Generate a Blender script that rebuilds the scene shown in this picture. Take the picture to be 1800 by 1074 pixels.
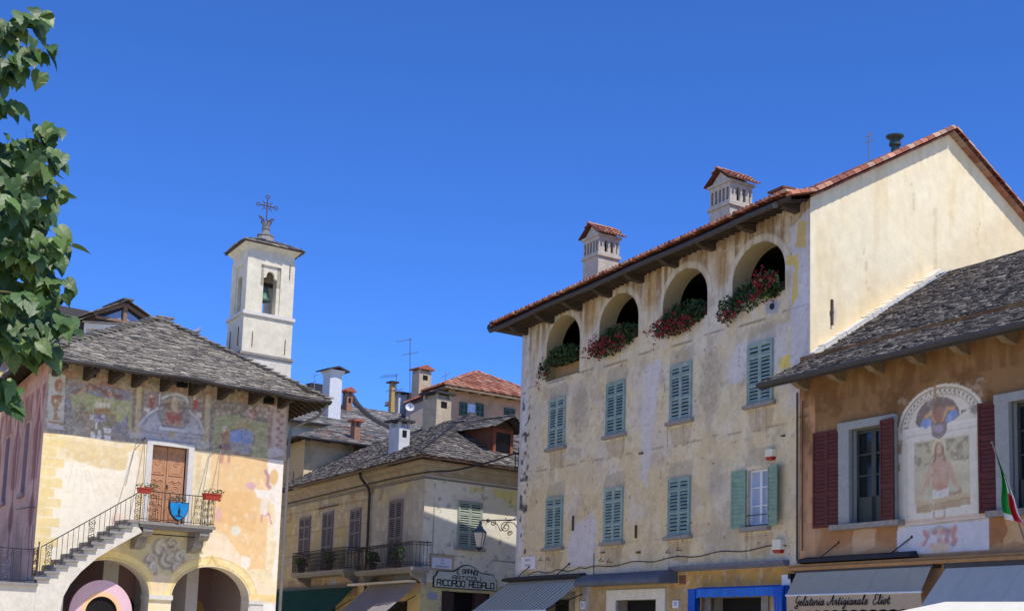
import bpy, math, random
import numpy as np
from math import radians, sin, cos, tan, pi, sqrt, atan2
from mathutils import Vector, Matrix

for o in list(bpy.data.objects): bpy.data.objects.remove(o)
SC = bpy.context.scene
rng = random.Random(7)

# ------------------------------------------------------------------ camera
FPX, CYP = 2544.0, 750.0                    # focal length and principal row of the 1800 px wide photograph
PITCH, ROLL = radians(8.69), radians(1.85)
CAM = Vector((0, 0, 1.6))
FW = Vector((0, cos(PITCH), sin(PITCH)))
_up = Vector((0, -sin(PITCH), cos(PITCH))); _rt = Vector((1, 0, 0))
RT = _rt * cos(ROLL) + _up * sin(ROLL)
UP = _up * cos(ROLL) - _rt * sin(ROLL)
cam = bpy.data.cameras.new('camera'); camo = bpy.data.objects.new('camera', cam)
SC.collection.objects.link(camo); SC.camera = camo
cam.sensor_width = 36; cam.sensor_fit = 'HORIZONTAL'; cam.lens = FPX / 1800 * 36
cam.shift_y = (CYP - 537) / 1800; cam.clip_start = 0.1; cam.clip_end = 4000
m = Matrix.Identity(4)
for i, v in enumerate((RT, UP, -FW)):
    for j in range(3): m[j][i] = v[j]
m.translation = CAM; camo.matrix_world = m

# ------------------------------------------------------------------ sun, sky, exposure
SUN_AZ, SUN_EL = 41.0, 60.5                 # degrees right of straight behind the camera, and above the horizon
SUN_STRENGTH, SKY_STRENGTH, EXPOSURE = 2.5, 0.15, 0.88
sd = Vector((sin(radians(SUN_AZ)) * cos(radians(SUN_EL)), -cos(radians(SUN_AZ)) * cos(radians(SUN_EL)), sin(radians(SUN_EL))))
sl = bpy.data.lights.new('sun', 'SUN'); sl.energy = SUN_STRENGTH; sl.angle = radians(0.5); sl.color = (1.0, 0.95, 0.88)
so = bpy.data.objects.new('sun', sl); SC.collection.objects.link(so)
so.rotation_euler = sd.to_track_quat('Z', 'Y').to_euler(); so.location = (20, -20, 60)
w = bpy.data.worlds.new('World'); SC.world = w; w.use_nodes = True
nt = w.node_tree; sky = nt.nodes.new('ShaderNodeTexSky'); sky.sky_type = 'NISHITA'; sky.sun_disc = False
sky.sun_elevation = radians(SUN_EL); sky.sun_rotation = atan2(sd.x, sd.y); sky.altitude = 3000
sky.air_density = 0.7; sky.dust_density = 0.0; sky.ozone_density = 10.0
bg = nt.nodes['Background']; bg.inputs[1].default_value = SKY_STRENGTH
hs = nt.nodes.new('ShaderNodeHueSaturation'); hs.inputs['Saturation'].default_value = 1.12; hs.inputs['Hue'].default_value = 0.508
nt.links.new(sky.outputs[0], hs.inputs['Color']); nt.links.new(hs.outputs[0], bg.inputs[0])
SC.view_settings.view_transform = 'Standard'; SC.view_settings.look = 'None'
SC.view_settings.exposure = EXPOSURE; SC.view_settings.gamma = 1
SC.cycles.max_bounces = 6; SC.cycles.diffuse_bounces = 4; SC.cycles.glossy_bounces = 3

# ------------------------------------------------------------------ geometry helpers
def ray(px, py): return RT * ((px - 900) / FPX) - UP * ((py - CYP) / FPX) + FW
def at_depth(px, py, dep):
    r = ray(px, py); return CAM + r * (dep / r.y)
class Frame:                                # a wall's own axes: x to the right along it, y into it, z up
    def __init__(s, o, yaw):
        a = radians(yaw); s.d = Vector((sin(a), cos(a), 0)); s.y = Vector((-s.d.y, s.d.x, 0)); s.o = Vector((o[0], o[1], 0))
        s.M = Matrix(((s.d.x, s.y.x, 0, s.o.x), (s.d.y, s.y.y, 0, s.o.y), (0, 0, 1, 0), (0, 0, 0, 1)))
        s.Mi = s.M.inverted()
    def at(s, px, py, y=0.0):               # survey: where a sight line meets the plane y
        r = ray(px, py); o = s.o + s.y * y
        t = (o - CAM).dot(s.y) / r.dot(s.y); p = CAM + r * t
        return (p - s.o).dot(s.d), p.z
    def W(s, x, y, z): return s.o + s.d * x + s.y * y + Vector((0, 0, z))
    def loc(s, p): return s.Mi @ Vector(p)
def lin(c):
    c = np.asarray(c, float) / 255.0
    return np.where(c <= 0.04045, c / 12.92, ((c + 0.055) / 1.055) ** 2.4)
WORLD = Frame((0, 0), 90)

class MB:                                   # collects shapes, becomes ONE mesh
    def __init__(s): s.v = []; s.f = []; s.c = []; s.col = (0.5, 0.5, 0.5); s.smooth = False
    def face(s, pts, col=None):
        n = len(s.v); s.v += [tuple(p) for p in pts]; s.f.append(tuple(range(n, n + len(pts)))); s.c.append(col or s.col)
    def mesh(s, vs, fs, col=None):
        n = len(s.v); s.v += [tuple(p) for p in vs]
        for f in fs: s.f.append(tuple(i + n for i in f)); s.c.append(col or s.col)
    def hexa(s, p, col=None): s.mesh(p, [(0, 3, 2, 1), (4, 5, 6, 7), (0, 1, 5, 4), (1, 2, 6, 5), (2, 3, 7, 6), (3, 0, 4, 7)], col)
    def box(s, x0, x1, y0, y1, z0, z1, col=None):
        s.hexa([(x0, y0, z0), (x1, y0, z0), (x1, y1, z0), (x0, y1, z0), (x0, y0, z1), (x1, y0, z1), (x1, y1, z1), (x0, y1, z1)], col)
    def extr(s, pts, vec, col=None, caps=True):   # planar outline pushed along vec
        n = len(pts); b = [tuple(p) for p in pts]; t = [tuple(Vector(p) + Vector(vec)) for p in pts]
        fs = [(i, (i + 1) % n, n + (i + 1) % n, n + i) for i in range(n)]
        if caps: fs += [tuple(range(n - 1, -1, -1)), tuple(range(n, 2 * n))]
        s.mesh(b + t, fs, col)
    def plate(s, xz, y0, y1, col=None): s.extr([(x, y0, z) for x, z in xz], (0, y1 - y0, 0), col)
    def beam(s, a, b, w, h, col=None, up=(0, 0, 1)):
        a = Vector(a); b = Vector(b); d = (b - a).normalized(); sv = d.cross(Vector(up))
        if sv.length < 1e-4: sv = d.cross(Vector((0, 1, 0)))
        sv.normalize(); uv = sv.cross(d)
        q = []
        for p in (a, b):
            for i, j in ((-1, -1), (1, -1), (1, 1), (-1, 1)): q.append(p + sv * (i * w / 2) + uv * (j * h / 2))
        s.hexa(q, col)
    def tube(s, pts, r, n=6, col=None, closed=False):
        pts = [Vector(p) for p in pts]; N = len(pts); rs = r if isinstance(r, (list, tuple)) else [r] * N
        vs = []; prev = None
        for i, p in enumerate(pts):
            a = pts[(i - 1) % N] if (i or closed) else p; b = pts[(i + 1) % N] if (i < N - 1 or closed) else p
            d = (b - a)
            if d.length < 1e-9: d = Vector((0, 0, 1))
            d.normalize()
            if prev is None: prev = d.cross(Vector((0.3, 0.2, 1)) if abs(d.z) < 0.9 else Vector((1, 0.1, 0)))
            e = prev - d * prev.dot(d)
            if e.length < 1e-6: e = d.orthogonal()
            e.normalize(); prev = e; g = d.cross(e)
            vs += [p + (e * cos(2 * pi * k / n) + g * sin(2 * pi * k / n)) * rs[i] for k in range(n)]
        fs = []
        for i in range(N if closed else N - 1):
            j = (i + 1) % N
            fs += [(i * n + k, i * n + (k + 1) % n, j * n + (k + 1) % n, j * n + k) for k in range(n)]
        if not closed: fs += [tuple(range(n - 1, -1, -1)), tuple(range((N - 1) * n, N * n))]
        s.mesh(vs, fs, col)
    def lathe(s, c, prof, n=14, col=None):
        c = Vector(c); vs = []
        for r, z in prof: vs += [c + Vector((r * cos(2 * pi * k / n), r * sin(2 * pi * k / n), z)) for k in range(n)]
        fs = []
        for i in range(len(prof) - 1): fs += [(i * n + k, i * n + (k + 1) % n, (i + 1) * n + (k + 1) % n, (i + 1) * n + k) for k in range(n)]
        fs += [tuple(range(n - 1, -1, -1)), tuple(range((len(prof) - 1) * n, len(prof) * n))]
        s.mesh(vs, fs, col)
    def ball(s, c, r, n=8, sq=1.0, col=None):
        s.lathe(c, [(max(0.02 * r, r * sin(pi * k / n)), -r * sq * cos(pi * k / n)) for k in range(n + 1)], n + 2, col)

def add_mesh(name, verts, faces, mat, fcol=None, vcol=None, smooth=False):
    me = bpy.data.meshes.new(name); me.from_pydata(verts, [], faces)
    if vcol is not None:
        a = me.color_attributes.new('Col', 'FLOAT_COLOR', 'POINT')
        a.data.foreach_set('color', np.c_[vcol, np.ones(len(vcol))].astype('f').ravel())
    elif fcol is not None:
        a = me.color_attributes.new('Col', 'FLOAT_COLOR', 'CORNER')
        ln = np.array([len(f) for f in faces]); cc = np.repeat(np.array(fcol, float), ln, axis=0)
        a.data.foreach_set('color', np.c_[cc, np.ones(len(cc))].astype('f').ravel())
    if smooth: me.polygons.foreach_set('use_smooth', [True] * len(me.polygons))
    me.materials.append(mat); me.update()
    o = bpy.data.objects.new(name, me); SC.collection.objects.link(o); return o

class Thing:                                # an Empty at the thing's base that parents its parts
    def __init__(s, name, label, cat, fr=WORLD, at=(0, 0, 0), group=None, kind=None):
        s.fr = fr; s.a = Vector(at); o = bpy.data.objects.new(name, None); SC.collection.objects.link(o)
        o.empty_display_size = 0.3; o.matrix_world = fr.M @ Matrix.Translation(s.a); s.ob = o
        o['label'] = label; o['category'] = cat
        if group: o['group'] = group
        if kind: o['kind'] = kind
    def part(s, name, mb, mat, parent=None, label=None, smooth=False):
        if isinstance(mb, MB): o = add_mesh(name, [Vector(p) - s.a for p in mb.v], mb.f, mat, fcol=mb.c, smooth=smooth or mb.smooth)
        else:
            v, f, c = mb; o = add_mesh(name, [tuple(p) for p in (np.asarray(v) - np.array(s.a))], f, mat, vcol=c, smooth=smooth)
        o.parent = parent or s.ob
        if label: o['label'] = label
        return o
def single(name, mb, mat, label, cat, fr=WORLD, at=(0, 0, 0), group=None, kind=None):
    a = Vector(at)
    o = add_mesh(name, [Vector(p) - a for p in mb.v], mb.f, mat, fcol=mb.c, smooth=mb.smooth)
    o.matrix_world = fr.M @ Matrix.Translation(a)
    if label: o['label'] = label
    if cat: o['category'] = cat
    if group: o['group'] = group
    if kind: o['kind'] = kind
    return o
def copy_thing(root, M, label):
    r = root.copy(); SC.collection.objects.link(r); r.matrix_world = M; r['label'] = label
    for ch in list(root.children):
        c = ch.copy(); SC.collection.objects.link(c); c.parent = r
        for g in list(ch.children):
            d = g.copy(); SC.collection.objects.link(d); d.parent = c
    return r

# ------------------------------------------------------------------ materials (all node based)
def N(mat, t, **kw):
    n = mat.node_tree.nodes.new(t)
    for k, v in kw.items(): setattr(n, k, v)
    return n
def mat(name, rgb=None, rough=0.85, nscale=8.0, namt=0.25, bump=0.15, bscale=None, metal=0.0, stretch=(1, 1, 1), spec=0.3, vcol=False, trans=0.0, ndetail=6):
    m = bpy.data.materials.new(name); m.use_nodes = True; b = m.node_tree.nodes['Principled BSDF']; L = m.node_tree.links.new
    tc = N(m, 'ShaderNodeTexCoord'); mp = N(m, 'ShaderNodeMapping'); mp.inputs['Scale'].default_value = stretch
    L(tc.outputs['Object'], mp.inputs['Vector'])
    nz = N(m, 'ShaderNodeTexNoise'); nz.inputs['Scale'].default_value = nscale; nz.inputs['Detail'].default_value = ndetail; nz.inputs['Roughness'].default_value = 0.65
    L(mp.outputs[0], nz.inputs['Vector'])
    mr = N(m, 'ShaderNodeMapRange'); mr.inputs['From Min'].default_value = 0.25; mr.inputs['From Max'].default_value = 0.75
    mr.inputs['To Min'].default_value = 1 - namt; mr.inputs['To Max'].default_value = 1 + namt
    L(nz.outputs['Fac'], mr.inputs['Value'])
    mx = N(m, 'ShaderNodeMix', data_type='RGBA', blend_type='MULTIPLY'); mx.inputs[0].default_value = 1
    if vcol:
        at = N(m, 'ShaderNodeAttribute', attribute_name='Col'); L(at.outputs['Color'], mx.inputs[6])
    else: mx.inputs[6].default_value = (*lin(rgb), 1)
    L(mr.outputs[0], mx.inputs[7]); L(mx.outputs[2], b.inputs['Base Color'])
    b.inputs['Roughness'].default_value = rough; b.inputs['Metallic'].default_value = metal; b.inputs['Specular IOR Level'].default_value = spec
    if bump:
        n2 = N(m, 'ShaderNodeTexNoise'); n2.inputs['Scale'].default_value = bscale or nscale * 3; n2.inputs['Detail'].default_value = 5
        L(mp.outputs[0], n2.inputs['Vector']); bp = N(m, 'ShaderNodeBump'); bp.inputs['Strength'].default_value = bump; bp.inputs['Distance'].default_value = 0.03
        L(n2.outputs['Fac'], bp.inputs['Height']); L(bp.outputs[0], b.inputs['Normal'])
    if trans:
        tr = N(m, 'ShaderNodeBsdfTranslucent'); ms = N(m, 'ShaderNodeMixShader'); ms.inputs[0].default_value = trans
        L(mx.outputs[2], tr.inputs['Color']); out = m.node_tree.nodes['Material Output']
        L(b.outputs[0], ms.inputs[1]); L(tr.outputs[0], ms.inputs[2]); L(ms.outputs[0], out.inputs['Surface'])
    return m
PLASTER = mat('painted plaster', rough=0.92, nscale=3.0, namt=0.10, bump=0.22, bscale=11, vcol=True, spec=0.15)
SLATE = mat('stone slabs', rough=0.85, nscale=9, namt=0.22, bump=0.4, bscale=30, vcol=True, spec=0.25)
TILE = mat('clay tiles', rough=0.85, nscale=12, namt=0.30, bump=0.3, bscale=40, vcol=True, spec=0.2)
VC = mat('painted surfaces', rough=0.75, nscale=10, namt=0.15, bump=0.1, vcol=True)
TIMBER = mat('weathered dark timber', (66, 56, 47), 0.85, 5, 0.4, 0.3, 20, stretch=(1, 1, 1))
TIMBER2 = mat('pale weathered timber', (122, 106, 84), 0.85, 5, 0.4, 0.3, 20)
IRON = mat('wrought iron', (48, 46, 48), 0.6, 20, 0.3, 0.05, metal=0.3)
RUSTY = mat('rusty iron', (92, 70, 58), 0.8, 25, 0.4, 0.1)
GUTTER = mat('dark painted gutter', (58, 54, 52), 0.5, 4, 0.25, 0.03)
PIPE = mat('grey zinc pipe', (120, 114, 108), 0.5, 4, 0.25, 0.03, metal=0.2)
STONE = mat('grey stone', (140, 134, 126), 0.9, 7, 0.3, 0.4, 30)
WHITESTONE = mat('pale stone frame', (214, 208, 196), 0.85, 6, 0.12, 0.2, 25)
LIME = mat('lime wash', (215, 208, 190), 0.92, 4, 0.15, 0.4, 12)
GREENSH = mat('grey green louvre paint', (136, 156, 148), 0.7, 5, 0.22, 0.08, 25, spec=0.25)
GREENS = [GREENSH] + [mat('faded grey green louvre paint', c_, 0.75, 4, 0.28, 0.1, 25, spec=0.2) for c_ in ((144, 162, 152), (130, 152, 146), (140, 156, 150))]
GREENLT = mat('sage louvre paint', (126, 152, 132), 0.7, 5, 0.22, 0.08, 25, spec=0.25)
GREYSH = mat('grey brown louvre paint', (128, 120, 116), 0.75, 6, 0.2, 0.08, 25)
GREYGRN = mat('pale grey green louvre paint', (152, 160, 144), 0.75, 6, 0.2, 0.08, 25)
DKGREEN = mat('dark green louvre paint', (58, 82, 74), 0.7, 6, 0.2, 0.08, 25)
MAROON = mat('maroon louvre paint', (84, 38, 32), 0.6, 6, 0.3, 0.08, 25)
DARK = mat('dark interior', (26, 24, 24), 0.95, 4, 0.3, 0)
WOODDOOR = mat('carved walnut door', (192, 142, 104), 0.6, 4, 0.25, 0.15, 30, stretch=(6, 6, 1))
WHITEP = mat('white paint', (205, 208, 212), 0.5, 6, 0.06, 0.03)
BROWNWD = mat('brown window timber', (120, 78, 58), 0.7, 6, 0.3, 0.1)
CLOTH = mat('awning cloth', rough=0.9, nscale=3, namt=0.08, bump=0.15, bscale=120, vcol=True, spec=0.1, trans=0.2)
INK = mat('dark lettering', (40, 38, 42), 0.8, 8, 0.1, 0)
def glass(name, rgb=(20, 24, 28), rough=0.06):
    m = mat(name, rgb, rough, 1.2, 0.3, 0.03, 1.5, spec=0.6); return m
GLASS = glass('window glass')
CURT = glass('curtained glass', (150, 165, 190), 0.25)

# ------------------------------------------------------------------ procedural noise and the wall painter
def _hash(ix, iz, seed):
    h = (ix.astype(np.int64) * 374761393 + iz.astype(np.int64) * 668265263 + seed * 974634777) & 0x7fffffff
    h = ((h ^ (h >> 13)) * 1274126177) & 0x7fffffff
    return ((h ^ (h >> 16)) & 0xffff) / 65535.0
def vnoise(x, z, seed):
    ix = np.floor(x); iz = np.floor(z); fx = x - ix; fz = z - iz; fx = fx * fx * (3 - 2 * fx); fz = fz * fz * (3 - 2 * fz)
    a = _hash(ix, iz, seed); b = _hash(ix + 1, iz, seed); c = _hash(ix, iz + 1, seed); d = _hash(ix + 1, iz + 1, seed)
    return (a * (1 - fx) + b * fx) * (1 - fz) + (c * (1 - fx) + d * fx) * fz
def fbm(x, z, sc, seed=1, octv=5):
    t = 0; amp = 0.5; s = 0
    for k in range(octv):
        t = t + amp * vnoise(x * sc, z * sc, seed + k * 17); s += amp; amp *= 0.55; sc *= 2.03
    return t / s
def sstep(v, a, b): t = np.clip((v - a) / (b - a), 0, 1); return t * t * (3 - 2 * t)
class Paint:                                # pigments laid on a wall, in the wall's own metres
    def __init__(s, fr, x, z, base):
        s.fr = fr; s.x = x; s.z = z; s.c = np.tile(lin(base), (len(x), 1))
        s.wx = x + 0.07 * (fbm(x, z, 4, 91) - 0.5); s.wz = z + 0.07 * (fbm(x, z, 4, 57) - 0.5)
        s.wear = fbm(x, z, 6, 33)
    def A(s, p): return s.fr.at(*p)
    def mix(s, col, a):
        a = np.clip(np.asarray(a, float), 0, 1)[:, None]; s.c = s.c * (1 - a) + lin(col) * a
    def blot(s, col, sc, lo, hi, seed, amt=1.0, mask=None, sx=1.0, sz=1.0):
        a = sstep(fbm(s.x * sx, s.z * sz, sc, seed), lo, hi) * amt
        s.mix(col, a if mask is None else a * mask)
    def inpoly(s, pts, warp=1.0):
        x = s.x + (s.wx - s.x) * warp; z = s.z + (s.wz - s.z) * warp
        r = np.zeros(len(x), bool); n = len(pts)
        for i in range(n):
            x0, z0 = pts[i]; x1, z1 = pts[(i + 1) % n]
            c = (z0 > z) != (z1 > z)
            with np.errstate(divide='ignore', invalid='ignore'): r ^= c & (x < (x1 - x0) * (z - z0) / (z1 - z0 + 1e-12) + x0)
        return r
    def poly(s, col, px, a=1.0, warp=1.0, wear=0.0, m=False):
        pts = px if m else [s.A(p) for p in px]
        k = s.inpoly(pts, warp) * a
        if wear: k = k * sstep(s.wear, wear - 0.12, wear + 0.12)
        s.mix(col, k)
    def ell(s, col, c, rx, ry, a=1.0, soft=0.25, warp=1.0, m=False):   # centre and radii in photo pixels unless m
        if not m:
            x0, z0 = s.A((c[0] - rx, c[1])); x1, z1 = s.A((c[0] + rx, c[1])); _, zt = s.A((c[0], c[1] - ry)); _, zb = s.A((c[0], c[1] + ry))
            cx, cz, rx, ry = (x0 + x1) / 2, (zt + zb) / 2, abs(x1 - x0) / 2, abs(zt - zb) / 2
        else: cx, cz = c
        x = s.x + (s.wx - s.x) * warp; z = s.z + (s.wz - s.z) * warp
        d = np.sqrt(((x - cx) / rx) ** 2 + ((z - cz) / ry) ** 2); s.mix(col, a * (1 - sstep(d, 1 - soft, 1 + soft)))
    def stroke(s, col, px, wd, a=1.0, warp=0.3, m=False):
        pts = px if m else [s.A(p) for p in px]
        x = s.x + (s.wx - s.x) * warp; z = s.z + (s.wz - s.z) * warp; best = np.full(len(x), 9.0)
        for (x0, z0), (x1, z1) in zip(pts, pts[1:]):
            dx, dz = x1 - x0, z1 - z0; t = np.clip(((x - x0) * dx + (z - z0) * dz) / (dx * dx + dz * dz + 1e-9), 0, 1)
            best = np.minimum(best, np.hypot(x - x0 - t * dx, z - z0 - t * dz))
        s.mix(col, a * (1 - sstep(best, wd * 0.35, wd * 0.65)))
def wall(x0, x1, z0, z1, step, holes, paint, fr, base, top=None, y=0.0):
    """fine sheet with openings; holes: (xa,xb,za,zb) or (xa,xb,za,zspring,rise) for an arch"""
    def lines(a, b, extra):
        g = list(np.linspace(a, b, max(2, int(round((b - a) / step)) + 1)))
        for e in extra:
            if a < e < b:
                i = int(np.argmin([abs(t - e) for t in g]))
                if 0 < i < len(g) - 1 and abs(g[i] - e) < step * 0.6: g[i] = e
                else: g.append(e)
        return np.array(sorted(set(g)))
    X = lines(x0, x1, [e for h in holes for e in h[:2]])
    Z = lines(z0, z1, [e for h in holes for e in ((h[2], h[3]) if len(h) == 4 else (h[2],))])
    nx, nz = len(X), len(Z); gx, gz = np.meshgrid(X, Z); x = gx.ravel().copy(); z = gz.ravel().copy()
    cx, cz = np.meshgrid((X[1:] + X[:-1]) / 2, (Z[1:] + Z[:-1]) / 2)
    def inside(h, x, z):
        xa, xb = h[:2]
        if len(h) == 4: return (x > xa + 1e-6) & (x < xb - 1e-6) & (z > h[2] + 1e-6) & (z < h[3] - 1e-6)
        c = (xa + xb) / 2; r = (xb - xa) / 2
        return (abs(x - c) < r - 1e-6) & (z > h[2] + 1e-6) & ((z < h[3]) | (((x - c) / r) ** 2 + ((z - h[3]) / h[4]) ** 2 < 1))
    keep = np.ones(cx.shape, bool)
    for h in holes: keep &= ~inside(h, cx, cz)
    if top is not None: keep &= cz < np.vectorize(top)(cx)
    idx = np.arange(nx * nz).reshape(nz, nx)
    q = np.stack([idx[:-1, :-1], idx[:-1, 1:], idx[1:, 1:], idx[1:, :-1]], -1)
    kq = q[keep]; rq = q[~keep]
    border = np.intersect1d(kq.ravel(), rq.ravel())
    for h in holes:
        if len(h) == 5:
            c = (h[0] + h[1]) / 2; r = (h[1] - h[0]) / 2
            for i in border:
                if z[i] > h[3] - 1e-6 and h[0] - step < x[i] < h[1] + step and z[i] < h[3] + h[4] + step:
                    a, b = (x[i] - c) / r, (z[i] - h[3]) / h[4]; d = sqrt(a * a + b * b)
                    if d > 0.3: x[i] = c + a / d * r; z[i] = h[3] + b / d * h[4]
    if top is not None:
        for i in border:
            t = top(x[i])
            if abs(z[i] - t) < step * 1.5: z[i] = t
    P = Paint(fr, x, z, base); paint(P)
    used = np.unique(kq); mp = -np.ones(nx * nz, int); mp[used] = np.arange(len(used))
    v = np.c_[x[used], np.full(len(used), y), z[used]]
    return v, [tuple(int(k) for k in r) for r in mp[kq]], np.clip(P.c[used], 0.005, 0.95)
def arch_pts(h, n=20):
    if len(h) == 4: return [(h[0], h[2]), (h[0], h[3]), (h[1], h[3]), (h[1], h[2])]
    c = (h[0] + h[1]) / 2; r = (h[1] - h[0]) / 2
    return [(h[0], h[2])] + [(c - r * cos(pi * k / n), h[3] + h[4] * sin(pi * k / n)) for k in range(n + 1)] + [(h[1], h[2])]
def reveal(mb, h, y0, y1, col, sill=True):
    p = arch_pts(h)
    for a, b in zip(p, p[1:]): mb.face([(a[0], y0, a[1]), (b[0], y0, b[1]), (b[0], y1, b[1]), (a[0], y1, a[1])], col)
    if sill: a, b = p[0], p[-1]; mb.face([(a[0], y0, a[1]), (a[0], y1, a[1]), (b[0], y1, b[1]), (b[0], y0, b[1])], col)

# ------------------------------------------------------------------ roofs
def clip_rows(poly, q):
    xs = []
    n = len(poly)
    for i in range(n):
        (p0, q0), (p1, q1) = poly[i], poly[(i + 1) % n]
        if (q0 > q) != (q1 > q): xs.append(p0 + (q - q0) / (q1 - q0) * (p1 - p0))
    return (min(xs), max(xs)) if len(xs) >= 2 else None
GREYS = [(128, 122, 112), (140, 133, 121), (114, 109, 103), (150, 142, 128), (104, 99, 94), (156, 148, 134), (132, 124, 110), (120, 115, 110)]
def slate_face(mb, poly3, seed, row=0.17, th=0.035, wmin=0.25, wmax=0.6, pal=GREYS, sag=0.0):
    """laps rows of stone slabs over one roof slope; poly3[0]->poly3[1] is its eave"""
    r = random.Random(seed); P = [Vector(p) for p in poly3]; e = (P[1] - P[0]).normalized()
    nrm = (P[1] - P[0]).cross(P[2] - P[0]).normalized()
    if nrm.z < 0: nrm = -nrm
    s = nrm.cross(e).normalized()
    if s.z < 0: s = -s
    mb.face(P, tuple(lin((60, 56, 52))))
    q2 = [((p - P[0]).dot(e), (p - P[0]).dot(s)) for p in P]; qmax = max(b for a, b in q2)
    q = -0.05; k = 0
    while q < qmax - 0.03:
        rr = row * r.uniform(0.8, 1.2); iv = clip_rows(q2, min(max(q + rr * 0.6, 0.02), qmax - 0.01))
        if iv:
            p = iv[0] - r.uniform(0, 0.15)
            while p < iv[1]:
                wd = r.uniform(wmin, wmax); a0, a1 = max(p, iv[0] - 0.03), min(p + wd - 0.012, iv[1] + 0.03); p += wd
                if a1 - a0 < 0.05: continue
                t = th * r.uniform(0.6, 1.5); lift = r.uniform(0.008, 0.03); j0, j1 = r.uniform(-.03, .03), r.uniform(-.03, .03)
                top = min(q + rr * 1.5, qmax + 0.05)
                def pt(a, b, h): return P[0] + e * a + s * b + nrm * h
                c = np.clip(lin(r.choice(pal)) * r.uniform(0.82, 1.18), 0, 1)
                if r.random() < 0.04: c = np.clip(c * 1.4, 0, 1)
                cw = r.uniform(-0.02, 0.02)
                mb.hexa([pt(a0, q + j0, lift), pt(a1, q + j1, lift + cw), pt(a1 - .01, top, 0.0), pt(a0 + .01, top, 0.0),
                         pt(a0, q + j0, lift + t), pt(a1, q + j1, lift + t + cw), pt(a1 - .01, top, t * .8), pt(a0 + .01, top, t * .8)], tuple(c))
        q += rr; k += 1
CLAYS = [(160, 100, 78), (172, 114, 90), (144, 88, 70), (182, 132, 106), (130, 82, 66), (166, 120, 98), (150, 102, 84), (174, 140, 116)]
def tile_face(mb, poly3, seed, pitch=0.2, row=0.36, R=0.085, pal=CLAYS):
    r = random.Random(seed); P = [Vector(p) for p in poly3]; e = (P[1] - P[0]).normalized()
    nrm = (P[1] - P[0]).cross(P[2] - P[0]).normalized()
    if nrm.z < 0: nrm = -nrm
    s = nrm.cross(e).normalized()
    if s.z < 0: s = -s
    mb.face(P, tuple(lin((110, 66, 50))))
    q2 = [((p - P[0]).dot(e), (p - P[0]).dot(s)) for p in P]; qmax = max(b for a, b in q2); q = -0.06
    while q < qmax - 0.05:
        iv = clip_rows(q2, min(max(q + row * 0.5, 0.02), qmax - 0.01))
        if iv:
            p = math.ceil(iv[0] / pitch) * pitch
            while p <= iv[1]:
                c = tuple(np.clip(lin(r.choice(pal)) * r.uniform(0.75, 1.25), 0, 1)); jx = r.uniform(-.012, .012); n = 4; top = min(q + row * 1.12, qmax + 0.05)
                for (b, rad, h) in ((0, 0, 0),): pass
                ring = []
                for b, rad, h in ((q + r.uniform(-.02, .02), R, 0.045), (top, R * 0.82, 0.0)):
                    ring.append([P[0] + e * (p + jx - rad * cos(pi * k / n)) + s * b + nrm * (h + rad * sin(pi * k / n)) for k in range(n + 1)])
                mb.mesh(ring[0] + ring[1], [(k, k + 1, n + 2 + k, n + 1 + k) for k in range(n)] + [tuple(range(n, -1, -1))], c)
                p += pitch
        q += row
def ridge_tiles(mb, a, b, seed, R=0.12, step=0.38, pal=CLAYS):
    r = random.Random(seed); a = Vector(a); b = Vector(b); d = (b - a); L = d.length; d.normalize(); sv = d.cross(Vector((0, 0, 1))).normalized(); up = sv.cross(d)
    k = 0
    while k * step < L:
        p0, p1 = a + d * (k * step - 0.03), a + d * min(L, (k + 1) * step + 0.04); c = tuple(np.clip(lin(r.choice(pal)) * r.uniform(.75, 1.25), 0, 1))
        ring = [[p + (sv * cos(pi * i / 5) + up * sin(pi * i / 5)) * rad for i in range(6)] for p, rad in ((p0, R * 1.08), (p1, R * .92))]
        mb.mesh(ring[0] + ring[1], [(i, i + 1, 7 + i, 6 + i) for i in range(5)] + [tuple(range(6))], c); k += 1

# ------------------------------------------------------------------ joinery and lettering
def leaf_mb(mb, x0, x1, z0, z1, y, pitch=0.085, th=0.035, rails=(0.0, 0.36, 0.80), back=True):
    st = 0.06
    mb.box(x0, x0 + st, y, y + th, z0, z1); mb.box(x1 - st, x1, y, y + th, z0, z1)
    H = z1 - z0; rz = [z0 + H * f for f in rails] + [z1 - 0.07]
    for k in rz: mb.box(x0 + st, x1 - st, y + 0.002, y + th - 0.002, k, k + 0.07)
    for a, b in zip(rz, rz[1:]):
        n = max(1, int((b - a - 0.07) / pitch)); dz = (b - a - 0.07) / n
        for i in range(n):
            zc = a + 0.07 + dz * (i + 0.5)
            mb.hexa([(x0 + st, y + 0.004, zc - dz * .42), (x1 - st, y + 0.004, zc - dz * .42), (x1 - st, y + th, zc + dz * .10), (x0 + st, y + th, zc + dz * .10),
                     (x0 + st, y + 0.004, zc - dz * .26), (x1 - st, y + 0.004, zc - dz * .26), (x1 - st, y + th, zc + dz * .28), (x0 + st, y + th, zc + dz * .28)])
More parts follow.
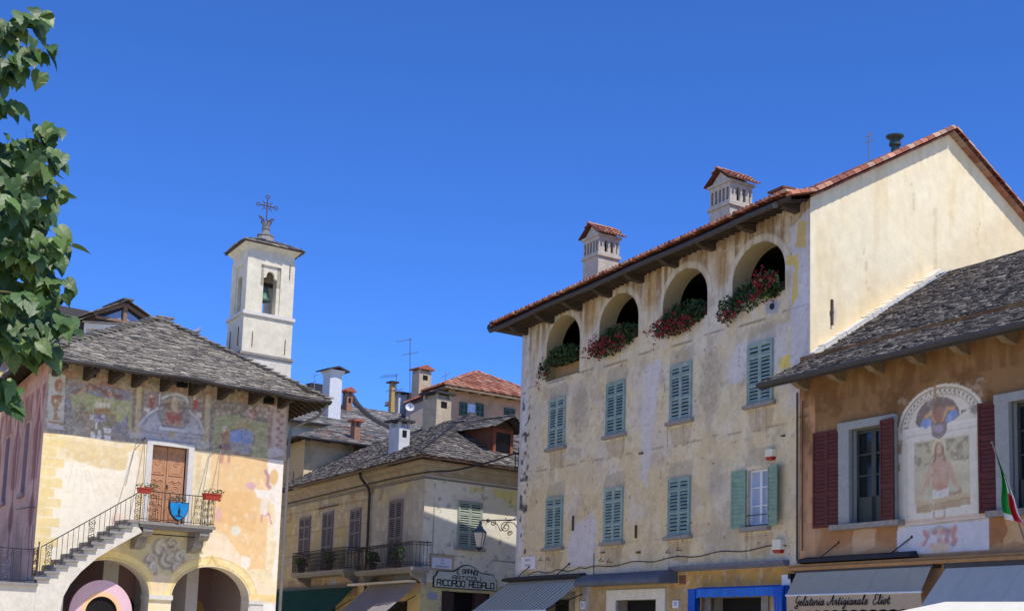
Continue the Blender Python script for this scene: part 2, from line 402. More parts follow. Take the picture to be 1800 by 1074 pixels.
def closed_window(T, x0, x1, z0, z1, mat_, sill=True, sillw=0.14, y=-0.055, rails=(0.0, 0.36, 0.80), sillmat=None, pitch=0.085):
    f = MB(); t = 0.045
    f.box(x0 - t, x0, y - .012, y + .05, z0, z1 + t); f.box(x1, x1 + t, y - .012, y + .05, z0, z1 + t); f.box(x0, x1, y - .012, y + .05, z1, z1 + t)
    w_ = T.part('window', f, mat_); f = MB(); f.box(x0, x1, -.012, -.006, z0, z1); T.part('shade_plate', f, DARK, w_)  # dark plate on the wall stands for the shade behind the slats
    c = (x0 + x1) / 2
    for a, b in ((x0, c - .004), (c + .004, x1)):
        m_ = MB(); leaf_mb(m_, a, b, z0, z1, y, rails=rails, pitch=pitch); T.part('shutter', m_, mat_, w_)
    if sill:
        s_ = MB(); s_.box(x0 - .17, x1 + .17, -sillw, 0.03, z0 - .11, z0 - .003); T.part('sill', s_, sillmat or STONE, w_)
    return w_
GLY = {'E': [[(4, 0), (0, 0), (0, 6), (4, 6)], [(0, 3), (3, 3)]], 'G': [[(4, 5), (3.4, 6), (.6, 6), (0, 5.4), (0, .6), (.6, 0), (3.4, 0), (4, .6), (4, 3), (2, 3)]],
       'R': [[(0, 0), (0, 5.4), (.6, 6), (3.4, 6), (4, 5.4), (4, 3.3), (3.6, 2.8), (0, 2.8)], [(2.6, 2.8), (4, 0)]],
       'A': [[(0, 0), (0, 5.2), (.8, 6), (3.2, 6), (4, 5.2), (4, 0)], [(0, 2.6), (4, 2.6)]], 'N': [[(0, 0), (0, 6), (4, 0), (4, 6)]],
       'D': [[(0, 0), (0, 6), (3.2, 6), (4, 5.2), (4, .8), (3.2, 0), (0, 0)]], 'I': [[(0, 0), (0, 6)]], 'T': [[(0, 6), (4, 6)], [(2, 0), (2, 6)]],
       'C': [[(4, 5.2), (3.4, 6), (.6, 6), (0, 5.4), (0, .6), (.6, 0), (3.4, 0), (4, .8)]], 'O': [[(.7, 0), (0, .7), (0, 5.3), (.7, 6), (3.3, 6), (4, 5.3), (4, .7), (3.3, 0), (.7, 0)]],
       'L': [[(0, 6), (0, 0), (4, 0)]]}
CUR = {'G': [[(3.2, 6.5), (2.2, 7), (.8, 5.6), (.3, 3.4), (1, 2), (2.4, 2.4), (3, 3.6), (2.8, 1), (2, -1.4), (.8, -1.6), (.4, -.6), (2, .6), (3.6, 1.6)]],
       'e': [[(0, 1.2), (1.4, 2), (1.7, 3), (1, 3.3), (.4, 2.2), (.6, .6), (1.3, .3), (2.4, 1.3)]], 'l': [[(0, 1.2), (1.3, 4), (1.6, 6), (1.1, 6.2), (.7, 4), (.7, 1), (1.2, .3), (2.1, 1.2)]],
       'a': [[(1.8, 3), (1, 3.3), (.3, 2), (.4, .6), (1.1, .4), (1.9, 2), (1.9, 3.1), (1.8, 1), (2.1, .4), (2.9, 1.3)]], 't': [[(0, 1.2), (.9, 3), (1.3, 5), (1, 2), (1.1, .5), (1.6, .4), (2.3, 1.3)], [(.3, 3.5), (2, 3.6)]],
       'r': [[(0, 1.2), (.7, 2.8), (.8, 3.5), (1.6, 3), (1.5, 1), (1.8, .4), (2.5, 1.3)]], 'i': [[(0, 1.2), (.8, 3.2), (.7, 1), (1.1, .4), (1.9, 1.3)], [(1, 4.3), (1.15, 4.6)]],
       'g': [[(1.8, 3), (1, 3.3), (.3, 2), (.4, .8), (1.1, .6), (1.9, 2.4), (1.8, .4), (1.5, -1.8), (.8, -2.2), (.5, -1.4), (1.8, 0), (2.7, 1.3)]], 'n': [[(0, 1.2), (.6, 3), (.6, .4), (.8, 2), (1.6, 3.2), (1.9, 2.6), (1.8, .8), (2.2, .4), (2.9, 1.3)]],
       'o': [[(1.4, 3.2), (.7, 3.1), (.2, 1.8), (.6, .4), (1.3, .4), (1.8, 1.8), (1.4, 3.2), (2.4, 2.9)]],
       'A': [[(-1.2, 2.4), (-1.5, 1), (-.4, .3), (1, 2.2), (2.6, 6.6), (2.5, 3), (2.6, .8), (3.1, .4), (3.7, 1.3)], [(.9, 2.6), (3.2, 2.9)]],
       'E': [[(3, 5.8), (2.4, 6.6), (1.2, 6.2), (1, 4.6), (1.9, 3.8), (.6, 3.2), (.2, 1.4), (1, .2), (2.2, .4), (3, 1.5)]]}
CURW = {'G': 3.4, 'e': 2.2, 'l': 1.9, 'a': 2.7, 't': 2.1, 'r': 2.3, 'i': 1.7, 'g': 2.5, 'n': 2.7, 'o': 2.2, 'A': 3.5, 'E': 3.0, ' ': 3.2}
def pen(mb, pts, wd, y0, y1, col=None):
    for i, (a, b) in enumerate(zip(pts, pts[1:])):
        dx, dz = b[0] - a[0], b[1] - a[1]; L = math.hypot(dx, dz)
        if L < 1e-5: continue
        ux, uz = dx / L * wd * .35, dz / L * wd * .35; nx, nz = -dz / L * wd / 2, dx / L * wd / 2; e = 0.0002 * (i % 3)
        mb.plate([(a[0] - ux + nx, a[1] - uz + nz), (a[0] - ux - nx, a[1] - uz - nz), (b[0] + ux - nx, b[1] + uz - nz), (b[0] + ux + nx, b[1] + uz + nz)], y0 - e, y1, col)
def catmull(p, n=4):
    p = [p[0]] + list(p) + [p[-1]]; o = []
    for i in range(1, len(p) - 2):
        for k in range(n):
            t = k / n; q = []
            for c in range(len(p[0])):
                a, b, d, e = p[i - 1][c], p[i][c], p[i + 1][c], p[i + 2][c]
                q.append(.5 * (2 * b + (d - a) * t + (2 * a - 5 * b + 4 * d - e) * t * t + (3 * b - a - 3 * d + e) * t ** 3))
            o.append(tuple(q))
    return o + [tuple(p[-2])]
def type_text(body, size, x, y, z, shear=0.0, thick=0.004, align='CENTER'):
    cu = bpy.data.curves.new('lettering', 'FONT'); cu.body = body; cu.size = size; cu.extrude = thick; cu.shear = shear; cu.align_x = align; cu.resolution_u = 3
    o = bpy.data.objects.new('lettering', cu); SC.collection.objects.link(o)
    me = bpy.data.meshes.new_from_object(o.evaluated_get(bpy.context.evaluated_depsgraph_get()))
    mb = MB(); mb.mesh([(x + v.co.x, y - v.co.z, z + v.co.y) for v in me.vertices], [tuple(p.vertices) for p in me.polygons])
    bpy.data.objects.remove(o); bpy.data.curves.remove(cu); bpy.data.meshes.remove(me); return mb
def spiral(cx, cz, r, t0, turns, n=14, dirn=1):
    return [(cx + r * (1 - .8 * k / n) * cos(t0 + dirn * 2 * pi * turns * k / n), cz + r * (1 - .8 * k / n) * sin(t0 + dirn * 2 * pi * turns * k / n)) for k in range(n + 1)]
def srgb(c): return tuple(lin(c))

# ================================================================== the place
FR_R = Frame((0.28, 52.0), 152.5)           # long house on the right: x from its far corner towards us
FR_L = Frame((-7.90, 50.0), 51.54)          # small painted palace: x = 0 at its right corner
FR_LS = Frame(FR_L.W(-8.54, 0, 0)[:2], 152.5)
FR_ML = Frame((-3.287, 55.63), 152.5); FR_MR = Frame((-3.287, 55.63), 48.0)   # corner house at the back: two street fronts
FR_G = Frame(FR_R.W(16.33, 0, 0)[:2], 54.0)
def xf(mb, a, b):                           # from one wall's axes to another's
    M = b.Mi @ a.M
    if isinstance(mb, MB): mb.v = [tuple(M @ Vector(p)) for p in mb.v]; return mb
    v, f, c = mb; A = np.array(M); return np.asarray(v) @ A[:3, :3].T + A[:3, 3], f, c
def shear(mb, k=0.194, s=0.98): mb.v = [(x + y * k, y * s, z) for x, y, z in mb.v]; return mb

# ---- ground
PAVE = mat('worn stone paving', (212, 198, 166), 0.9, 2.5, 0.15, 0.4, 8)
g = MB(); g.face([(-900, -400, 0), (900, -400, 0), (900, 1600, 0), (-900, 1600, 0)]); single('ground', g, PAVE, None, None, kind='structure')

# ================================================================== small painted palace
LW, LZ = 8.54, 10.15
archL, archR = (-7.49, -4.66, 0.0, 2.93, 1.04), (-3.87, -1.04, 0.0, 2.90, 1.07)
door = (-4.90, -3.62, 5.24, 7.81)
def paint_palace(P):
    z = P.z; x = P.x
    P.blot((240, 224, 188), 0.9, .40, .65, 3, .8); P.blot((246, 236, 212), 2.2, .50, .72, 5, .4); P.poly((244, 234, 210), [(120, 815), (255, 790), (245, 905), (75, 1000), (90, 830)], .75, warp=4)
    # right of the door: peach plaster with pale losses
    P.poly((236, 196, 140), [(372, 790), (472, 806), (475, 860), (466, 1000), (425, 1000), (400, 960), (372, 920)], .9)
    P.poly((238, 204, 156), [(340, 790), (385, 795), (380, 905), (345, 905)], .6)
    P.poly((232, 186, 126), [(385, 860), (440, 868), (452, 900), (448, 935), (385, 918)], .6, warp=2)
    P.poly((240, 218, 186), [(360, 930), (395, 938), (415, 965), (430, 985), (436, 1010), (455, 1020), (480, 1045), (440, 1050), (400, 1000), (360, 975)], .9, warp=2.5)
    P.poly((244, 232, 216), [(471, 806), (504, 797), (499, 870), (494, 905), (470, 876), (452, 872), (448, 856), (462, 862), (478, 862), (485, 845), (472, 830)], .95, warp=1.5)
    P.poly((244, 234, 218), [(482, 890), (497, 890), (490, 1020), (478, 1020), (484, 960)], .8, warp=3)
    P.ell((228, 184, 122), (482, 838), 7, 14, .9); P.stroke((176, 130, 150), [(467, 828), (472, 838), (470, 852), (474, 856)], .13, .8)
    P.ell((214, 170, 178), (441, 853), 9, 6, .85); P.ell((240, 228, 214), (464, 868), 14, 8, .9); P.ell((236, 222, 200), (464, 890), 7, 18, .9)
    P.stroke((206, 140, 150), [(459, 916), (461, 905), (466, 907), (472, 902), (474, 908), (477, 920)], .07, .8)
    P.ell((226, 190, 150), (443, 908), 6, 6, .8); P.ell((222, 226, 206), (414, 932), 8, 9, .8); P.poly((244, 234, 216), [(424, 976), (440, 980), (438, 1000), (423, 996)], .8)
    P.ell((220, 170, 176), (384, 905), 5, 14, .6)
    # left of the door
    P.poly((228, 204, 152), [(116, 772), (225, 788), (224, 822), (212, 828), (196, 822), (172, 824), (150, 812), (116, 806)], .8, warp=2)
    P.poly((222, 194, 138), [(118, 790), (220, 806), (221, 822), (205, 827), (180, 822), (150, 811), (118, 800)], .5, warp=3)
    for k in range(9): P.stroke((206, 190, 160), [(128 + k * 7, 818 + k * 2), (118 + k * 13, 880 - abs(k - 4) * 6)], .03, .35)
    P.ell((226, 150, 140), (205, 912), 10, 12, .35); P.poly((236, 220, 178), [(335, 790), (372, 795), (362, 905), (338, 905)], .7)
    P.stroke((226, 200, 150), [(250, 775), (244, 910)], .22, .7); P.stroke((222, 196, 146), [(350, 790), (346, 910)], .2, .6)
    # quoins
    for k in range(17):
        zt = 7.95 - k * 0.31; wdt = 0.74 if k % 2 else 0.5
        P.poly((234, 208, 140), [(-8.56, zt), (-8.54 + wdt, zt - .02), (-8.54 + wdt, zt - .29), (-8.56, zt - .29)], .85, warp=.4, m=True)
    # frieze under the eave
    P.poly((128, 112, 82), [(-8.6, 9.28), (.1, 9.28), (.1, 10.3), (-8.6, 10.3)], 1, m=True)
    for k in range(40):
        P.ell((164, 140, 96) if k % 2 else (112, 84, 70), (-8.5 + k * .218, 9.45 + .05 * (k % 3)), .08, .07, .7, m=True)
    for k in range(7): P.ell((140, 70, 56), (-7.9 + k * 1.25, 9.72), .28, .14, .6, m=True)
    # upper painted band, background
    P.poly((130, 122, 112), [(-8.6, 7.78), (.1, 7.78), (.1, 9.3), (-8.6, 9.3)], .95, warp=0, m=True)
    P.blot((112, 104, 100), 2.0, .45, .65, 12, .7, mask=(z > 7.78) & (z < 9.28))
    # vase pilaster
    P.poly((186, 184, 164), [(86, 655), (116, 660), (112, 750), (83, 744)], .95, warp=.3)
    P.ell((146, 82, 52), (103, 677), 8, 12); P.poly((152, 96, 58), [(90, 693), (110, 694), (109, 706), (102, 717), (101, 731), (106, 738), (92, 738), (96, 730), (94, 717), (89, 706)]); P.ell((206, 184, 150), (98, 705), 2.5, 3)
    P.stroke((150, 108, 66), [(86, 742), (110, 746)], .12); P.poly((198, 192, 186), [(83, 743), (116, 748), (116, 757), (82, 752)], .9, warp=.3)
    P.stroke((84, 62, 62), [(117, 662), (113, 752)], .06, .8)
    # large left fresco
    P.poly((112, 114, 128), [(118, 670), (238, 686), (240, 770), (114, 756)], .95, warp=.5)
    P.poly((160, 162, 96), [(122, 693), (143, 689), (172, 697), (205, 702), (231, 706), (233, 757), (222, 752), (212, 744), (200, 736), (150, 728), (128, 722)], .95)
    P.poly((132, 124, 108), [(117, 722), (150, 722), (156, 770), (114, 758)], .8, warp=2); P.ell((116, 92, 62), (141, 722), 9, 14, .9); P.poly((118, 98, 70), [(133, 722), (151, 722), (154, 745), (133, 742)], .8)
    P.stroke((112, 44, 38), [(130, 690), (146, 686), (160, 678), (170, 682), (190, 692), (212, 698)], .16, .85); P.stroke((200, 150, 120), [(140, 692), (150, 683)], .1, .8); P.ell((196, 148, 110), (195, 693), 3, 5, .8)
    P.ell((86, 92, 150), (117, 707), 3, 7, .8); P.stroke((150, 70, 56), [(124, 676), (160, 672), (200, 680), (236, 690)], .1, .5)
    P.poly((148, 112, 62), [(152, 722), (206, 728), (200, 768), (152, 764)], .85)
    for i, xx in enumerate((170, 177, 184, 191)): P.ell((214, 204, 176), (xx, 711 + i * .4), 3.1, 5.5, .95, warp=.2)
    P.poly((154, 106, 48), [(168, 717), (192, 719), (196, 726), (164, 724)]); P.stroke((150, 104, 50), [(181, 696), (181, 706)], .06)
    P.poly((124, 116, 92), [(158, 727), (202, 731), (200, 766), (160, 764)], .9, warp=.4)
    for q in (((158, 727), (165, 738)), ((167, 742), (171, 753)), ((172, 756), (178, 770)), ((182, 751), (196, 761)), ((159, 757), (167, 769)), ((183, 764), (195, 773)), ((169, 764), (176, 772))):
        (a, b), (c, d) = q; P.poly((226, 222, 214), [(a, b), (c, b + 1), (c, d), (a, d)], .92, warp=.25)
    P.poly((190, 184, 200), [(167, 728), (185, 730), (185, 741), (167, 740)], .9, warp=.2)
    for s_ in ([(167, 734), (185, 736)], [(176, 729), (176, 741)], [(170, 730), (182, 740)]): P.stroke((92, 76, 116), s_, .045, .9, warp=.1)
    P.stroke((226, 216, 200), [(158, 732), (165, 733)], .02); P.stroke((150, 110, 80), [(161, 727), (161, 738)], .03, .8)
    P.poly((92, 102, 146), [(205, 752), (225, 729), (224, 752)], .85); P.poly((116, 112, 112), [(196, 748), (240, 750), (240, 772), (196, 766)], .7, warp=2)
    P.stroke((122, 76, 58), [(238, 686), (234, 764)], .14, .9); P.stroke((186, 170, 124), [(246, 684), (241, 764)], .2, .95); P.stroke((130, 78, 56), [(252, 690), (250, 722)], .12, .8)
    # centre: painted pediment with an enthroned figure
    P.poly((122, 106, 106), [(253, 686), (361, 702), (360, 766), (250, 760)], .9)
    for cx, cy in ((267, 707), (343, 712)): P.ell((150, 44, 42), (cx, cy), 5, 10); P.ell((212, 176, 150), (cx - 1, cy - 11), 2, 3)
    P.poly((206, 196, 184), [(254, 716), (264, 718), (262, 724), (253, 722)]); P.poly((206, 196, 184), [(346, 724), (356, 727), (355, 735), (345, 731)]); P.stroke((206, 204, 206), [(281, 692), (280, 710)], .05)
    P.poly((162, 164, 174), [(242, 748), (250, 736), (262, 724), (278, 715), (306, 712), (330, 720), (346, 733), (356, 748), (361, 765), (244, 751)], .97, warp=.3)
    P.stroke((118, 120, 134), [(252, 745), (262, 733), (276, 724)], .1, .8); P.stroke((118, 120, 134), [(333, 727), (346, 740), (354, 758)], .1, .8); P.stroke((196, 198, 206), [(243, 748), (262, 726), (280, 716)], .06); P.stroke((196, 198, 206), [(330, 720), (350, 738), (360, 764)], .06)
    P.poly((100, 98, 108), [(276, 728), (283, 700), (292, 694), (322, 697), (330, 706), (334, 742), (322, 755), (284, 750)], .97, warp=.4)
    P.stroke((186, 190, 182), [(286, 700), (296, 694), (312, 693), (326, 698), (330, 706)], .09); P.stroke((160, 164, 160), [(288, 706), (300, 700), (324, 703)], .05)
    P.poly((160, 136, 106), [(291, 702), (321, 704), (319, 750), (288, 746)], .9, warp=.3); P.poly((148, 52, 52), [(292, 724), (320, 724), (319, 747), (290, 744)], .95); P.ell((112, 70, 52), (305, 713), 16, 8, .95); P.ell((196, 160, 130), (307, 718), 7, 5, .8)
    P.poly((206, 176, 146), [(303, 702), (311, 702), (313, 716), (301, 716)], .7); P.ell((220, 190, 156), (307, 700), 3, 4.5, .95, warp=.1)
    for xx in (297, 305, 313): P.stroke((110, 34, 40), [(xx, 727), (xx - 1, 744)], .035, .6)
    P.poly((152, 152, 160), [(248, 752), (352, 766), (350, 786), (246, 771)], .95, warp=.3); P.stroke((186, 188, 194), [(282, 752), (324, 758)], .1); P.stroke((116, 116, 128), [(250, 758), (348, 772)], .05, .8); P.ell((150, 132, 104), (302, 764), 7, 6, .8)
    P.poly((176, 172, 166), [(228, 758), (250, 761), (250, 772), (228, 769)], .8); P.poly((180, 176, 168), [(346, 774), (376, 778), (374, 790), (345, 787)], .85)
    P.stroke((180, 166, 122), [(366, 698), (362, 774)], .18, .95); P.stroke((120, 66, 56), [(359, 696), (357, 736)], .08, .8)
    # right fresco
    P.poly((98, 92, 88), [(371, 700), (474, 716), (474, 806), (368, 792)], .92, warp=.5)
    P.poly((140, 146, 98), [(380, 730), (400, 726), (418, 730), (440, 738), (472, 742), (471, 806), (374, 792), (376, 760)], .95)
    P.poly((124, 90, 58), [(402, 756), (428, 750), (449, 761), (443, 803), (404, 797)], .85, warp=.3); P.poly((84, 132, 196), [(405, 758), (428, 753), (446, 762), (443, 782), (404, 778)], .97, warp=.3); P.poly((124, 130, 142), [(404, 776), (443, 780), (440, 799), (406, 794)], .95, warp=1)
    P.stroke((74, 92, 116), [(426, 756), (424, 794)], .06, .7)
    for xx, yy in ((418, 738), (422, 736), (427, 736), (431, 737), (436, 740)): P.stroke((146, 112, 60), [(xx, yy), (424 + (xx - 427) * .5, 748)], .035, .9)
    P.stroke((150, 104, 58), [(414, 748), (426, 744), (440, 750)], .06)
    P.poly((146, 92, 62), [(387, 761), (401, 757), (402, 782), (390, 780)]); P.poly((104, 50, 84), [(385, 780), (403, 780), (402, 792), (385, 789)]); P.ell((200, 180, 160), (394, 754), 4, 5, .8)
    P.stroke((196, 130, 116), [(391, 792), (389, 812)], .14, .75); P.stroke((196, 130, 116), [(403, 794), (402, 812)], .12, .75); P.ell((232, 190, 146), (400, 818), 12, 6, .7)
    r_ = random.Random(4)
    for k in range(26): P.ell(r_.choice([(166, 118, 122), (150, 76, 70), (196, 168, 160), (120, 66, 62)]), (436 + r_.uniform(0, 40), 724 + r_.uniform(-8, 12)), 3.5, 3, .75)
    for k in range(12): P.ell(r_.choice([(166, 140, 130), (130, 70, 64), (190, 168, 150)]), (385 + r_.uniform(-8, 28), 727 + r_.uniform(-4, 4)), 3, 2.6, .75)
    for k in range(14): P.ell(r_.choice([(190, 170, 150), (134, 84, 60)]), (376 + r_.uniform(-2, 4), 735 + k), 2, 2, .6)
    P.poly((176, 158, 152), [(474, 712), (504, 716), (502, 800), (472, 806)], .92, warp=.3); P.stroke((132, 70, 68), [(478, 722), (474, 790)], .12, .7)
    for k in range(11): P.ell((140, 76, 72), (493 - k * .25 + 3 * (-1) ** k, 716 + k * 7.4), 4, 3.4, .8)
    P.poly((190, 182, 190), [(470, 788), (502, 788), (500, 798), (470, 806)], .8)
    # balcony underside field, scrolls, arch bands, base
    P.poly((206, 192, 146), [(205, 955), (245, 930), (372, 936), (352, 972), (345, 1000), (330, 1004), (300, 1030), (262, 1030), (240, 998), (205, 975)], .9)
    for c, r, t, n_ in (((283, 965), .42, .3, 1.2), ((296, 985), .34, 2.5, 1.3), ((262, 985), .3, 4, 1.3), ((318, 980), .3, 1, 1.2), ((300, 955), .26, 5, 1.1), ((270, 1000), .22, 2, 1.2), ((308, 1000), .22, 0, 1.2)):
        cx, cz = P.A(c); P.ell((176, 168, 152), c, r * 36, r * 40, .5, soft=.6, warp=4); P.stroke((134, 128, 120), spiral(cx, cz, r, t, n_), .10, .6, m=True, warp=1.6); P.stroke((214, 206, 190), spiral(cx + .06, cz + .05, r * .8, t, n_), .08, .7, m=True, warp=1.6); P.ell((120, 114, 108), (c[0] + 3, c[1] + 4), r * 14, r * 12, .5, soft=.7, warp=3)
    for h in (archL, archR):
        c = (h[0] + h[1]) / 2; r = (h[1] - h[0]) / 2
        for dr, wd, col in ((.17, .26, (238, 216, 150)), (.06, .05, (214, 184, 116)), (.31, .04, (220, 190, 124))):
            P.stroke(col, [(c - (r + dr) * cos(pi * k / 18), h[3] + (h[4] + dr) * sin(pi * k / 18)) for k in range(19)], wd, .95, m=True)
    P.ell((232, 204, 140), (373, 985), 10, 10, .8); P.stroke((206, 176, 110), [(366, 992), (373, 978), (380, 992)], .04)
    P.poly((238, 206, 140), [(-1.04, 2.92), (0.1, 2.92), (0.1, 3.12), (-1.0, 3.14)], .9, m=True); P.poly((232, 228, 218), [(-1.04, 0), (.1, 0), (.1, 2.86), (-1.04, 2.86)], .97, m=True)
    P.poly((236, 230, 216), [(-8.6, 0), (-7.4, 0), (-7.4, 3.0), (-8.6, 3.0)], .9, m=True)
    P.poly((230, 206, 170), [(266, 1012), (300, 1012), (298, 1040), (264, 1040)], .8)
    P.blot((196, 166, 130), 7, .60, .78, 41, .22); P.blot((250, 244, 230), 5, .60, .76, 44, .25, mask=(z < 7.7))
    hi = sstep(z, 7.70, 7.82); P.mix((150, 138, 118), hi * (.05 + .16 * sstep(fbm(x, z, 3, 71), .45, .65))); P.blot((190, 180, 160), 8, .58, .7, 73, .35, mask=hi); P.blot((112, 102, 92), 1.3, .55, .75, 75, .25, mask=hi); P.mix((172, 158, 132), hi * .2); P.blot((188, 176, 146), 13, .57, .62, 76, .35, mask=hi); P.blot((96, 84, 74), 11, .60, .66, 78, .3, mask=hi); P.c = P.c * (1 + .5 * hi[:, None])  # wear over the upper band, its colours brightened to offset the eave's shade

palace = Thing('painted_palace', 'small painted palace with frescoed front, outside stair, balcony and twin portico arches', 'town hall', FR_L, (-4.3, 0, 0))
palace.part('front_wall', wall(-LW, 0, 0, LZ, 0.034, [archL, archR, door], paint_palace, FR_L, (234, 212, 164)), PLASTER)
# pink side wall
wS = [(-3.55, -2.72, 6.1, 8.46), (-7.6, -6.7, 6.1, 8.42)]
def paint_pink(P):
    P.blot((172, 130, 112), 1.2, .4, .65, 3, .6); P.blot((208, 170, 146), 2.5, .5, .7, 8, .5); P.blot((140, 104, 90), 5, .58, .76, 9, .35)
    for cx in (-1.1, -5.1, -9.2):
        P.poly((120, 64, 60), [(cx - .75, 8.0), (cx - .25, 8.4), (cx, 9.35), (cx + .25, 8.4), (cx + .75, 8.0), (cx + .5, 6.4), (cx - .5, 6.4)], .55, warp=1.5, m=True)
        P.stroke((136, 74, 70), [(cx, 8.6), (cx - .1, 7.6), (cx + .1, 6.4), (cx, 5.3), (cx, 4.2)], .34, .6, m=True); P.ell((114, 60, 56), (cx, 5.4), .55, .5, .6, m=True); P.stroke((206, 180, 176), [(cx + .2, 8.2), (cx + .25, 6.0)], .12, .6, m=True)
    for cx in (-3.1, -7.1):
        P.poly((150, 108, 84), [(cx - 1.0, 8.3), (cx, 9.3), (cx + 1.0, 8.3), (cx + .55, 8.5), (cx - .55, 8.5)], .7, m=True); P.ell((160, 124, 100), (cx, 3.7), .9, 1.1, .6, m=True)
    for k in range(9): P.poly((132, 64, 68), [(-.2 - k * 1.05, 9.4), (-.55 - k * 1.05, 8.55), (-.9 - k * 1.05, 9.4)], .6, m=True)
    for x_ in (-.5, -1.6, -2.4, -4.2): P.stroke((70, 52, 60), [(x_, 4.9), (x_ - .02, 4.1)], .09, .8, m=True)
    P.stroke((168, 156, 160), [(-.03, 3), (-.03, 9.3)], .08, .7, m=True)
palace.part('side_wall', xf(wall(-9.6, 0, 0, LZ, 0.06, wS, paint_pink, FR_LS, (204, 160, 140)), FR_LS, FR_L), PLASTER)
for h in wS:
    f = MB(); reveal(f, h, 0, .25, srgb((170, 140, 140))); f.box(h[0], h[1], .12, .16, h[2], h[3], srgb((112, 112, 120))); f.box(h[0] + .1, h[1] - .1, .1, .12, h[2] + .1, h[3] - .1, srgb((88, 90, 98))); f.box(h[0] - .1, h[1] + .1, -.1, .02, h[2] - .12, h[2], srgb((150, 130, 120)))
    palace.part('side_window', xf(f, FR_LS, FR_L), VC)
b = MB(); b.col = srgb((200, 184, 156)); k, s = 0.194, .98
def skp(x, y, z): return (x + y * k, y * s, z)
b.face([skp(0, 0, 0), skp(0, 9.6, 0), skp(0, 9.6, LZ), skp(0, 0, LZ)]); b.face([skp(0, 9.6, 0), skp(-LW, 9.6, 0), skp(-LW, 9.6, LZ), skp(0, 9.6, LZ)])
palace.part('rear_wall', b, VC)
# portico inside
p = MB(); p.col = srgb((196, 184, 168))
for h in (archL, archR): q = MB(); reveal(q, h, 0, .55, srgb((214, 204, 184)), sill=False); palace.part('arch_soffit', q, VC)
p.box(-LW + 1.0, -.05, 4.6, 4.7, 0, 4.4, srgb((150, 120, 116))); p.box(-LW + 1.0, -.05, .55, 4.6, 4.35, 4.45, srgb((150, 136, 124))); p.box(-LW + .98, -LW + 1.04, .56, 4.6, 0, 4.3, srgb((120, 96, 92)))
p.box(-.12, -.06, .02, 4.6, 0, 4.35, srgb((190, 170, 160))); p.box(-LW + 1.0, -.05, .02, 4.6, .02, .12)
p.box(-4.9, -4.35, 3.2, 3.6, .12, 4.35, srgb((232, 228, 220))); p.box(-3.1, -2.5, 4.0, 4.6, .12, 4.35, srgb((232, 228, 222))); p.box(-1.9, -1.45, 3.0, 4.6, .12, 4.35, srgb((228, 222, 214)))
for x0, w_, c in ((-6.6, .9, (40, 34, 36)), (-3.9, .8, (30, 32, 30)), (-1.2, .8, (196, 158, 84))): p.plate(arch_pts((x0, x0 + w_, .12, 2.6, w_ / 2), 12), 4.54, 4.597, srgb(c))
p.plate(arch_pts((-1.0, -.6, .12, 2.45, .2), 10), 4.5, 4.538, srgb((60, 48, 42)))
palace.part('portico_inside', p, VC)
c = MB(); c.lathe((-4.265, .28, 0), [(.3, 0), (.3, .2), (.24, .3), (.25, 1.2), (.215, 2.55), (.25, 2.58), (.25, 2.64), (.21, 2.66), (.3, 2.78), (.34, 2.80)], 18); c.box(-4.68, -3.85, -.07, .6, 2.80, 2.95); c.smooth = False
palace.part('column', c, WHITESTONE)
c = MB(); c.box(-1.06, -.5, -.06, .5, 2.80, 2.93); c.box(-1.0, -.48, -.03, .03, 0.0, 2.80); palace.part('impost', c, WHITESTONE)
# door
d = MB(); d.box(-5.10, -4.90, -.06, .12, 5.24, 7.95); d.box(-3.62, -3.42, -.06, .12, 5.24, 7.95); d.box(-4.90, -3.62, -.06, .12, 7.81, 7.95)
fr_ = palace.part('door_frame', d, WHITESTONE)
d = MB(); d.box(-4.90, -3.62, .26, .3, 5.24, 7.81)
for a in (-4.90, -4.255):
    d.box(a + .01, a + .63, .2, .258, 5.24, 7.80)
    for z0, z1 in ((5.36, 5.95), (6.1, 6.75), (6.88, 7.66)):
        for o_, y_ in ((0, .175), (.07, .185)):
            q = [(a + .09 + o_, z0 + o_), (a + .55 - o_, z0 + o_), (a + .55 - o_, z1 - .1 - o_), (a + .44, z1 - .03 - o_), (a + .32, z1 - .1 - o_), (a + .2, z1 - .03 - o_), (a + .09 + o_, z1 - .1 - o_)]
            d.tube([(x_, y_ + .02, z_) for x_, z_ in q], .018, 4, closed=True)
        d.tube([(x_, .195, z_) for x_, z_ in spiral(a + .32, (z0 + z1) / 2, .13, 0, 1.4)], .014, 4)
dd = palace.part('door', d, WOODDOOR)
d = MB(); d.box(-4.23, -4.20, .15, .2, 6.42, 6.56); palace.part('door_handle', d, IRON, dd)
# roof
AP = Vector((-4.27 + 3.5 * k + .15, 3.5 * s, 12.78))
ea, eb = Vector((-9.62, -1.08, 9.98)), Vector((1.1, -1.1, 9.90)); ec, ed = Vector((1.1 + 11.6 * k, 10.6, 9.95)), Vector((-9.62 + 11.6 * k, 10.6, 9.98))
r = MB()
PALT = [(144, 136, 122), (154, 146, 131), (132, 125, 114), (162, 154, 138), (122, 115, 106), (148, 139, 122)]
slate_face(r, [ea, eb, AP], 1, row=.085, th=.036, wmin=.18, wmax=.5, pal=PALT); slate_face(r, [eb, ec, AP], 2, row=.12, pal=PALT); slate_face(r, [ed, ea, AP], 3, row=.12, pal=PALT); slate_face(r, [ec, ed, AP], 4, row=.5, wmax=2)
rr = random.Random(5)
for A_, B_ in ((AP, eb), (AP, ea)):
    for i in range(26): q = A_.lerp(B_, (i + .5) / 26); r.beam(q + Vector((-.2, 0, .07)), q + Vector((.2, .05, .07 + rr.uniform(-.02, .02))), .3, .04, tuple(lin(rr.choice(GREYS))))
roof = palace.part('roof', r, SLATE)
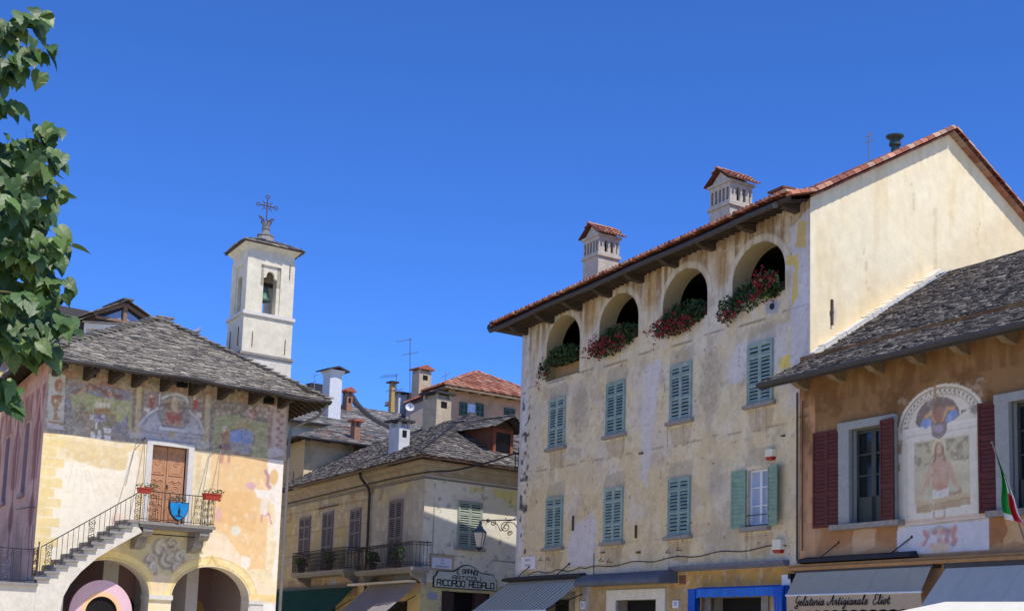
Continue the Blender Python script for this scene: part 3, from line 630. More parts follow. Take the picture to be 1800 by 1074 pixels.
q = MB(); q.box(AP.x - .1, AP.x + .35, AP.y - .3, AP.y + .3, AP.z - .3, AP.z + .02); palace.part('ridge_cap', q, LIME, roof)
q = MB(); q.box(AP.x - .2, AP.x + .45, AP.y - .4, AP.y + .4, AP.z + .02, AP.z + .07); q.box(AP.x - .5, AP.x + .1, AP.y - .4, AP.y + .4, AP.z - .06, AP.z - .01); palace.part('cap_stone', q, STONE, roof)
# eave boards, brackets, gutter
e = MB(); dz = Vector((0, 0, -.1)); ins = lambda P_, f_: P_.lerp(AP, f_) + dz
for A_, B_ in ((ea, eb), (eb, ec), (ed, ea)): e.face([A_ + dz, B_ + dz, ins(B_, .3), ins(A_, .3)]); e.beam(A_ + dz * .6, B_ + dz * .6, .05, .1)
for i in range(44):
    t = (i + .5) / 44; q = ea.lerp(eb, t) + dz * 1.25; e.beam(q, q + Vector((0, 1.3, .62)), .07, .05)
for i in range(26):
    t = (i + .5) / 26; q = ed.lerp(ea, t) + dz * 1.25; e.beam(q, q + Vector((1.3, 0, .6)), .08, .08); q = eb.lerp(ec, t) + dz * 1.25; e.beam(q, q + Vector((-1.3, 0, .6)), .08, .08)
palace.part('eave_boards', e, TIMBER)
for x_ in (-8.35, -7.34, -6.5, -5.71, -4.71, -3.68, -2.62, -1.44, -.3):
    q = MB(); q.extr([(x_ - .08, .0, 9.58), (x_ - .08, -.3, 9.62), (x_ - .08, -.6, 9.72), (x_ - .08, -.95, 9.74), (x_ - .08, -.95, 9.84), (x_ - .08, 0, 10.12)], (.16, 0, 0)); palace.part('eave_bracket', q, TIMBER)
q = MB()
for i in range(20):
    a, b2 = ea.lerp(eb, i / 20), ea.lerp(eb, (i + 1) / 20)
    wv = lambda t: Vector((0, -.06, -.04 - .03 * sin(t * 9) - .03 * sin(t * 23)))
    q.tube([a + wv(i / 20), b2 + wv((i + 1) / 20)], .055, 7)
palace.part('gutter', q, GUTTER)
q = MB(); q.tube([eb + Vector((-.1, -.0, -.1)), (1.0, -.75, 9.55), (.85, -.6, 9.35), (.16, -.1, 8.95), (.13, -.08, 8.7), (.13, -.08, 0)], .055, 8); palace.part('downpipe', q, PIPE)
for z_ in (8.0, 6.0, 4.2): pass
# small eave lamps in dark niches
for px, py in ((157, 657), (318, 676), (470, 705)):
    x_, z_ = FR_L.at(px, py); q = MB(); q.box(x_ - .16, x_ + .16, -.2, 0, z_ - .1, z_ + .12); q.box(x_ - .1, x_ + .1, -.23, -.2, z_ - .06, z_ - .01); palace.part('eave_vent', q, DARK)
# balcony
q = MB(); q.box(-5.62, -2.95, -1.0, 0, 5.12, 5.22); q.box(-5.55, -3.02, -.93, 0, 5.03, 5.12); palace.part('balcony_slab', q, STONE)
for x_ in (-3.45, -5.42):
    q = MB(); q.extr([(x_, 0, 5.03), (x_, -.9, 5.03), (x_, -.92, 4.9), (x_, -.8, 4.76), (x_, -.52, 4.74), (x_, -.5, 4.6), (x_, -.35, 4.42), (x_, 0, 4.36)], (.34, 0, 0)); palace.part('corbel', q, STONE)
q = MB(); q.tube([(-5.1, -.5, 4.86), (-3.4, -.5, 4.86)], .02, 5); palace.part('tie_rod', q, IRON)
def rail_panel(mb, P0, P1, h, n, scrolls=(), r=.009):
    P0 = Vector(P0); P1 = Vector(P1); up = Vector((0, 0, h))
    mb.tube([P0 + up, P1 + up], r * 1.7, 5); mb.tube([P0 + Vector((0, 0, .07)), P1 + Vector((0, 0, .07))], r * 1.2, 4)
    for i in range(n + 1):
        if any(a < i / n < b for a, b in scrolls): continue
        q = P0.lerp(P1, i / n); mb.tube([q, q + up], r, 4)
    d_ = (P1 - P0)
    for a, b in scrolls:
        for t in (a, b): q = P0 + d_ * t; mb.tube([q, q + up], r, 4)
        wd = (b - a) * d_.length; ux = d_.normalized(); c0 = P0 + d_ * ((a + b) / 2)
        for j in range(4):
            for sgn in (-1, 1):
                cz = h * (.16 + .23 * j); sp = spiral(sgn * wd * .23, cz, min(wd * .24, h * .12), pi / 2 * (1 + 2 * (j % 2)), 1.25, 12, sgn)
                mb.tube([c0 + ux * u_ + Vector((0, 0, v_)) for u_, v_ in sp], r * .9, 4)
def sr(P0, P1, n, h, scrolls): q = MB(); rail_panel(q, P0, P1, h, n, scrolls); return q
palace.part('balcony_railing', sr((-5.58, -.95, 5.22), (-3.0, -.95, 5.22), 22, .95, ((.09, .2), (.38, .5), (.72, .84))), IRON)
palace.part('balcony_railing', sr((-3.0, -.95, 5.22), (-3.0, -.05, 5.22), 9, .95, ((.1, .45), (.55, .9))), IRON)
q = MB()
for pts in (((220, 853, -.93), (238, 781, -.1), (255, 769, 0)), ((251, 850, -.9), (255, 769, 0)), ((355, 872, -.93), (369, 793, -.1), (388, 784, 0)), ((381, 868, -.9), (388, 785, 0))):
    P_ = []
    for a, b2, y_ in pts: x_, z_ = FR_L.at(a, b2, y_); P_.append((x_, y_ - .02, z_))
    q = MB(); q.tube(P_, .012, 5); palace.part('railing_stay', q, PIPE)
# stair
NS = 11; x0, x1, z0, z1 = -8.72, -5.62, 3.08, 5.22
for i in range(NS):
    a = x0 + (x1 - x0) * i / NS; z_ = z0 + (z1 - z0) * (i + 1) / NS; rr = random.Random(i)
    q = MB(); j = rr.uniform(-.012, .012); q.box(a - .10, a + (x1 - x0) / NS + .1, -.99 + j, -.02, z_ - .085, z_ + j * .5); palace.part('step', q, STONE)
q = MB(); pts = [(-8.72, 0), (-8.72, 3.0)]
for i in range(NS):
    a = x0 + (x1 - x0) * i / NS; z_ = z0 + (z1 - z0) * (i + 1) / NS - .09; pts += [(a, z_), (a + (x1 - x0) / NS, z_)]
pts += [(-5.58, 5.02), (-5.46, 4.86), (-6.25, 4.38), (-6.85, 3.98), (-7.35, 3.52), (-7.68, 3.1), (-7.86, 2.72), (-7.92, 2.3), (-7.92, 0)]
q.plate(pts, -.92, -.02); q.v = [(x_, y_, z_) for x_, y_, z_ in q.v]; palace.part('stair_wall', q, LIME)
dx, dz2 = x1 - x0, z1 - z0
q = MB(); n = 19; A_ = Vector((-8.66, -.9, z0 + .16)); B_ = Vector((-5.6, -.95, z1 + .0)); up = Vector((0, 0, .93))
q.tube([A_ + up, B_ + up], .016, 5); q.tube([A_ + Vector((0, 0, .06)), B_ + Vector((0, 0, .06))], .009, 4)
for i in range(n + 1):
    t = i / n; c0 = A_.lerp(B_, t); q.tube([c0, c0 + up], .009, 4)
for t0 in (1 / n, 9 / n, 18 / n):
    for j in range(4):
        for sgn in (-1, 1):
            c0 = A_.lerp(B_, t0 + .5 / n + .012 * sgn)
            q.tube([c0 + Vector((u_, 0, v_)) for u_, v_ in spiral(0, .16 + .21 * j, .085, pi / 2 * (1 + 2 * (j % 2)), 1.25, 12, sgn)], .009, 4)
palace.part('stair_railing', q, IRON)
# landing at the stair foot
q = MB(); q.box(-14, -8.72, -.9, 10, 0, 2.98); palace.part('landing', q, LIME)
q = MB(); q.box(-14, -8.70, -1.0, 10, 2.98, 3.08); palace.part('landing_slab', q, STONE)
palace.part('landing_railing', sr((-13.5, -.93, 3.08), (-8.78, -.93, 3.08), 20, 1.0, ((.74, .84), (.4, .5))), IRON)
palace.part('stair_gate', sr((-8.74, -.93, 3.06), (-8.60, -.1, 3.06), 7, 1.1, ((.2, .8),)), RUSTY)
q = MB(); q.tube([(-8.74, -.93, 3.06), (-8.74, -.93, 4.28)], .02, 6); q.ball((-8.74, -.93, 4.3), .03); palace.part('gate_post', q, RUSTY)
q = MB()
q.tube([FR_L.loc(FR_LS.W(-3.4, -.12, 5.6)), FR_L.loc(FR_LS.W(-1.0, -.12, 5.5)), (-8.66, -.1, 5.42)], .015, 5); palace.part('banner_rod', q, IRON)

# ---- things on the palace
def pixbox(fr, px0, py0, px1, py1, y): a, zt = fr.at(px0, py0, y); b2, zb = fr.at(px1, py1, y); return a, b2, zb, zt
TERRA = mat('terracotta red plastic', (176, 66, 50), 0.6, 6, 0.15, 0.05)
LEAFM = mat('small leaves', rough=0.6, nscale=20, namt=0.3, bump=0, vcol=True, trans=0.25)
def tuft(mb, c, rx, ry, rz, n, size, cols, seed, droop=0.0):
    r = random.Random(seed)
    for _ in range(n):
        while True:
            u = [r.uniform(-1, 1) for _ in range(3)]
            if u[0] ** 2 + u[1] ** 2 + u[2] ** 2 < 1: break
        p = Vector(c) + Vector((u[0] * rx, u[1] * ry, u[2] * rz - droop * (u[0] ** 2) * rz)); sz = size * r.uniform(.6, 1.3)
        a = Vector((r.gauss(0, 1), r.gauss(0, 1), r.gauss(0, 1))).normalized(); b2 = a.orthogonal().normalized(); b2 = b2 * cos(r.random() * 6) + a.cross(b2) * sin(r.random() * 6); n2 = a.cross(b2)
        col = tuple(np.clip(lin(r.choice(cols)) * r.uniform(.6, 1.35), 0, 1))
        mb.face([p - a * sz, p + b2 * sz * .55 - a * sz * .1 + n2 * sz * .15, p + a * sz, p - b2 * sz * .55 - a * sz * .1 + n2 * sz * .15], col)
GRN = [(58, 84, 36), (78, 104, 48), (48, 70, 34), (96, 118, 60)]
for (a, b2, c_, d_), lab in (((242, 858, 262, 868), 'red flower box with straggly plant where the stair meets the palace balcony'), ((357, 868, 384, 880), 'red flower box on the right corner of the palace balcony railing')):
    x0_, x1_, zb, zt = pixbox(FR_L, a, b2, c_, d_, -1.05)
    t = Thing('flower_box', lab, 'flower box', FR_L, ((x0_ + x1_) / 2, -1.1, zb), 'flower boxes on the palace balcony')
    q = MB(); q.hexa([(x0_ + .03, -1.2, zb), (x1_ - .03, -1.2, zb), (x1_ - .03, -1.0, zb), (x0_ + .03, -1.0, zb), (x0_, -1.24, zt), (x1_, -1.24, zt), (x1_, -.98, zt), (x0_, -.98, zt)]); q.box(x0_ - .015, x1_ + .015, -1.255, -.97, zt, zt + .03); t.part('planter', q, TERRA)
    q = MB(); tuft(q, ((x0_ + x1_) / 2 + .08, -1.1, zt + .1), .36, .14, .12, 70, .045, GRN + [(150, 120, 80), (170, 96, 84)], 3); tuft(q, ((x0_ + x1_) / 2 + .16, -1.14, zt - .08), .22, .1, .2, 40, .04, GRN + [(150, 110, 80)], 4); t.part('plant', q, LEAFM)
# blue shield shaped plaque
x0_, x1_, zb, zt = pixbox(FR_L, 299, 878, 331, 917, -1.1)
BLUEG = mat('glazed blue', (34, 132, 190), 0.25, 3, 0.35, 0.05, spec=0.6); cx = (x0_ + x1_) / 2; wd = (x1_ - x0_) / 2; hh = zt - zb
t = Thing('shield_ornament', 'glossy blue shield ornament with a dark wing motif hung on the palace balcony railing', 'shield', FR_L, (cx, -1.05, zb), None)
def shield(sx, sz): return [(cx + u_ * wd * sx, zb + hh * (.5 + (v_ - .5) * sz)) for u_, v_ in ((-1, .96), (-.5, .9), (0, .98), (.5, .9), (1, .96), (.98, .6), (.78, .3), (.4, .1), (0, 0), (-.4, .1), (-.78, .3), (-.98, .6))]
q = MB(); q.plate(shield(1, 1), -1.07, -1.0); t.part('rim', q, IRON)
q = MB(); q.plate(shield(.9, .9), -1.09, -1.072); t.part('panel', q, BLUEG)
q = MB(); q.plate([(cx, zb + hh * .72), (cx + wd * .14, zb + hh * .45), (cx + wd * .05, zb + hh * .3), (cx + wd * .5, zb + hh * .2), (cx, zb + hh * .24), (cx - wd * .5, zb + hh * .22), (cx - wd * .05, zb + hh * .3), (cx - wd * .14, zb + hh * .45)], -1.1, -1.092); t.part('motif', q, INK)
q = MB(); tuft(q, (cx - .02, -1.05, zt + .06), .3, .05, .12, 60, .05, [(120, 116, 96), (150, 140, 120), (90, 86, 70)], 6); t.part('plume', q, LEAFM)
# arched pink awning in the left portico arch
PK = mat('faded pink awning', rough=.8, nscale=5, namt=.06, bump=.05, vcol=True)
t = Thing('arched_awning', 'pink half round awning with an orange band in the left portico arch', 'awning', FR_L, (-6.6, -.1, 1.6))
q = MB(); cx, cz = -6.28, 2.28; n = 24
def ring(r0, y0, r1, y1, col):
    for i in range(n):
        a0, a1 = pi * i / n, pi * (i + 1) / n
        q.face([(cx - r0 * cos(a0), y0, cz + r0 * sin(a0)), (cx - r0 * cos(a1), y0, cz + r0 * sin(a1)), (cx - r1 * cos(a1), y1, cz + r1 * sin(a1)), (cx - r1 * cos(a0), y1, cz + r1 * sin(a0))], srgb(col))
ring(1.04, -.05, 1.04, -.10, (214, 172, 182)); ring(1.04, -.10, .86, -.112, (222, 184, 192)); ring(.86, -.112, .68, -.12, (224, 188, 195)); ring(.68, -.124, .53, -.128, (234, 192, 148)); ring(.53, -.128, .52, -.09, (190, 130, 80))
t.part('canopy', q, PK)
q = MB(); q.plate([(cx + 1.0 * cos(pi * i / 16), cz + 1.0 * sin(pi * i / 16)) for i in range(17)], -.05, -.03); q.box(cx - 1.0, cx + 1.0, -.045, -.035, .2, 2.28); t.part('doorway', q, DARK)

# ---- bell tower behind the palace roof
TOWC = mat('cream lime render', (220, 211, 186), 0.92, 3, 0.18, 0.35, 10)
TY = 1.5; tower = Thing('bell_tower', 'slim cream bell tower with open belfry and iron cross behind the palace roof', 'bell tower', FR_L, (-.1, 2.5, 0))
def tw(name, mb, m_, par=None): mb.v = [(x_ - .1 + y_ * .194, TY + y_ * .98, z_) for x_, y_, z_ in mb.v]; return tower.part(name, mb, m_, par)
h1, h2 = 1.0, .97
q = MB(); q.box(-h1, h1, 0, 2 * h1, 8.0, 13.1); tw('shaft', q, TOWC)
q = MB(); q.box(-h1 - .09, h1 + .09, -.09, 2 * h1 + .09, 11.62, 11.72); tw('base_ledge', q, STONE)
q = MB(); q.box(-h1 - .02, h1 + .02, -.03, 2 * h1 + .03, 8.0, 11.60); tw('plinth', q, LIME)
q = MB(); q.box(-h1 - .07, h1 + .07, -.07, 2 * h1 + .07, 13.1, 13.22); tw('string_course', q, WHITESTONE)
q = MB(); D_ = 2 * h2
for a in (0, 1):
    for c_ in (0, 1):
        x_ = -h2 if a == 0 else h2 - .56; y_ = 0 if c_ == 0 else D_ - .56
        q.box(x_, x_ + .56, y_, y_ + .56, 13.22, 15.3)
q.box(-h2 + .56, h2 - .56, 0, .3, 15.02, 15.3); q.box(-h2 + .56, h2 - .56, D_ - .3, D_, 15.02, 15.3); q.box(-h2, -h2 + .3, .56, D_ - .56, 15.02, 15.3); q.box(h2 - .3, h2, .56, D_ - .56, 15.02, 15.3)
q.box(-h2 + .02, h2 - .02, .02, D_ - .02, 15.3, 15.52)
q.box(-h2 + .56, -h2 + .7, .06, .5, 13.22, 15.02); q.box(h2 - .7, h2 - .56, .06, .5, 13.22, 15.02)
for y0_, y1_ in ((.06, .2), (D_ - .2, D_ - .06)):
    for sg in (-1, 1):
        q.plate([(sg * .27, 14.25), (sg * .27, 14.55), (sg * .16, 14.6), (sg * .15, 14.72), (sg * .08, 14.8), (0, 14.82), (0, 15.02), (sg * .41, 15.02), (sg * .41, 14.25)], y0_, y1_)
for x0_, x1_ in ((-h2 + .06, -h2 + .2), (h2 - .2, h2 - .06)): q.box(x0_, x1_, .56, .7, 13.22, 15.02); q.box(x0_, x1_, D_ - .7, D_ - .56, 13.22, 15.02); q.box(x0_, x1_, .7, D_ - .7, 14.65, 15.02)
bel = tw('belfry', q, TOWC)
q = MB()
for x_, z_ in ((-.62, 12.3), (.72, 12.2), (.75, 15.0)): q = MB(); q.box(x_, x_ + .02, -.035, .0, z_ - .35, z_ + .2); tw('wall_anchor', q, RUSTY)
for y_ in (.5, 1.5): q = MB(); q.box(-h1 - .03, -h1, y_, y_ + .03, 12.0, 12.7); tw('wall_anchor', q, RUSTY)
q = MB(); q.hexa([(-h2, 0, 15.52), (h2, 0, 15.52), (h2, D_, 15.52), (-h2, D_, 15.52), (-h2 - .2, -.2, 15.72), (h2 + .2, -.2, 15.72), (h2 + .2, D_ + .2, 15.72), (-h2 - .2, D_ + .2, 15.72)]); tw('cornice', q, TOWC)
q = MB(); cs = [Vector((-h2 - .28, -.28, 15.72)), Vector((h2 + .28, -.28, 15.72)), Vector((h2 + .28, D_ + .28, 15.72)), Vector((-h2 - .28, D_ + .28, 15.72))]; ap = Vector((0, D_ / 2, 16.25))
for i in range(4): slate_face(q, [cs[i], cs[(i + 1) % 4], ap], 20 + i, row=.2, th=.03)
q.box(-h2 - .26, h2 + .26, -.26, D_ + .26, 15.70, 15.73, srgb((90, 84, 78))); tw('tower_roof', q, SLATE)
q = MB(); q.lathe((0, D_ / 2, 0), [(.46, 15.95), (.42, 16.05), (.31, 16.34), (.34, 16.35), (.34, 16.39), (.17, 16.41), (.14, 16.62), (.17, 16.63), (.17, 16.67), (.13, 16.68), (.17, 16.84), (.16, 16.88)], 14); tw('finial', q, STONE)
q = MB(); Z = lambda x_, z_: (x_ * .8, D_ / 2, 16.84 + (z_ - 17.46) * .58)
q.tube([Z(0, 17.4), Z(0, 19.15)], .022, 6); q.tube([Z(-.36, 18.65), Z(.36, 18.65)], .022, 6)
for x_, z_ in ((0, 19.25), (-.46, 18.65), (.46, 18.65)): q.tube([Z(x_ + .1 * cos(2 * pi * i / 10), z_ + .1 * sin(2 * pi * i / 10)) for i in range(10)], .02, 5, closed=True)
for sx in (-1, 1):
    for sz in (-1, 1):
        q.tube([Z(sx * (.1 + .09 * cos(2 * pi * i / 10)), 18.65 + sz * (.1 + .09 * sin(2 * pi * i / 10))) for i in range(10)], .012, 4, closed=True); q.tube([Z(sx * .12, 18.65 + sz * .12), Z(sx * .26, 18.65 + sz * .3)], .014, 4)
    q.tube([Z(sx * .05, 17.5), Z(sx * .18, 17.75), Z(sx * .3, 17.86), Z(sx * .44, 17.9)], [.02, .03, .035, .01], 5); q.tube([Z(sx * .12, 17.6), Z(sx * .24, 17.68), Z(sx * .4, 17.8)], .012, 4)
for i in range(8): a = 2 * pi * i / 8; q.tube([(.16 * cos(a), D_ / 2 + .16 * sin(a), 16.84), (.22 * cos(a), D_ / 2 + .22 * sin(a), 16.9), (.18 * cos(a), D_ / 2 + .18 * sin(a), 16.97)], .018, 4)
tw('cross', q, RUSTY)
BRZ = mat('green bronze', (86, 116, 100), 0.6, 6, 0.3, 0.1, metal=.5)
t = Thing('bell', 'green bronze bell hanging in the bell tower opening', 'bell', FR_L, (-.1, TY + .7, 13.7))
by = TY + .62; bx, bz_ = FR_L.at(463, 530, by); bx += .1; BZ = bz_ - 13.8
q = MB(); q.smooth = True; q.lathe((bx - .1, by, BZ), [(.06, 14.36), (.13, 14.34), (.16, 14.26), (.175, 14.1), (.20, 13.95), (.25, 13.84), (.25, 13.8)], 18); t.part('bell_body', q, BRZ)
q = MB(); q.box(bx - .45, bx + .75, by - .06, by + .06, BZ + 14.36, BZ + 14.5); t.part('yoke', q, TIMBER); q = MB(); q.tube([(bx - .1, by, BZ + 14.3), (bx - .1, by, BZ + 13.78)], .015, 5); q.ball((bx - .1, by, BZ + 13.78), .05); t.part('clapper', q, IRON)
# pigeon on the palace hip, and a stack of loose slabs beside the tower
hp = AP.lerp(eb, .225)
q = MB(); q.smooth = True; q.tube([hp + Vector((-.2, 0, .2)), hp + Vector((-.1, 0, .2)), hp + Vector((0, 0, .22)), hp + Vector((.09, 0, .3)), hp + Vector((.11, 0, .36)), hp + Vector((.16, 0, .36))], [.02, .06, .085, .055, .04, .008], 8); q.tube([hp + Vector((0, 0, .16)), hp + Vector((0, 0, .08))], .012, 4)
single('pigeon', q, mat('pigeon grey', (130, 130, 140), .8, 8, .2, 0), 'grey pigeon perched on the right hip of the palace roof', 'bird', FR_L, tuple(hp))

# ================================================================== long house on the right
RL = 16.33
loggia = [(1.86, 4.2, 10.92, 12.12, .98), (5.46, 7.87, 11.5, 12.16, .99), (9.26, 11.63, 11.5, 12.16, .98), (12.86, 15.27, 11.5, 12.14, .96)]
openw = (13.66, 14.60, 5.10, 6.68); shopd = [(2.3, 4.0, 0, 3.3), (6.92, 9.22, 0, 3.20), (12.0, 14.35, 0, 3.2)]
rtop = lambda x: 13.17 + .04 * x
def paint_long(P):
    x, z = P.x, P.z; up = z > 10.9
    P.blot((206, 186, 144), .7, .42, .66, 3, .7); P.blot((198, 190, 178), 1.0, .46, .68, 5, .6); P.blot((220, 208, 182), 2.5, .5, .72, 7, .5)
    P.blot((170, 154, 130), 1.6, .54, .74, 9, .55); P.blot((178, 154, 118), 5, .56, .74, 10, .3)
    P.blot((204, 180, 132), 1.2, .4, .62, 13, .5, mask=(z < 8.0) & (z > 4.2))
    # rain streaks below the eave and between the arches
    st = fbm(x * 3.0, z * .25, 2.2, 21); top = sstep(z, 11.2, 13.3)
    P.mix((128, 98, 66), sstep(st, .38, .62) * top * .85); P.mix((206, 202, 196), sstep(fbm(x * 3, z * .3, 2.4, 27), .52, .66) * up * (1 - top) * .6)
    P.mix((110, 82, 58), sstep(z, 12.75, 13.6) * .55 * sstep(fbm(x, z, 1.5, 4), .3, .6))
    for h in loggia:
        c = (h[0] + h[1]) / 2; r = (h[1] - h[0]) / 2
        P.stroke((204, 194, 172), [(c - (r + .12) * cos(pi * k / 16), h[3] + (h[4] + .12) * sin(pi * k / 16)) for k in range(17)], .2, .55, m=True)
        P.stroke((142, 118, 88), [(c - (r + .25) * cos(pi * k / 16), h[3] + (h[4] + .25) * sin(pi * k / 16)) for k in range(17)], .03, .6, m=True)
    for xc in (4.85, 8.6, 12.3): P.ell((160, 116, 52), (xc, 12.75), .38, .5, .6, soft=.6, m=True)
    # seams
    for zz, a in ((10.88, .8), (7.80, .6), (5.0, .25)): P.stroke((112, 100, 86), [(k, zz + .03 * sin(k * 1.7)) for k in np.linspace(0, 16.3, 40)], .035, a, m=True, warp=.6)
    P.stroke((96, 90, 84), [(15.52, 13.5), (15.5, 8.5)], .03, .7, m=True)
    # cooler renewed patches, grey rubble patches, ochre remnants
    P.poly((196, 192, 196), [(3.7, 4.3), (3.75, 5.2), (4.2, 5.8), (5.3, 6.05), (5.6, 5.6), (5.5, 4.4)], .75, warp=2.5, m=True); P.poly((200, 196, 198), [(8.1, 8.5), (8.3, 10.5), (9.2, 10.6), (8.8, 8.4), (8.6, 6.6), (8.2, 6.9)], .65, warp=4, m=True)
    P.poly((194, 194, 202), [(12.6, 9.2), (13.0, 10.3), (15.4, 10.6), (15.4, 9.4)], .5, warp=4, m=True); P.poly((194, 194, 204), [(15.5, 8.2), (15.5, 13.2), (16.4, 13.6), (16.4, 8.2)], .6, warp=2, m=True)
    for (cx, cz, rx, rz) in ((4.3, 9.6, .55, .8), (11.9, 9.6, .5, .9), (12.2, 6.6, .4, .6), (12.6, 4.9, .9, .5)):
        P.ell((160, 148, 130), (cx, cz), rx, rz, .6, soft=.6, warp=4, m=True)
    P.blot((124, 114, 100), 9, .56, .72, 61, .4, mask=(np.hypot((x - 4.3) / .7, (z - 9.5) / 1) < 1) | (np.hypot((x - 11.9) / .6, (z - 9.5) / 1) < 1))
    for c, q in (((226, 196, 88), [(15.0, 9.32), (15.06, 9.62), (15.5, 9.7), (15.5, 9.3)]), ((206, 176, 74), [(15.3, 12.2), (15.3, 12.42), (15.85, 12.4), (15.8, 11.2), (15.55, 11.0), (15.62, 12.1)]), ((190, 164, 84), [(15.7, 12.6), (15.8, 13.3), (16.2, 13.2), (16.15, 12.5)])): P.poly(c, q, .85, warp=1.5, m=True)
    for zz in (5.05, 8.5):
        for xa in (2.3, 6.1, 9.82, 13.68):
            P.poly((150, 142, 130), [(xa - .15, zz + 1.72), (xa + 1.2, zz + 1.72), (xa + 1.15, zz + 2.25), (xa, zz + 2.2)], .45, warp=3, m=True)
            P.poly((150, 124, 92), [(xa - .1, zz - .15), (xa + 1.15, zz - .15), (xa + .95, zz - .8), (xa + .1, zz - .7)], .4, warp=3, m=True)
    P.ell((150, 154, 166), (14.72, 11.14), .33, .22, .9, warp=2, m=True)
    # plaster lost along the far corner
    P.mix((206, 206, 208), (x < .55) * .7 * sstep(P.wear, .35, .5)); P.blot((82, 76, 72), 5, .54, .60, 71, .95, mask=(x < .75) & (z > 4.9) & (z < 10.8), sx=.8)
    P.mix((186, 186, 190), (x < .16) * .9)
    # hairline cracks, rust runs under the sills, edges of old repairs
    r2 = random.Random(15)
    for k in range(9):
        cx, cz = r2.uniform(1, 15.5), r2.uniform(5.2, 10.6); pts = [(cx, cz)]
        for j in range(6): pts.append((pts[-1][0] + r2.uniform(-.12, .16), pts[-1][1] - r2.uniform(.08, .3)))
        P.stroke((112, 98, 82), pts, .022, .75, m=True, warp=1.2)
    for zz in (5.0, 8.42):
        for xa in (2.2, 6.0, 9.7, 13.6):
            for j in range(3): xs = xa + r2.uniform(-.1, 1.2); P.stroke((146, 118, 88), [(xs, zz), (xs + r2.uniform(-.03, .03), zz - r2.uniform(.35, .9))], r2.uniform(.04, .1), .45, m=True, warp=.8)
    for (a_, b_, c_, d_) in ((3.6, 6.0, 5.5, 4.35), (8.2, 10.4, 9.1, 8.6), (15.45, 13.2, 16.3, 9.6)): P.stroke((172, 160, 140), [(a_, b_), (c_, b_ - .1), (c_ - .1, d_), (a_ + .05, d_)], .03, .5, m=True, warp=3)
    # ground floor
    P.mix((168, 142, 100), (z < 3.98) * (x > 5.2) * .9); P.mix((196, 150, 76), (z < 4.0) * (z > 3.5) * (x > 10.1) * .9); P.mix((150, 150, 152), (z < 3.9) * (x < 5.2) * (x > 4.55) * .8)
    P.blot((150, 120, 84), 3, .5, .7, 77, .5, mask=z < 4)
    P.blot((150, 134, 114), 12, .60, .76, 79, .35); P.blot((226, 220, 210), 9, .60, .76, 83, .25)
    r_ = random.Random(9)
    for k in range(60): P.ell((76, 66, 60), (r_.uniform(.8, 16), r_.uniform(4.3, 10.8)), .035, .03, .8, m=True)
long = Thing('old_townhouse', 'four storey townhouse with blotched cream plaster and an arched loggia under its roof', 'house', FR_R, (8, 0, 0))
long.part('front_wall', wall(0, RL, 0, 14.0, .05, loggia + [openw] + shopd, paint_long, FR_R, (212, 196, 162), top=rtop), PLASTER)
q = MB()
for i, h in enumerate(loggia): q = MB(); reveal(q, h, 0, .62, srgb((164, 148, 112))); long.part('arch_reveal', q, VC)
q = MB()
for h in loggia:
    c = (h[0] + h[1]) / 2; q.col = srgb((150, 138, 108))
reveal(q, openw, 0, .22, srgb((176, 170, 156))); long.part('window_reveal', q, VC)
for h in shopd: q = MB(); reveal(q, h, 0, .4, srgb((150, 140, 120)), sill=False); long.part('door_reveal', q, VC)
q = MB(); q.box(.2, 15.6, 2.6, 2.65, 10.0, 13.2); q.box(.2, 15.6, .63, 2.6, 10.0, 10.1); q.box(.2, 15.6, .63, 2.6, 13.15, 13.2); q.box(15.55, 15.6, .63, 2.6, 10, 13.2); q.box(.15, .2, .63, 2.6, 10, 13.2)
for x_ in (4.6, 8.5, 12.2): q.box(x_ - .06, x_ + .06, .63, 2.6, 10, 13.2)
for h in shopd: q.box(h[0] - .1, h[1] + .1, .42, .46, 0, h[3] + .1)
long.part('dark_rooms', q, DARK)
q = MB(); q.box(loggia[0][0] - .0, loggia[0][1], .36, .72, 10.92, 11.48, srgb((176, 140, 96))); long.part('parapet', q, VC)
# gable end and rear
gA = FR_G.at(1668, 234); gE = FR_G.at(1800, 387); slopeR = (gE[1] - gA[1]) / (gE[0] - gA[0]); gW = 12.0; zR = gA[1] + slopeR * (gW - gA[0])
gtop = lambda u: (13.82 + (gA[1] - 13.82) * u / gA[0]) if u < gA[0] else gA[1] + slopeR * (u - gA[0])
def paint_gable(P):
    P.blot((240, 225, 188), 1.2, .4, .7, 3, .5); P.blot((226, 212, 182), 3.5, .56, .8, 5, .15); P.blot((240, 228, 200), .8, .45, .8, 9, .2)
    P.mix((206, 188, 152), sstep(fbm(P.x * 4, P.z * .3, 2.2, 18), .5, .7) * .3 * sstep(P.z - np.vectorize(gtop)(P.x), -1.6, -.1))
    for pts_ in ([(2.1, 12.9), (2.25, 12.5), (2.2, 12.0), (2.4, 11.6)], [(7.4, 14.6), (7.2, 14.2), (7.3, 13.9)], [(4.2, 15.2), (4.35, 14.8), (4.3, 14.3), (4.5, 14.1)]): P.stroke((190, 172, 138), pts_, .035, .6, m=True, warp=1.5)
    P.mix((222, 196, 140), sstep(fbm(P.x * 2.2, P.z * .4, 1.2, 8), .52, .7) * .35)
    P.mix((214, 186, 140), (1 - sstep(P.z - 9.4 - P.x * .62, 0, .9)) * .35); P.stroke((196, 176, 136), [(5.3, 14.6), (5.25, 13.9), (5.3, 12.8), (5.22, 12.2)], .14, .35, warp=3, m=True)
    P.ell((196, 190, 186), (.9, 10.75), .12, .3, .8, warp=2, m=True)
long.part('gable_wall', xf(wall(0, gW, 0, gA[1] + .02, .09, [], paint_gable, FR_G, (236, 219, 178), top=gtop), FR_G, FR_R), PLASTER)
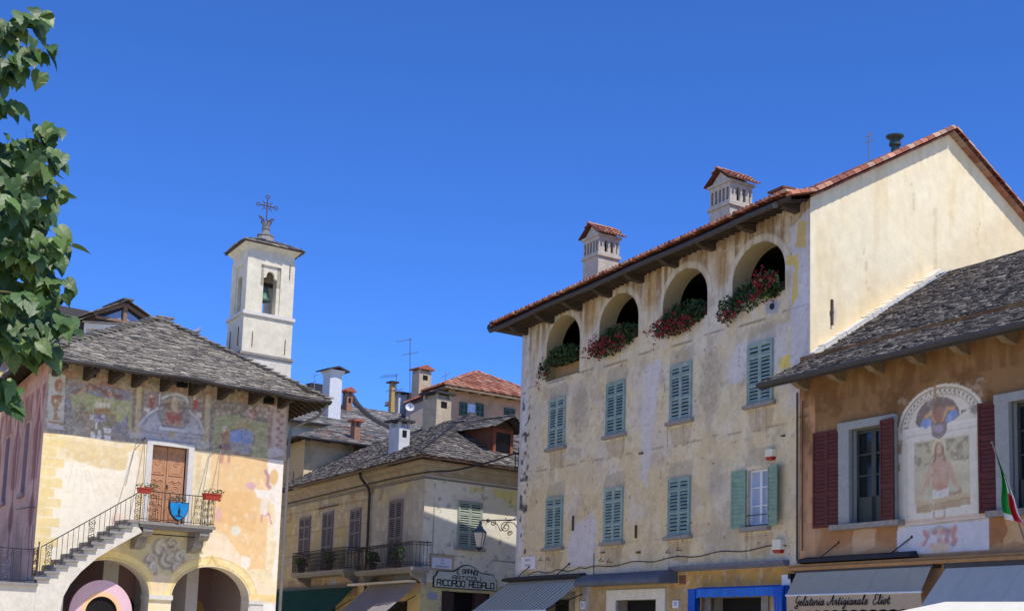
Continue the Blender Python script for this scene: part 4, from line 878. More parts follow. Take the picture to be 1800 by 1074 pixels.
q = MB(); q.col = srgb((196, 180, 150)); far = lambda u, z: FR_R.loc(FR_G.W(u, 0, z))
kx = FR_R.loc(FR_G.W(1, 0, 0)) - FR_R.loc(FR_G.W(0, 0, 0))       # one metre of depth along the gable, in the house's axes
bl = Vector((0, 0, 0)) + Vector((kx.x, kx.y, 0)) * gW
q.face([(0, 0, 0), (bl.x, bl.y, 0), (bl.x, bl.y, zR), (0, 0, 13.17)]); q.face([(bl.x, bl.y, 0), (bl.x + RL, bl.y, 0), (bl.x + RL, bl.y, zR), (bl.x, bl.y, zR)]); long.part('rear_wall', q, VC)
# roof
def dp(x, u, z): return Vector((x + kx.x * u, kx.y * u, z))
eL, eR = Vector((-.93, -.82, 13.30)), Vector((16.50, -.82, 13.70)); kL, kR = Vector((-.3, .1, 13.62)), Vector((16.50, .06, 13.95)); rR = dp(RL + .18, gA[0], gA[1] + .05); rL = dp(5.2, gA[0], gA[1] - .1); bR = dp(RL + .18, gW + .6, zR - .3); bL = dp(-.9, gW + .6, zR - .3)
q = MB(); tile_face(q, [eL + Vector((0, -.10, .03)), eR + Vector((0, -.10, .03)), kR, kL], 30, R=.1); tile_face(q, [kL, kR, rR, rL], 31); tile_face(q, [bL, eL, rL], 32, row=.5); q.face([bR, bL, rL, rR], srgb((130, 84, 64)))
ridge_tiles(q, rR, rL, 33); ridge_tiles(q, rL, eL, 34); ridge_tiles(q, kR + Vector((.02, 0, .02)), rR + Vector((.02, 0, .02)), 35, R=.12, step=.33); ridge_tiles(q, eR, kR, 37, R=.12, step=.33); ridge_tiles(q, bR + Vector((.02, 0, .02)), rR + Vector((.02, 0, .02)), 36, R=.13, step=.33)
for a, b2 in ((kR, rR), (bR, rR)):
    for i in range(22): p0 = a.lerp(b2, i / 22); p1 = a.lerp(b2, (i + .96) / 22); q.beam(p0 + Vector((-.1, 0, -.06)), p1 + Vector((-.1, 0, -.06)), .26, .05, tuple(lin(rng.choice(CLAYS)) * .9))
rf = long.part('roof', q, TILE)
# eaves
q = MB(); W0, W1 = Vector((-.0, 0.02, 13.12)), Vector((RL, .02, 13.79)); q.face([eL + Vector((0, 0, -.12)), eR + Vector((0, 0, -.12)), W1, W0]); q.face([eL + Vector((0, 0, -.12)), W0, dp(0, 12, 13.0), dp(-.93, 12.6, 13.1)])
for i in range(60):
    t = (i + .5) / 60; p0 = eL.lerp(eR, t) + Vector((0, .03, -.14)); p1 = W0.lerp(W1, t) + Vector((0, 0, -.02)); q.beam(p0, p1, .05, .03)
q.beam(eL + Vector((0, .02, -.06)), eR + Vector((0, .02, -.06)), .04, .12); q.beam(eL + Vector((.02, .02, -.06)), dp(-.93, 12.6, 13.2), .04, .12); long.part('eave_boards', q, TIMBER)
for k in range(9):
    x_ = .35 + 1.93 * k; z_ = 13.12 + .041 * x_; q = MB(); q.extr([(x_ - .11, .02, z_ - .25), (x_ - .11, -.45, z_ - .2), (x_ - .11, -.74, z_ - .06), (x_ - .11, -.76, z_ + .05), (x_ - .11, .02, z_ - .02)], (.22, 0, 0)); long.part('eave_beam', q, TIMBER)
q = MB(); g0, g1 = eL + Vector((.0, -.05, -.13)), eR + Vector((-.55, -.05, -.13)); q.tube([g0.lerp(g1, i / 14) + Vector((0, 0, -.02 * sin(i * 1.3))) for i in range(15)], .085, 8); q.tube([eL + Vector((-.13, -.05, .03)), dp(-1.06, 12.6, 13.25)], .12, 8); long.part('gutter', q, GUTTER)  # second tube, along the end eave, added to smooth the roof's cast shadow
q = MB(); q.tube([g1 + Vector((-.02, 0, 0)), g1 + Vector((.015, 0, 0))], .088, 10); long.part('gutter_end', q, PIPE)
# louvred windows
for zz in (5.05, 8.5):
    for i, xa in enumerate((2.28, 6.12, 9.83, 13.70)):
        if zz < 6 and i == 3: continue
        closed_window(long, xa, xa + 1.04, zz, zz + 1.68, GREENS[(i + (zz > 6)) % 4], rails=((0, .36, .80), (0, .3, .74), (0, .38, .78), (0, .28, .76))[i], pitch=.095)
q = MB(); a, b2, z0_, z1_ = openw
for x0_, x1_ in ((a, a + .05), (b2 - .05, b2), ((a + b2) / 2 - .05, (a + b2) / 2 + .05)): q.box(x0_, x1_, .10, .16, z0_, z1_)
q.box(a, b2, .105, .155, z1_ - .06, z1_); q.box(a, b2, .105, .155, z0_, z0_ + .1)
for zz in (.36, .68): q.box(a, b2, .108, .15, z0_ + zz * 1.58, z0_ + zz * 1.58 + .035)
wn = long.part('window', q, WHITEP)
q = MB(); q.box(a, b2, .16, .17, z0_, z1_); long.part('pane', q, CURT, wn); q = MB(); q.tube([(a - .02, -.02, 5.42), (b2 + .02, -.02, 5.42)], .014, 5); q.tube([(a - .02, -.02, 5.14), (b2 + .02, -.02, 5.14)], .014, 5); long.part('guard_bar', q, IRON, wn)
q = MB(); q.box(a - .2, b2 + .1, -.14, .03, z0_ - .12, z0_); long.part('sill', q, STONE, wn)
def open_leaf(T, xh, wd, z0, z1, ang, m_, par, pitch=.095, rails=(0, .36, .8)):     # leaf hinged at xh on the wall face, folded back by ang
    q = MB(); leaf_mb(q, 0, abs(wd), z0, z1, -.04, rails=rails, pitch=pitch); q.box(.05, abs(wd) - .05, -.02, -.008, z0 + .05, z1 - .05); sg = 1 if wd > 0 else -1; ca, sa = cos(ang), sin(ang)
    q.v = [(xh + sg * (x_ * ca - 0 * y_), -.03 - x_ * sa + y_, z_) for x_, y_, z_ in q.v]
    if sg < 0: q.f = [f[::-1] for f in q.f]
    q.col = srgb((24, 20, 20)) ; return T.part('shutter', q, m_, par)
open_leaf(long, a - .03, -.53, z0_ - .02, z1_ + .02, radians(12), GREENLT, wn, rails=(0, .2, .82)); open_leaf(long, b2 + .03, .64, z0_ - .02, z1_ + .02, radians(16), GREENLT, wn, rails=(0, .2, .82))
# ground floor stonework
for x0_, x1_, zt, xo0, xo1, zo in ((6.92, 9.22, 3.2, 6.36, 9.70, 3.52), (12.0, 14.35, 3.2, 11.7, 14.65, 3.4), (2.3, 4.0, 3.3, 2.1, 4.3, 3.5)):
    q = MB(); q.box(xo0, x0_, -.05, .1, 0, zo); q.box(x1_, xo1, -.05, .1, 0, zo); q.box(x0_, x1_, -.05, .1, zt, zo); long.part('shop_doorway', q, LIME if xo0 < 10 and xo0 > 5 else STONE)
q = MB(); q.box(10.1, 15.5, -.22, 0, 4.04, 4.13); q.box(10.1, 15.5, -.16, 0, 3.98, 4.04); long.part('ledge', q, mat('lead flashing', (104, 104, 112), .7, 5, .25, .15))
q = MB()
for (x_, z_, w_, h_) in ((4.1, 5.55, .02, .5), (8.0, 5.1, .03, .4), (10.4, 4.7, .0, 0), (8.1, 4.62, .16, .06), (8.15, 7.7, .16, .05), (5.95, 4.72, .2, .03), (15.2, 7.45, .1, .04), (.9, 4.5, 0, 0)):
    if w_: q = MB(); q.box(x_, x_ + w_, -.08, 0, z_, z_ + h_); long.part('iron_bracket', q, RUSTY)
for x_, z_ in ((1.9, 4.62), (2.4, 4.62), (5.9, 4.45), (6.4, 4.4), (9.75, 4.55), (10.3, 4.6)): q = MB(); q.tube([(x_, 0, z_ + .12), (x_, -.08, z_ + .02), (x_ + .3, -.1, z_)], .012, 4); long.part('iron_hook', q, RUSTY)
q = MB(); pts = [(5.0 + k * .4, -.03, 4.27 + .04 * sin(k * 1.1) + (.01 * k)) for k in range(27)]; q.tube(pts, .014, 4); q.tube([(5.0 - k * .4, -.03, 4.26 + .05 * sin(k * 1.7) - .004 * k) for k in range(11)], .014, 4); q.tube([(5.5, -.03, 4.75), (5.5, -.03, 3.7)], .012, 4); long.part('wall_cable', q, IRON)
q = MB(); q.tube([(14.72, .02, 11.14), (14.72, -.04, 11.14)], .09, 10); long.part('vent_pipe', q, IRON)
q = MB(); q.tube([(15.9, -.08, 8.55), (15.9, -.08, 8.35), (15.88, -.06, 4.1)], .03, 6); long.part('downpipe', q, RUSTY)
q = MB(); q.box(10.38, 10.72, -.012, .0, 3.62, 3.88); long.part('air_grille', q, BROWNWD)
q = MB(); x_, z_ = FR_G.at(1461, 527); x2, z2 = FR_G.at(1462, 572); q.box(x_ - .03, x_ + .03, -.06, 0, z2, z_); q.box(x_ - .06, x_ + .06, -.05, 0, (z_ + z2) / 2 - .03, (z_ + z2) / 2 + .03); long.part('wall_anchor', xf(q, FR_G, FR_R), RUSTY)
# chimneys with arcaded tops, gable roofs across the slope
CHC = mat('grey lime render', (186, 178, 162), .92, 5, .25, .5, 14)
def big_chimney(x0_, zb, extra=False):
    w_, d_ = 1.05, .95; z0_ = zb
    P_ = lambda x_, u, z_: dp(x0_ + x_, .95 + u, z_)
    def bx(m_, a, b2, c_, d2, e, f): m_.hexa([P_(a, c_, e), P_(b2, c_, e), P_(b2, d2, e), P_(a, d2, e), P_(a, c_, f), P_(b2, c_, f), P_(b2, d2, f), P_(a, d2, f)])
    q = MB(); bx(q, 0, w_, 0, d_, 13.4, z0_ + .95); bx(q, -.06, w_ + .06, -.06, d_ + .06, z0_ + .95, z0_ + 1.05)
    zv0, zv1 = z0_ + 1.05, z0_ + 1.62; bx(q, 0, w_, 0, d_, zv0, zv0 + .08)
    for i in range(6): a = i * (w_ - .07) / 5; bx(q, a, a + .075, 0, .1, zv0 + .08, zv1 - .08); bx(q, a, a + .075, d_ - .1, d_, zv0 + .08, zv1 - .08)
    for u in (.14, d_ / 2 - .06, d_ - .28): bx(q, 0, .1, u if u > .2 else .1, u + .14, zv0 + .08, zv1 - .08); bx(q, w_ - .1, w_, u if u > .2 else .1, u + .14, zv0 + .08, zv1 - .08)
    bx(q, 0, w_, 0, d_, zv1 - .08, zv1 + .05); bx(q, -.07, w_ + .07, -.07, d_ + .07, zv1 + .05, zv1 + .13)
    ze = zv1 + .13; apx = ze + .44
    q.extr([P_(.02, .02, ze), P_(w_ - .02, .02, ze), P_(w_ / 2, .02, apx - .08)], P_(0, d_ - .02, 0) - P_(0, .02, 0)); c_ = long.part('chimney', q, CHC)
    q = MB(); bx(q, .25, w_ - .25, .25, d_ - .25, zv0 + .05, zv1 - .05); long.part('flue', q, DARK, c_)
    q = MB(); A0, A1, B0, B1, T0, T1 = P_(-.17, -.15, ze + .0), P_(-.17, d_ + .2, ze), P_(w_ + .17, -.15, ze), P_(w_ + .17, d_ + .2, ze), P_(w_ / 2, -.15, apx), P_(w_ / 2, d_ + .2, apx)
    tile_face(q, [A1, A0, T0, T1], 51, pitch=.15, row=.3, R=.05); tile_face(q, [B0, B1, T1, T0], 52, pitch=.15, row=.3, R=.05); ridge_tiles(q, T0, T1, 53, R=.07, step=.3); long.part('chimney_roof', q, TILE, c_)
    q = MB(); bx(q, -.03, w_ + .03, -.03, d_ + .03, 13.6, 14.15 + .02 * x0_); long.part('chimney_flashing', q, CHC, c_)
big_chimney(2.80, 14.33); big_chimney(10.5, 14.15)
q = MB(); p0 = dp(13.15, 1.4, 14.9); q.box(p0.x, p0.x + .5, p0.y, p0.y + .5, p0.z - .8, p0.z + .2); c_ = long.part('chimney', q, CHC); q = MB(); q.box(p0.x - .12, p0.x + .62, p0.y - .12, p0.y + .62, p0.z + .2, p0.z + .26); long.part('chimney_cap', q, BROWNWD, c_)
zA = gA[1]; fl = dp(14.6, gA[0] - .6, 0); FLM = mat('weathered green metal flue', (74, 92, 84), .5, 8, .3, .05, metal=.4)
q = MB(); z_ = zA - .55; q.lathe((fl.x, fl.y, 0), [(.12, z_ - .5), (.12, z_ + .50), (.18, z_ + .54), (.18, z_ + .62), (.15, z_ + .64), (.15, z_ + .70), (.27, z_ + .80), (.28, z_ + .84), (.1, z_ + .88)], 14); long.part('metal_flue', q, FLM)

# ================================================================== brown house with the gelato shop
RB = 30.0; BY = -.04
def paint_brown(P):
    x, z = P.x, P.z
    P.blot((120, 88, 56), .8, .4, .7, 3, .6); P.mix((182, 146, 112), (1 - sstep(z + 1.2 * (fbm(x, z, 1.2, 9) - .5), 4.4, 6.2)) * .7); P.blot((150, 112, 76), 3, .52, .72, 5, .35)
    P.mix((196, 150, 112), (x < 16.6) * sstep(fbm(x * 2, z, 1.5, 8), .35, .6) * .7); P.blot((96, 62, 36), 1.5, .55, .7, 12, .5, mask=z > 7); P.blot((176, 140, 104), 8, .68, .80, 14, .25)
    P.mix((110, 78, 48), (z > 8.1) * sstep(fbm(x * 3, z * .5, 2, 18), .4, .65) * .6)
    P.poly((150, 98, 56), [(16.6, 4.2), (16.8, 4.9), (19.7, 4.9), (19.6, 4.3), (18.6, 4.6)], .5, warp=4, m=True); P.poly((206, 178, 146), [(18.0, 4.2), (18.1, 4.8), (18.9, 4.8), (18.8, 4.3)], .5, warp=3, m=True)
    P.poly((150, 98, 58), [(22.5, 4.1), (22.5, 4.8), (23.1, 4.8), (23.2, 4.3)], .7, warp=3, m=True); P.poly((206, 172, 124), [(23.0, 4.2), (23.0, 4.75), (23.6, 4.75), (23.5, 4.2)], .6, warp=3, m=True)
    # painted aedicule
    X0, X1, XC = 19.66, 22.5, 21.08
    arc = lambda r, zc=7.02, k_=1.0: [(XC - r * cos(pi * i / 24), zc + k_ * r * .70 * sin(pi * i / 24)) for i in range(25)]
    P.poly((222, 214, 196), [(X0, 4.75)] + arc(1.42) + [(X1, 4.75)], .97, warp=.3, m=True)
    P.stroke((150, 128, 100), arc(1.30), .05, .9, m=True, warp=.2); P.stroke((186, 172, 146), arc(1.08), .04, .9, m=True, warp=.2)
    for i in range(2, 23): a = pi * i / 24; P.ell((96, 84, 80), (XC - 1.2 * cos(a), 7.02 + 1.2 * .70 * sin(a)), .035, .035, .95, warp=.1, m=True); P.ell((140, 120, 104), (XC - 1.12 * cos(a + .05), 7.02 + 1.12 * .70 * sin(a + .05)), .025, .025, .9, warp=.1, m=True)
    P.poly((84, 56, 66), [(20.35, 7.12)] + [(XC - .1 - .72 * cos(pi * i / 14), 7.18 + .56 * sin(pi * i / 14)) for i in range(15)] + [(21.75, 7.3), (22.05, 7.36), (21.5, 7.12), (20.4, 7.02)], .95, warp=.4, m=True); P.ell((120, 106, 110), (19.95, 7.08), .1, .07, .8, m=True); P.ell((110, 96, 106), (22.15, 7.3), .13, .1, .8, m=True)
    P.stroke((150, 112, 74), [(20.92, 8.05), (20.92, 7.7)], .09, .9, m=True)
    P.stroke((236, 230, 216), [(19.85, 7.05), (22.3, 7.05)], .06, .9, m=True); P.poly((226, 220, 206), [(19.9, 6.78), (22.3, 6.78), (22.3, 7.03), (19.9, 7.03)], .9, warp=.2, m=True); P.stroke((196, 184, 164), [(19.9, 6.9), (22.3, 6.9)], .03, .8, m=True)
    # winged cherub head
    P.poly((96, 140, 206), [(20.42, 7.12), (20.5, 7.26), (20.75, 7.28), (20.8, 7.1), (20.6, 7.02)], .95, warp=.3, m=True); P.poly((96, 140, 206), [(21.22, 7.12), (21.35, 7.34), (21.6, 7.36), (21.65, 7.22), (21.4, 7.08)], .95, warp=.3, m=True)
    P.stroke((206, 150, 92), [(20.6, 7.3), (20.78, 7.38), (20.84, 7.25), (20.92, 7.14)], .1, .9, m=True); P.stroke((206, 150, 92), [(21.5, 7.4), (21.3, 7.42), (21.22, 7.28), (21.12, 7.16)], .1, .9, m=True)
    P.ell((110, 66, 56), (21.02, 7.4), .2, .2, .95, warp=.3, m=True); P.ell((150, 88, 68), (21.02, 7.3), .15, .19, .95, warp=.3, m=True); P.poly((96, 76, 92), [(20.75, 7.1), (21.32, 7.12), (21.25, 6.85), (21.02, 6.72), (20.82, 6.82)], .9, warp=.5, m=True); P.ell((166, 150, 170), (21.02, 6.98), .15, .09, .8, m=True)
    # inner picture: bare chested figure with halo at a parapet
    P.poly((190, 178, 142), [(20.2, 5.25), (20.2, 6.72), (21.98, 6.72), (21.98, 5.25)], .95, warp=.2, m=True); P.blot((120, 112, 84), 6, .5, .62, 88, .8, mask=(x > 20.22) & (x < 21.96) & (z > 6.15) & (z < 6.7)); P.blot((216, 206, 170), 3, .5, .65, 89, .6, mask=(x > 20.22) & (x < 21.96) & (z > 5.3) & (z < 6.2))
    P.ell((222, 204, 140), (21.02, 6.52), .2, .21, .9, warp=.2, m=True); P.stroke((236, 222, 166), [(21.02 + .2 * cos(a), 6.52 + .2 * sin(a)) for a in np.linspace(-.6, 3.8, 16)], .02, .9, m=True)
    P.ell((128, 76, 50), (21.03, 6.48), .145, .19, .95, warp=.2, m=True); P.stroke((128, 76, 50), [(20.92, 6.5), (20.9, 6.32), (20.86, 6.2)], .07, .9, m=True); P.stroke((128, 76, 50), [(21.14, 6.5), (21.17, 6.34), (21.2, 6.22)], .08, .9, m=True)
    sk = (196, 152, 126)
    P.poly(sk, [(20.95, 6.3), (21.1, 6.3), (21.14, 6.22), (21.38, 6.16), (21.44, 6.02), (21.5, 5.85), (21.62, 5.62), (21.74, 5.52), (21.64, 5.46), (21.5, 5.58), (21.36, 5.8), (21.32, 5.9), (21.3, 5.62), (21.28, 5.5), (20.82, 5.5), (20.8, 5.66), (20.76, 5.9), (20.7, 5.72), (20.6, 5.56), (20.44, 5.46), (20.36, 5.5), (20.5, 5.62), (20.6, 5.84), (20.66, 6.08), (20.74, 6.16), (20.92, 6.22)], .95, warp=.25, m=True)
    P.ell((204, 166, 138), (21.02, 6.47), .085, .13, .95, warp=.1, m=True); P.stroke((150, 92, 68), [(20.99, 6.5), (20.98, 6.49)], .02, .8, m=True); P.stroke((150, 92, 68), [(21.06, 6.5), (21.07, 6.49)], .02, .8, m=True); P.stroke((140, 80, 60), [(20.99, 6.4), (21.05, 6.4)], .02, .7, m=True); P.ell((150, 100, 74), (21.02, 6.375), .04, .025, .6, warp=.1, m=True)
    P.stroke((178, 104, 80), [(20.86, 6.02), (21.02, 5.98), (21.2, 6.02)], .03, .6, m=True); P.stroke((178, 104, 80), [(21.04, 6.1), (21.04, 5.6)], .02, .5, m=True); P.stroke((168, 98, 76), [(20.8, 5.9), (20.82, 5.6)], .03, .7, m=True); P.stroke((168, 98, 76), [(21.3, 5.9), (21.3, 5.6)], .03, .7, m=True); P.ell((184, 108, 82), (21.04, 5.62), .18, .08, .5, m=True)
    P.poly((224, 218, 208), [(20.8, 5.56), (21.04, 5.52), (21.3, 5.58), (21.3, 5.34), (20.8, 5.3)], .95, warp=.4, m=True); P.stroke((186, 180, 172), [(21.0, 5.54), (21.06, 5.34)], .03, .7, m=True); P.stroke((186, 180, 172), [(20.88, 5.5), (20.9, 5.32)], .02, .7, m=True)
    P.poly((196, 172, 126), [(20.26, 5.2), (20.26, 5.3), (21.96, 5.42), (21.96, 5.32)], .95, warp=.2, m=True); P.poly((166, 132, 84), [(20.26, 5.04), (20.26, 5.2), (21.96, 5.32), (21.96, 5.14)], .9, warp=.3, m=True); P.poly((146, 96, 70), [(21.3, 5.38), (21.3, 5.46), (21.7, 5.5), (21.72, 5.42)], .7, m=True)
    P.stroke((150, 118, 96), [(21.0 + .18 * cos(a), 4.98 + .12 * sin(a)) for a in np.linspace(2.6, 6.8, 12)], .05, .9, m=True)
    P.stroke((200, 158, 132), [(19.7, 4.86), (22.4, 4.88)], .09, .75, m=True); P.stroke((160, 136, 106), [(19.66, 4.77), (22.5, 4.79)], .04, .9, m=True)
    for xa in (19.95, 22.2): P.stroke((196, 186, 166), [(xa, 4.9), (xa, 6.75)], .05, .8, m=True)
    for (xa, za, w_, h_) in ((19.66, 6.5, .14, .34), (22.28, 6.55, .24, .42), (19.66, 6.1, .08, .18), (22.36, 6.1, .1, .2), (22.4, 5.4, .1, .2)): P.poly((140, 92, 52), [(xa, za), (xa + w_, za), (xa + w_, za + h_), (xa, za + h_)], .9, warp=.6, m=True)
    P.poly((196, 200, 212), [(19.62, 4.1), (19.62, 4.74), (22.52, 4.76), (22.52, 4.1)], .95, warp=.3, m=True)
    P.ell((146, 154, 144), (21.0, 4.62), .3, .09, .9, warp=1.5, m=True)
    r_ = random.Random(3)
    for k in range(34): P.ell(r_.choice([(196, 130, 124), (176, 110, 110), (206, 156, 150), (150, 110, 120)]), (21.0 + r_.uniform(-.55, .55), 4.42 + r_.uniform(-.16, .2)), .08, .06, .7, m=True)
    P.stroke((178, 112, 108), [(20.5, 4.62), (20.62, 4.45), (20.5, 4.3)], .09, .8, m=True); P.stroke((178, 112, 108), [(21.5, 4.66), (21.4, 4.45), (21.52, 4.32)], .09, .8, m=True); P.ell((206, 180, 140), (21.0, 4.2), .3, .12, .9, m=True)
    P.mix((206, 194, 170), .26 * ((x > X0) & (x < X1) & (z > 4.1) & (((x - XC) / 1.42) ** 2 + (np.maximum(z - 7.02, 0) / .99) ** 2 < 1))); P.blot((230, 222, 206), 5, .56, .76, 96, .25, mask=(x > X0) & (x < X1) & (z > 4.75) & (z < 8)); P.blot((170, 140, 110), 9, .64, .76, 97, .25, mask=(x > X0) & (x < X1) & (z < 7))
bw = [(18.0, 19.25, 4.92, 7.30), (23.24, 24.6, 4.92, 7.30)]; bs = [(16.6, 20.4, 0, 3.4), (21.8, 26.0, 0, 3.4)]
brown = Thing('brown_house', 'brown plastered house with a slab roof, maroon shutters and a faded painted niche', 'house', FR_R, (22, 0, 0))
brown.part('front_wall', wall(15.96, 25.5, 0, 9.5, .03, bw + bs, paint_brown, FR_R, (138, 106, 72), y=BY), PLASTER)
brown.part('end_wall', wall(25.5, RB, 0, 9.5, .12, [(27.2, 29.4, 0, 2.9)], lambda P: P.blot((120, 88, 56), .8, .4, .7, 3, .6), FR_R, (138, 106, 72), y=BY), PLASTER); q = MB(); q.box(27.1, 29.5, .1, .15, 0, 3.0); brown.part('dark_shop', q, DARK)
q = MB(); q.box(15.96, 15.98, BY, .0, 0, 8.6, srgb((170, 120, 80)))
brown.part('wall_edge', q, VC)
for h in bw: q = MB(); reveal(q, h, BY, .25, srgb((150, 152, 150))); brown.part('window_reveal', q, VC)
for h in bs: q = MB(); reveal(q, h, BY, .5, srgb((140, 120, 96)), sill=False); brown.part('shop_reveal', q, VC)
q = MB(); q.col = srgb((170, 140, 104)); D = lambda x_, u, z_: dp(x_, u, z_); q.face([D(RB, 0, 0), D(RB, 10, 0), D(RB, 10, 9.4), D(RB, 5, 12.4), D(RB, 0, 9.4)]); q.face([D(16.4, 10, 0), D(RB, 10, 0), D(RB, 10, 9.4), D(16.4, 10, 9.4)]); brown.part('rear_wall', q, VC)
q = MB()
for h in bs: q.box(h[0] - .1, h[1] + .1, .52, .56, 0, 3.5)
brown.part('dark_shop', q, DARK)
FRAMEC = mat('dark olive window paint', (62, 66, 58), .5, 6, .2, .05)
for (a, b2, z0_, z1_) in bw:
    q = MB(); q.col = srgb((146, 148, 144)); q.box(a - .40, a, -.14, .02, z0_, z1_); q.box(b2, b2 + .4, -.14, .02, z0_, z1_); q.box(a - .42, b2 + .42, -.15, .02, z1_, z1_ + .2); sf = brown.part('window_surround', q, VC); q = MB(); q.box(a - .62, b2 + .62, -.26, .02, z0_ - .13, z0_); brown.part('sill', q, STONE, sf)
    q = MB(); c_ = (a + b2) / 2
    for x0_, x1_ in ((a, a + .07), (b2 - .07, b2), (c_ - .08, c_ + .08)): q.box(x0_, x1_, .12, .18, z0_, z1_)
    q.box(a, b2, .125, .175, z1_ - .1, z1_); q.box(a, b2, .12, .18, z0_, z0_ + .68)
    for k in (1, 2): zz = z0_ + .68 + k * (z1_ - z0_ - .78) / 3; q.box(a, b2, .13, .17, zz - .02, zz + .02)
    wn = brown.part('window', q, FRAMEC); q = MB(); q.box(a, b2, .165, .172, z0_ + .68, z1_ - .1); brown.part('pane', q, GLASS, wn)
    if a < 20: open_leaf(brown, a - .42, -.5, z0_ - .02, z1_ + .08, radians(4), MAROON, sf, rails=(0, .33, .67)); q2 = open_leaf(brown, a - .94, -.5, z0_ - .02, z1_ + .08, radians(5), MAROON, sf, rails=(0, .33, .67)); open_leaf(brown, b2 - .04, .56, z0_ + .0, z1_ + .08, radians(10), MAROON, sf, rails=(0, .33, .67)).location.y -= .14
    else: open_leaf(brown, b2 + .40, .52, z0_ - .02, z1_ + .08, radians(8), MAROON, sf, rails=(0, .33, .67)); open_leaf(brown, a - .40, -.52, z0_ - .02, z1_ + .08, radians(8), MAROON, sf, rails=(0, .33, .67))
rp = FR_G.at(1642, 487); rz = rp[1]; ru = rp[0]
gl = lambda u, z_: FR_R.loc(FR_G.W(u, 0, z_))
q = MB(); Bp = [Vector((15.62, -1.05, 8.74)), Vector((RB + .5, -1.05, 8.74)), D(RB + .5, ru, rz), D(RL + .03, ru, rz), Vector((16.38, .0, 9.42))]
slate_face(q, Bp, 61, row=.1, th=.032, wmin=.12, wmax=.34, pal=[(98, 91, 85), (112, 104, 95), (84, 78, 74), (130, 121, 109), (90, 84, 79), (142, 132, 119), (104, 96, 89), (78, 74, 71)])
q.face([D(16.4, ru, rz), D(RB + .5, ru, rz), D(RB + .5, 10.6, 9.0), D(16.4, 10.6, 9.0)], srgb((90, 84, 80)))
brown.part('roof', q, SLATE)
q = MB(); P0, P1 = Vector((16.42, .02, 9.46)), D(RL + .08, ru, rz + .06); rr = random.Random(8)
for i in range(30): a, b2 = P0.lerp(P1, i / 30), P0.lerp(P1, (i + 1.1) / 30); q.beam(a + Vector((.02, 0, rr.uniform(0, .05))), b2 + Vector((.02, 0, rr.uniform(0, .05))), .16 + .25 * i / 30 + rr.uniform(0, .05), .2)
brown.part('mortar_flashing', q, LIME)
q = MB()
q.tube([P0 + Vector((.25 + .035 * i, -.1 + .0 * i, 0)).lerp(Vector((.25 + .035 * i, 0, 0)), 0) * 1 + (P1 - P0) * (i / 20) + Vector((0, 0, .12 - .004 * i)) for i in range(20)], .012, 4); brown.part('roof_wire', q, mat('pale blue wire', (150, 170, 196), .6, 5, .1, 0))
q = MB(); q.face([(15.65, -1.03, 8.62), (RB + .5, -1.03, 8.62), (RB + .5, 0, 9.12), (16.0, 0, 9.12)])
for i in range(52): x_ = 15.8 + i * .28; q.beam((x_, -1.0, 8.6), (x_, 0, 9.08), .05, .04)
brown.part('eave_boards', q, TIMBER2)
for k in range(10):
    x_ = 16.25 + k * 1.42; q = MB(); q.extr([(x_ - .11, 0, 8.55), (x_ - .11, -.32, 8.62), (x_ - .11, -.5, 8.72), (x_ - .11, -.72, 8.66), (x_ - .11, -.98, 8.70), (x_ - .11, -1.0, 8.58 + .1), (x_ - .11, -.98, 8.78), (x_ - .11, 0, 8.98)], (.22, 0, 0)); brown.part('eave_bracket', q, TIMBER2)
q = MB(); q.tube([(15.58 + i * 1.0, -1.14, 8.66 + .01 * sin(i * 2)) for i in range(16)], .075, 8); q.box(15.56, RB + .5, -1.08, -1.05, 8.56, 8.74); brown.part('gutter', q, GUTTER)
q = MB(); q.tube([(16.14, -.1, 8.3), (16.14, -.1, 4.35)], .02, 6); q.tube([(15.9, -.1, 8.2), (15.9, -.06, 7.9), (16.3, -.1, 7.86)], .012, 5); brown.part('conduit', q, RUSTY)
q = MB(); q.box(15.72, RB, -.32, BY, 3.82, 3.90); q.box(15.72, RB, -.24, BY, 3.90, 3.98); brown.part('shop_ledge', q, mat('tan ledge', (166, 122, 76), .8, 4, .25, .2))

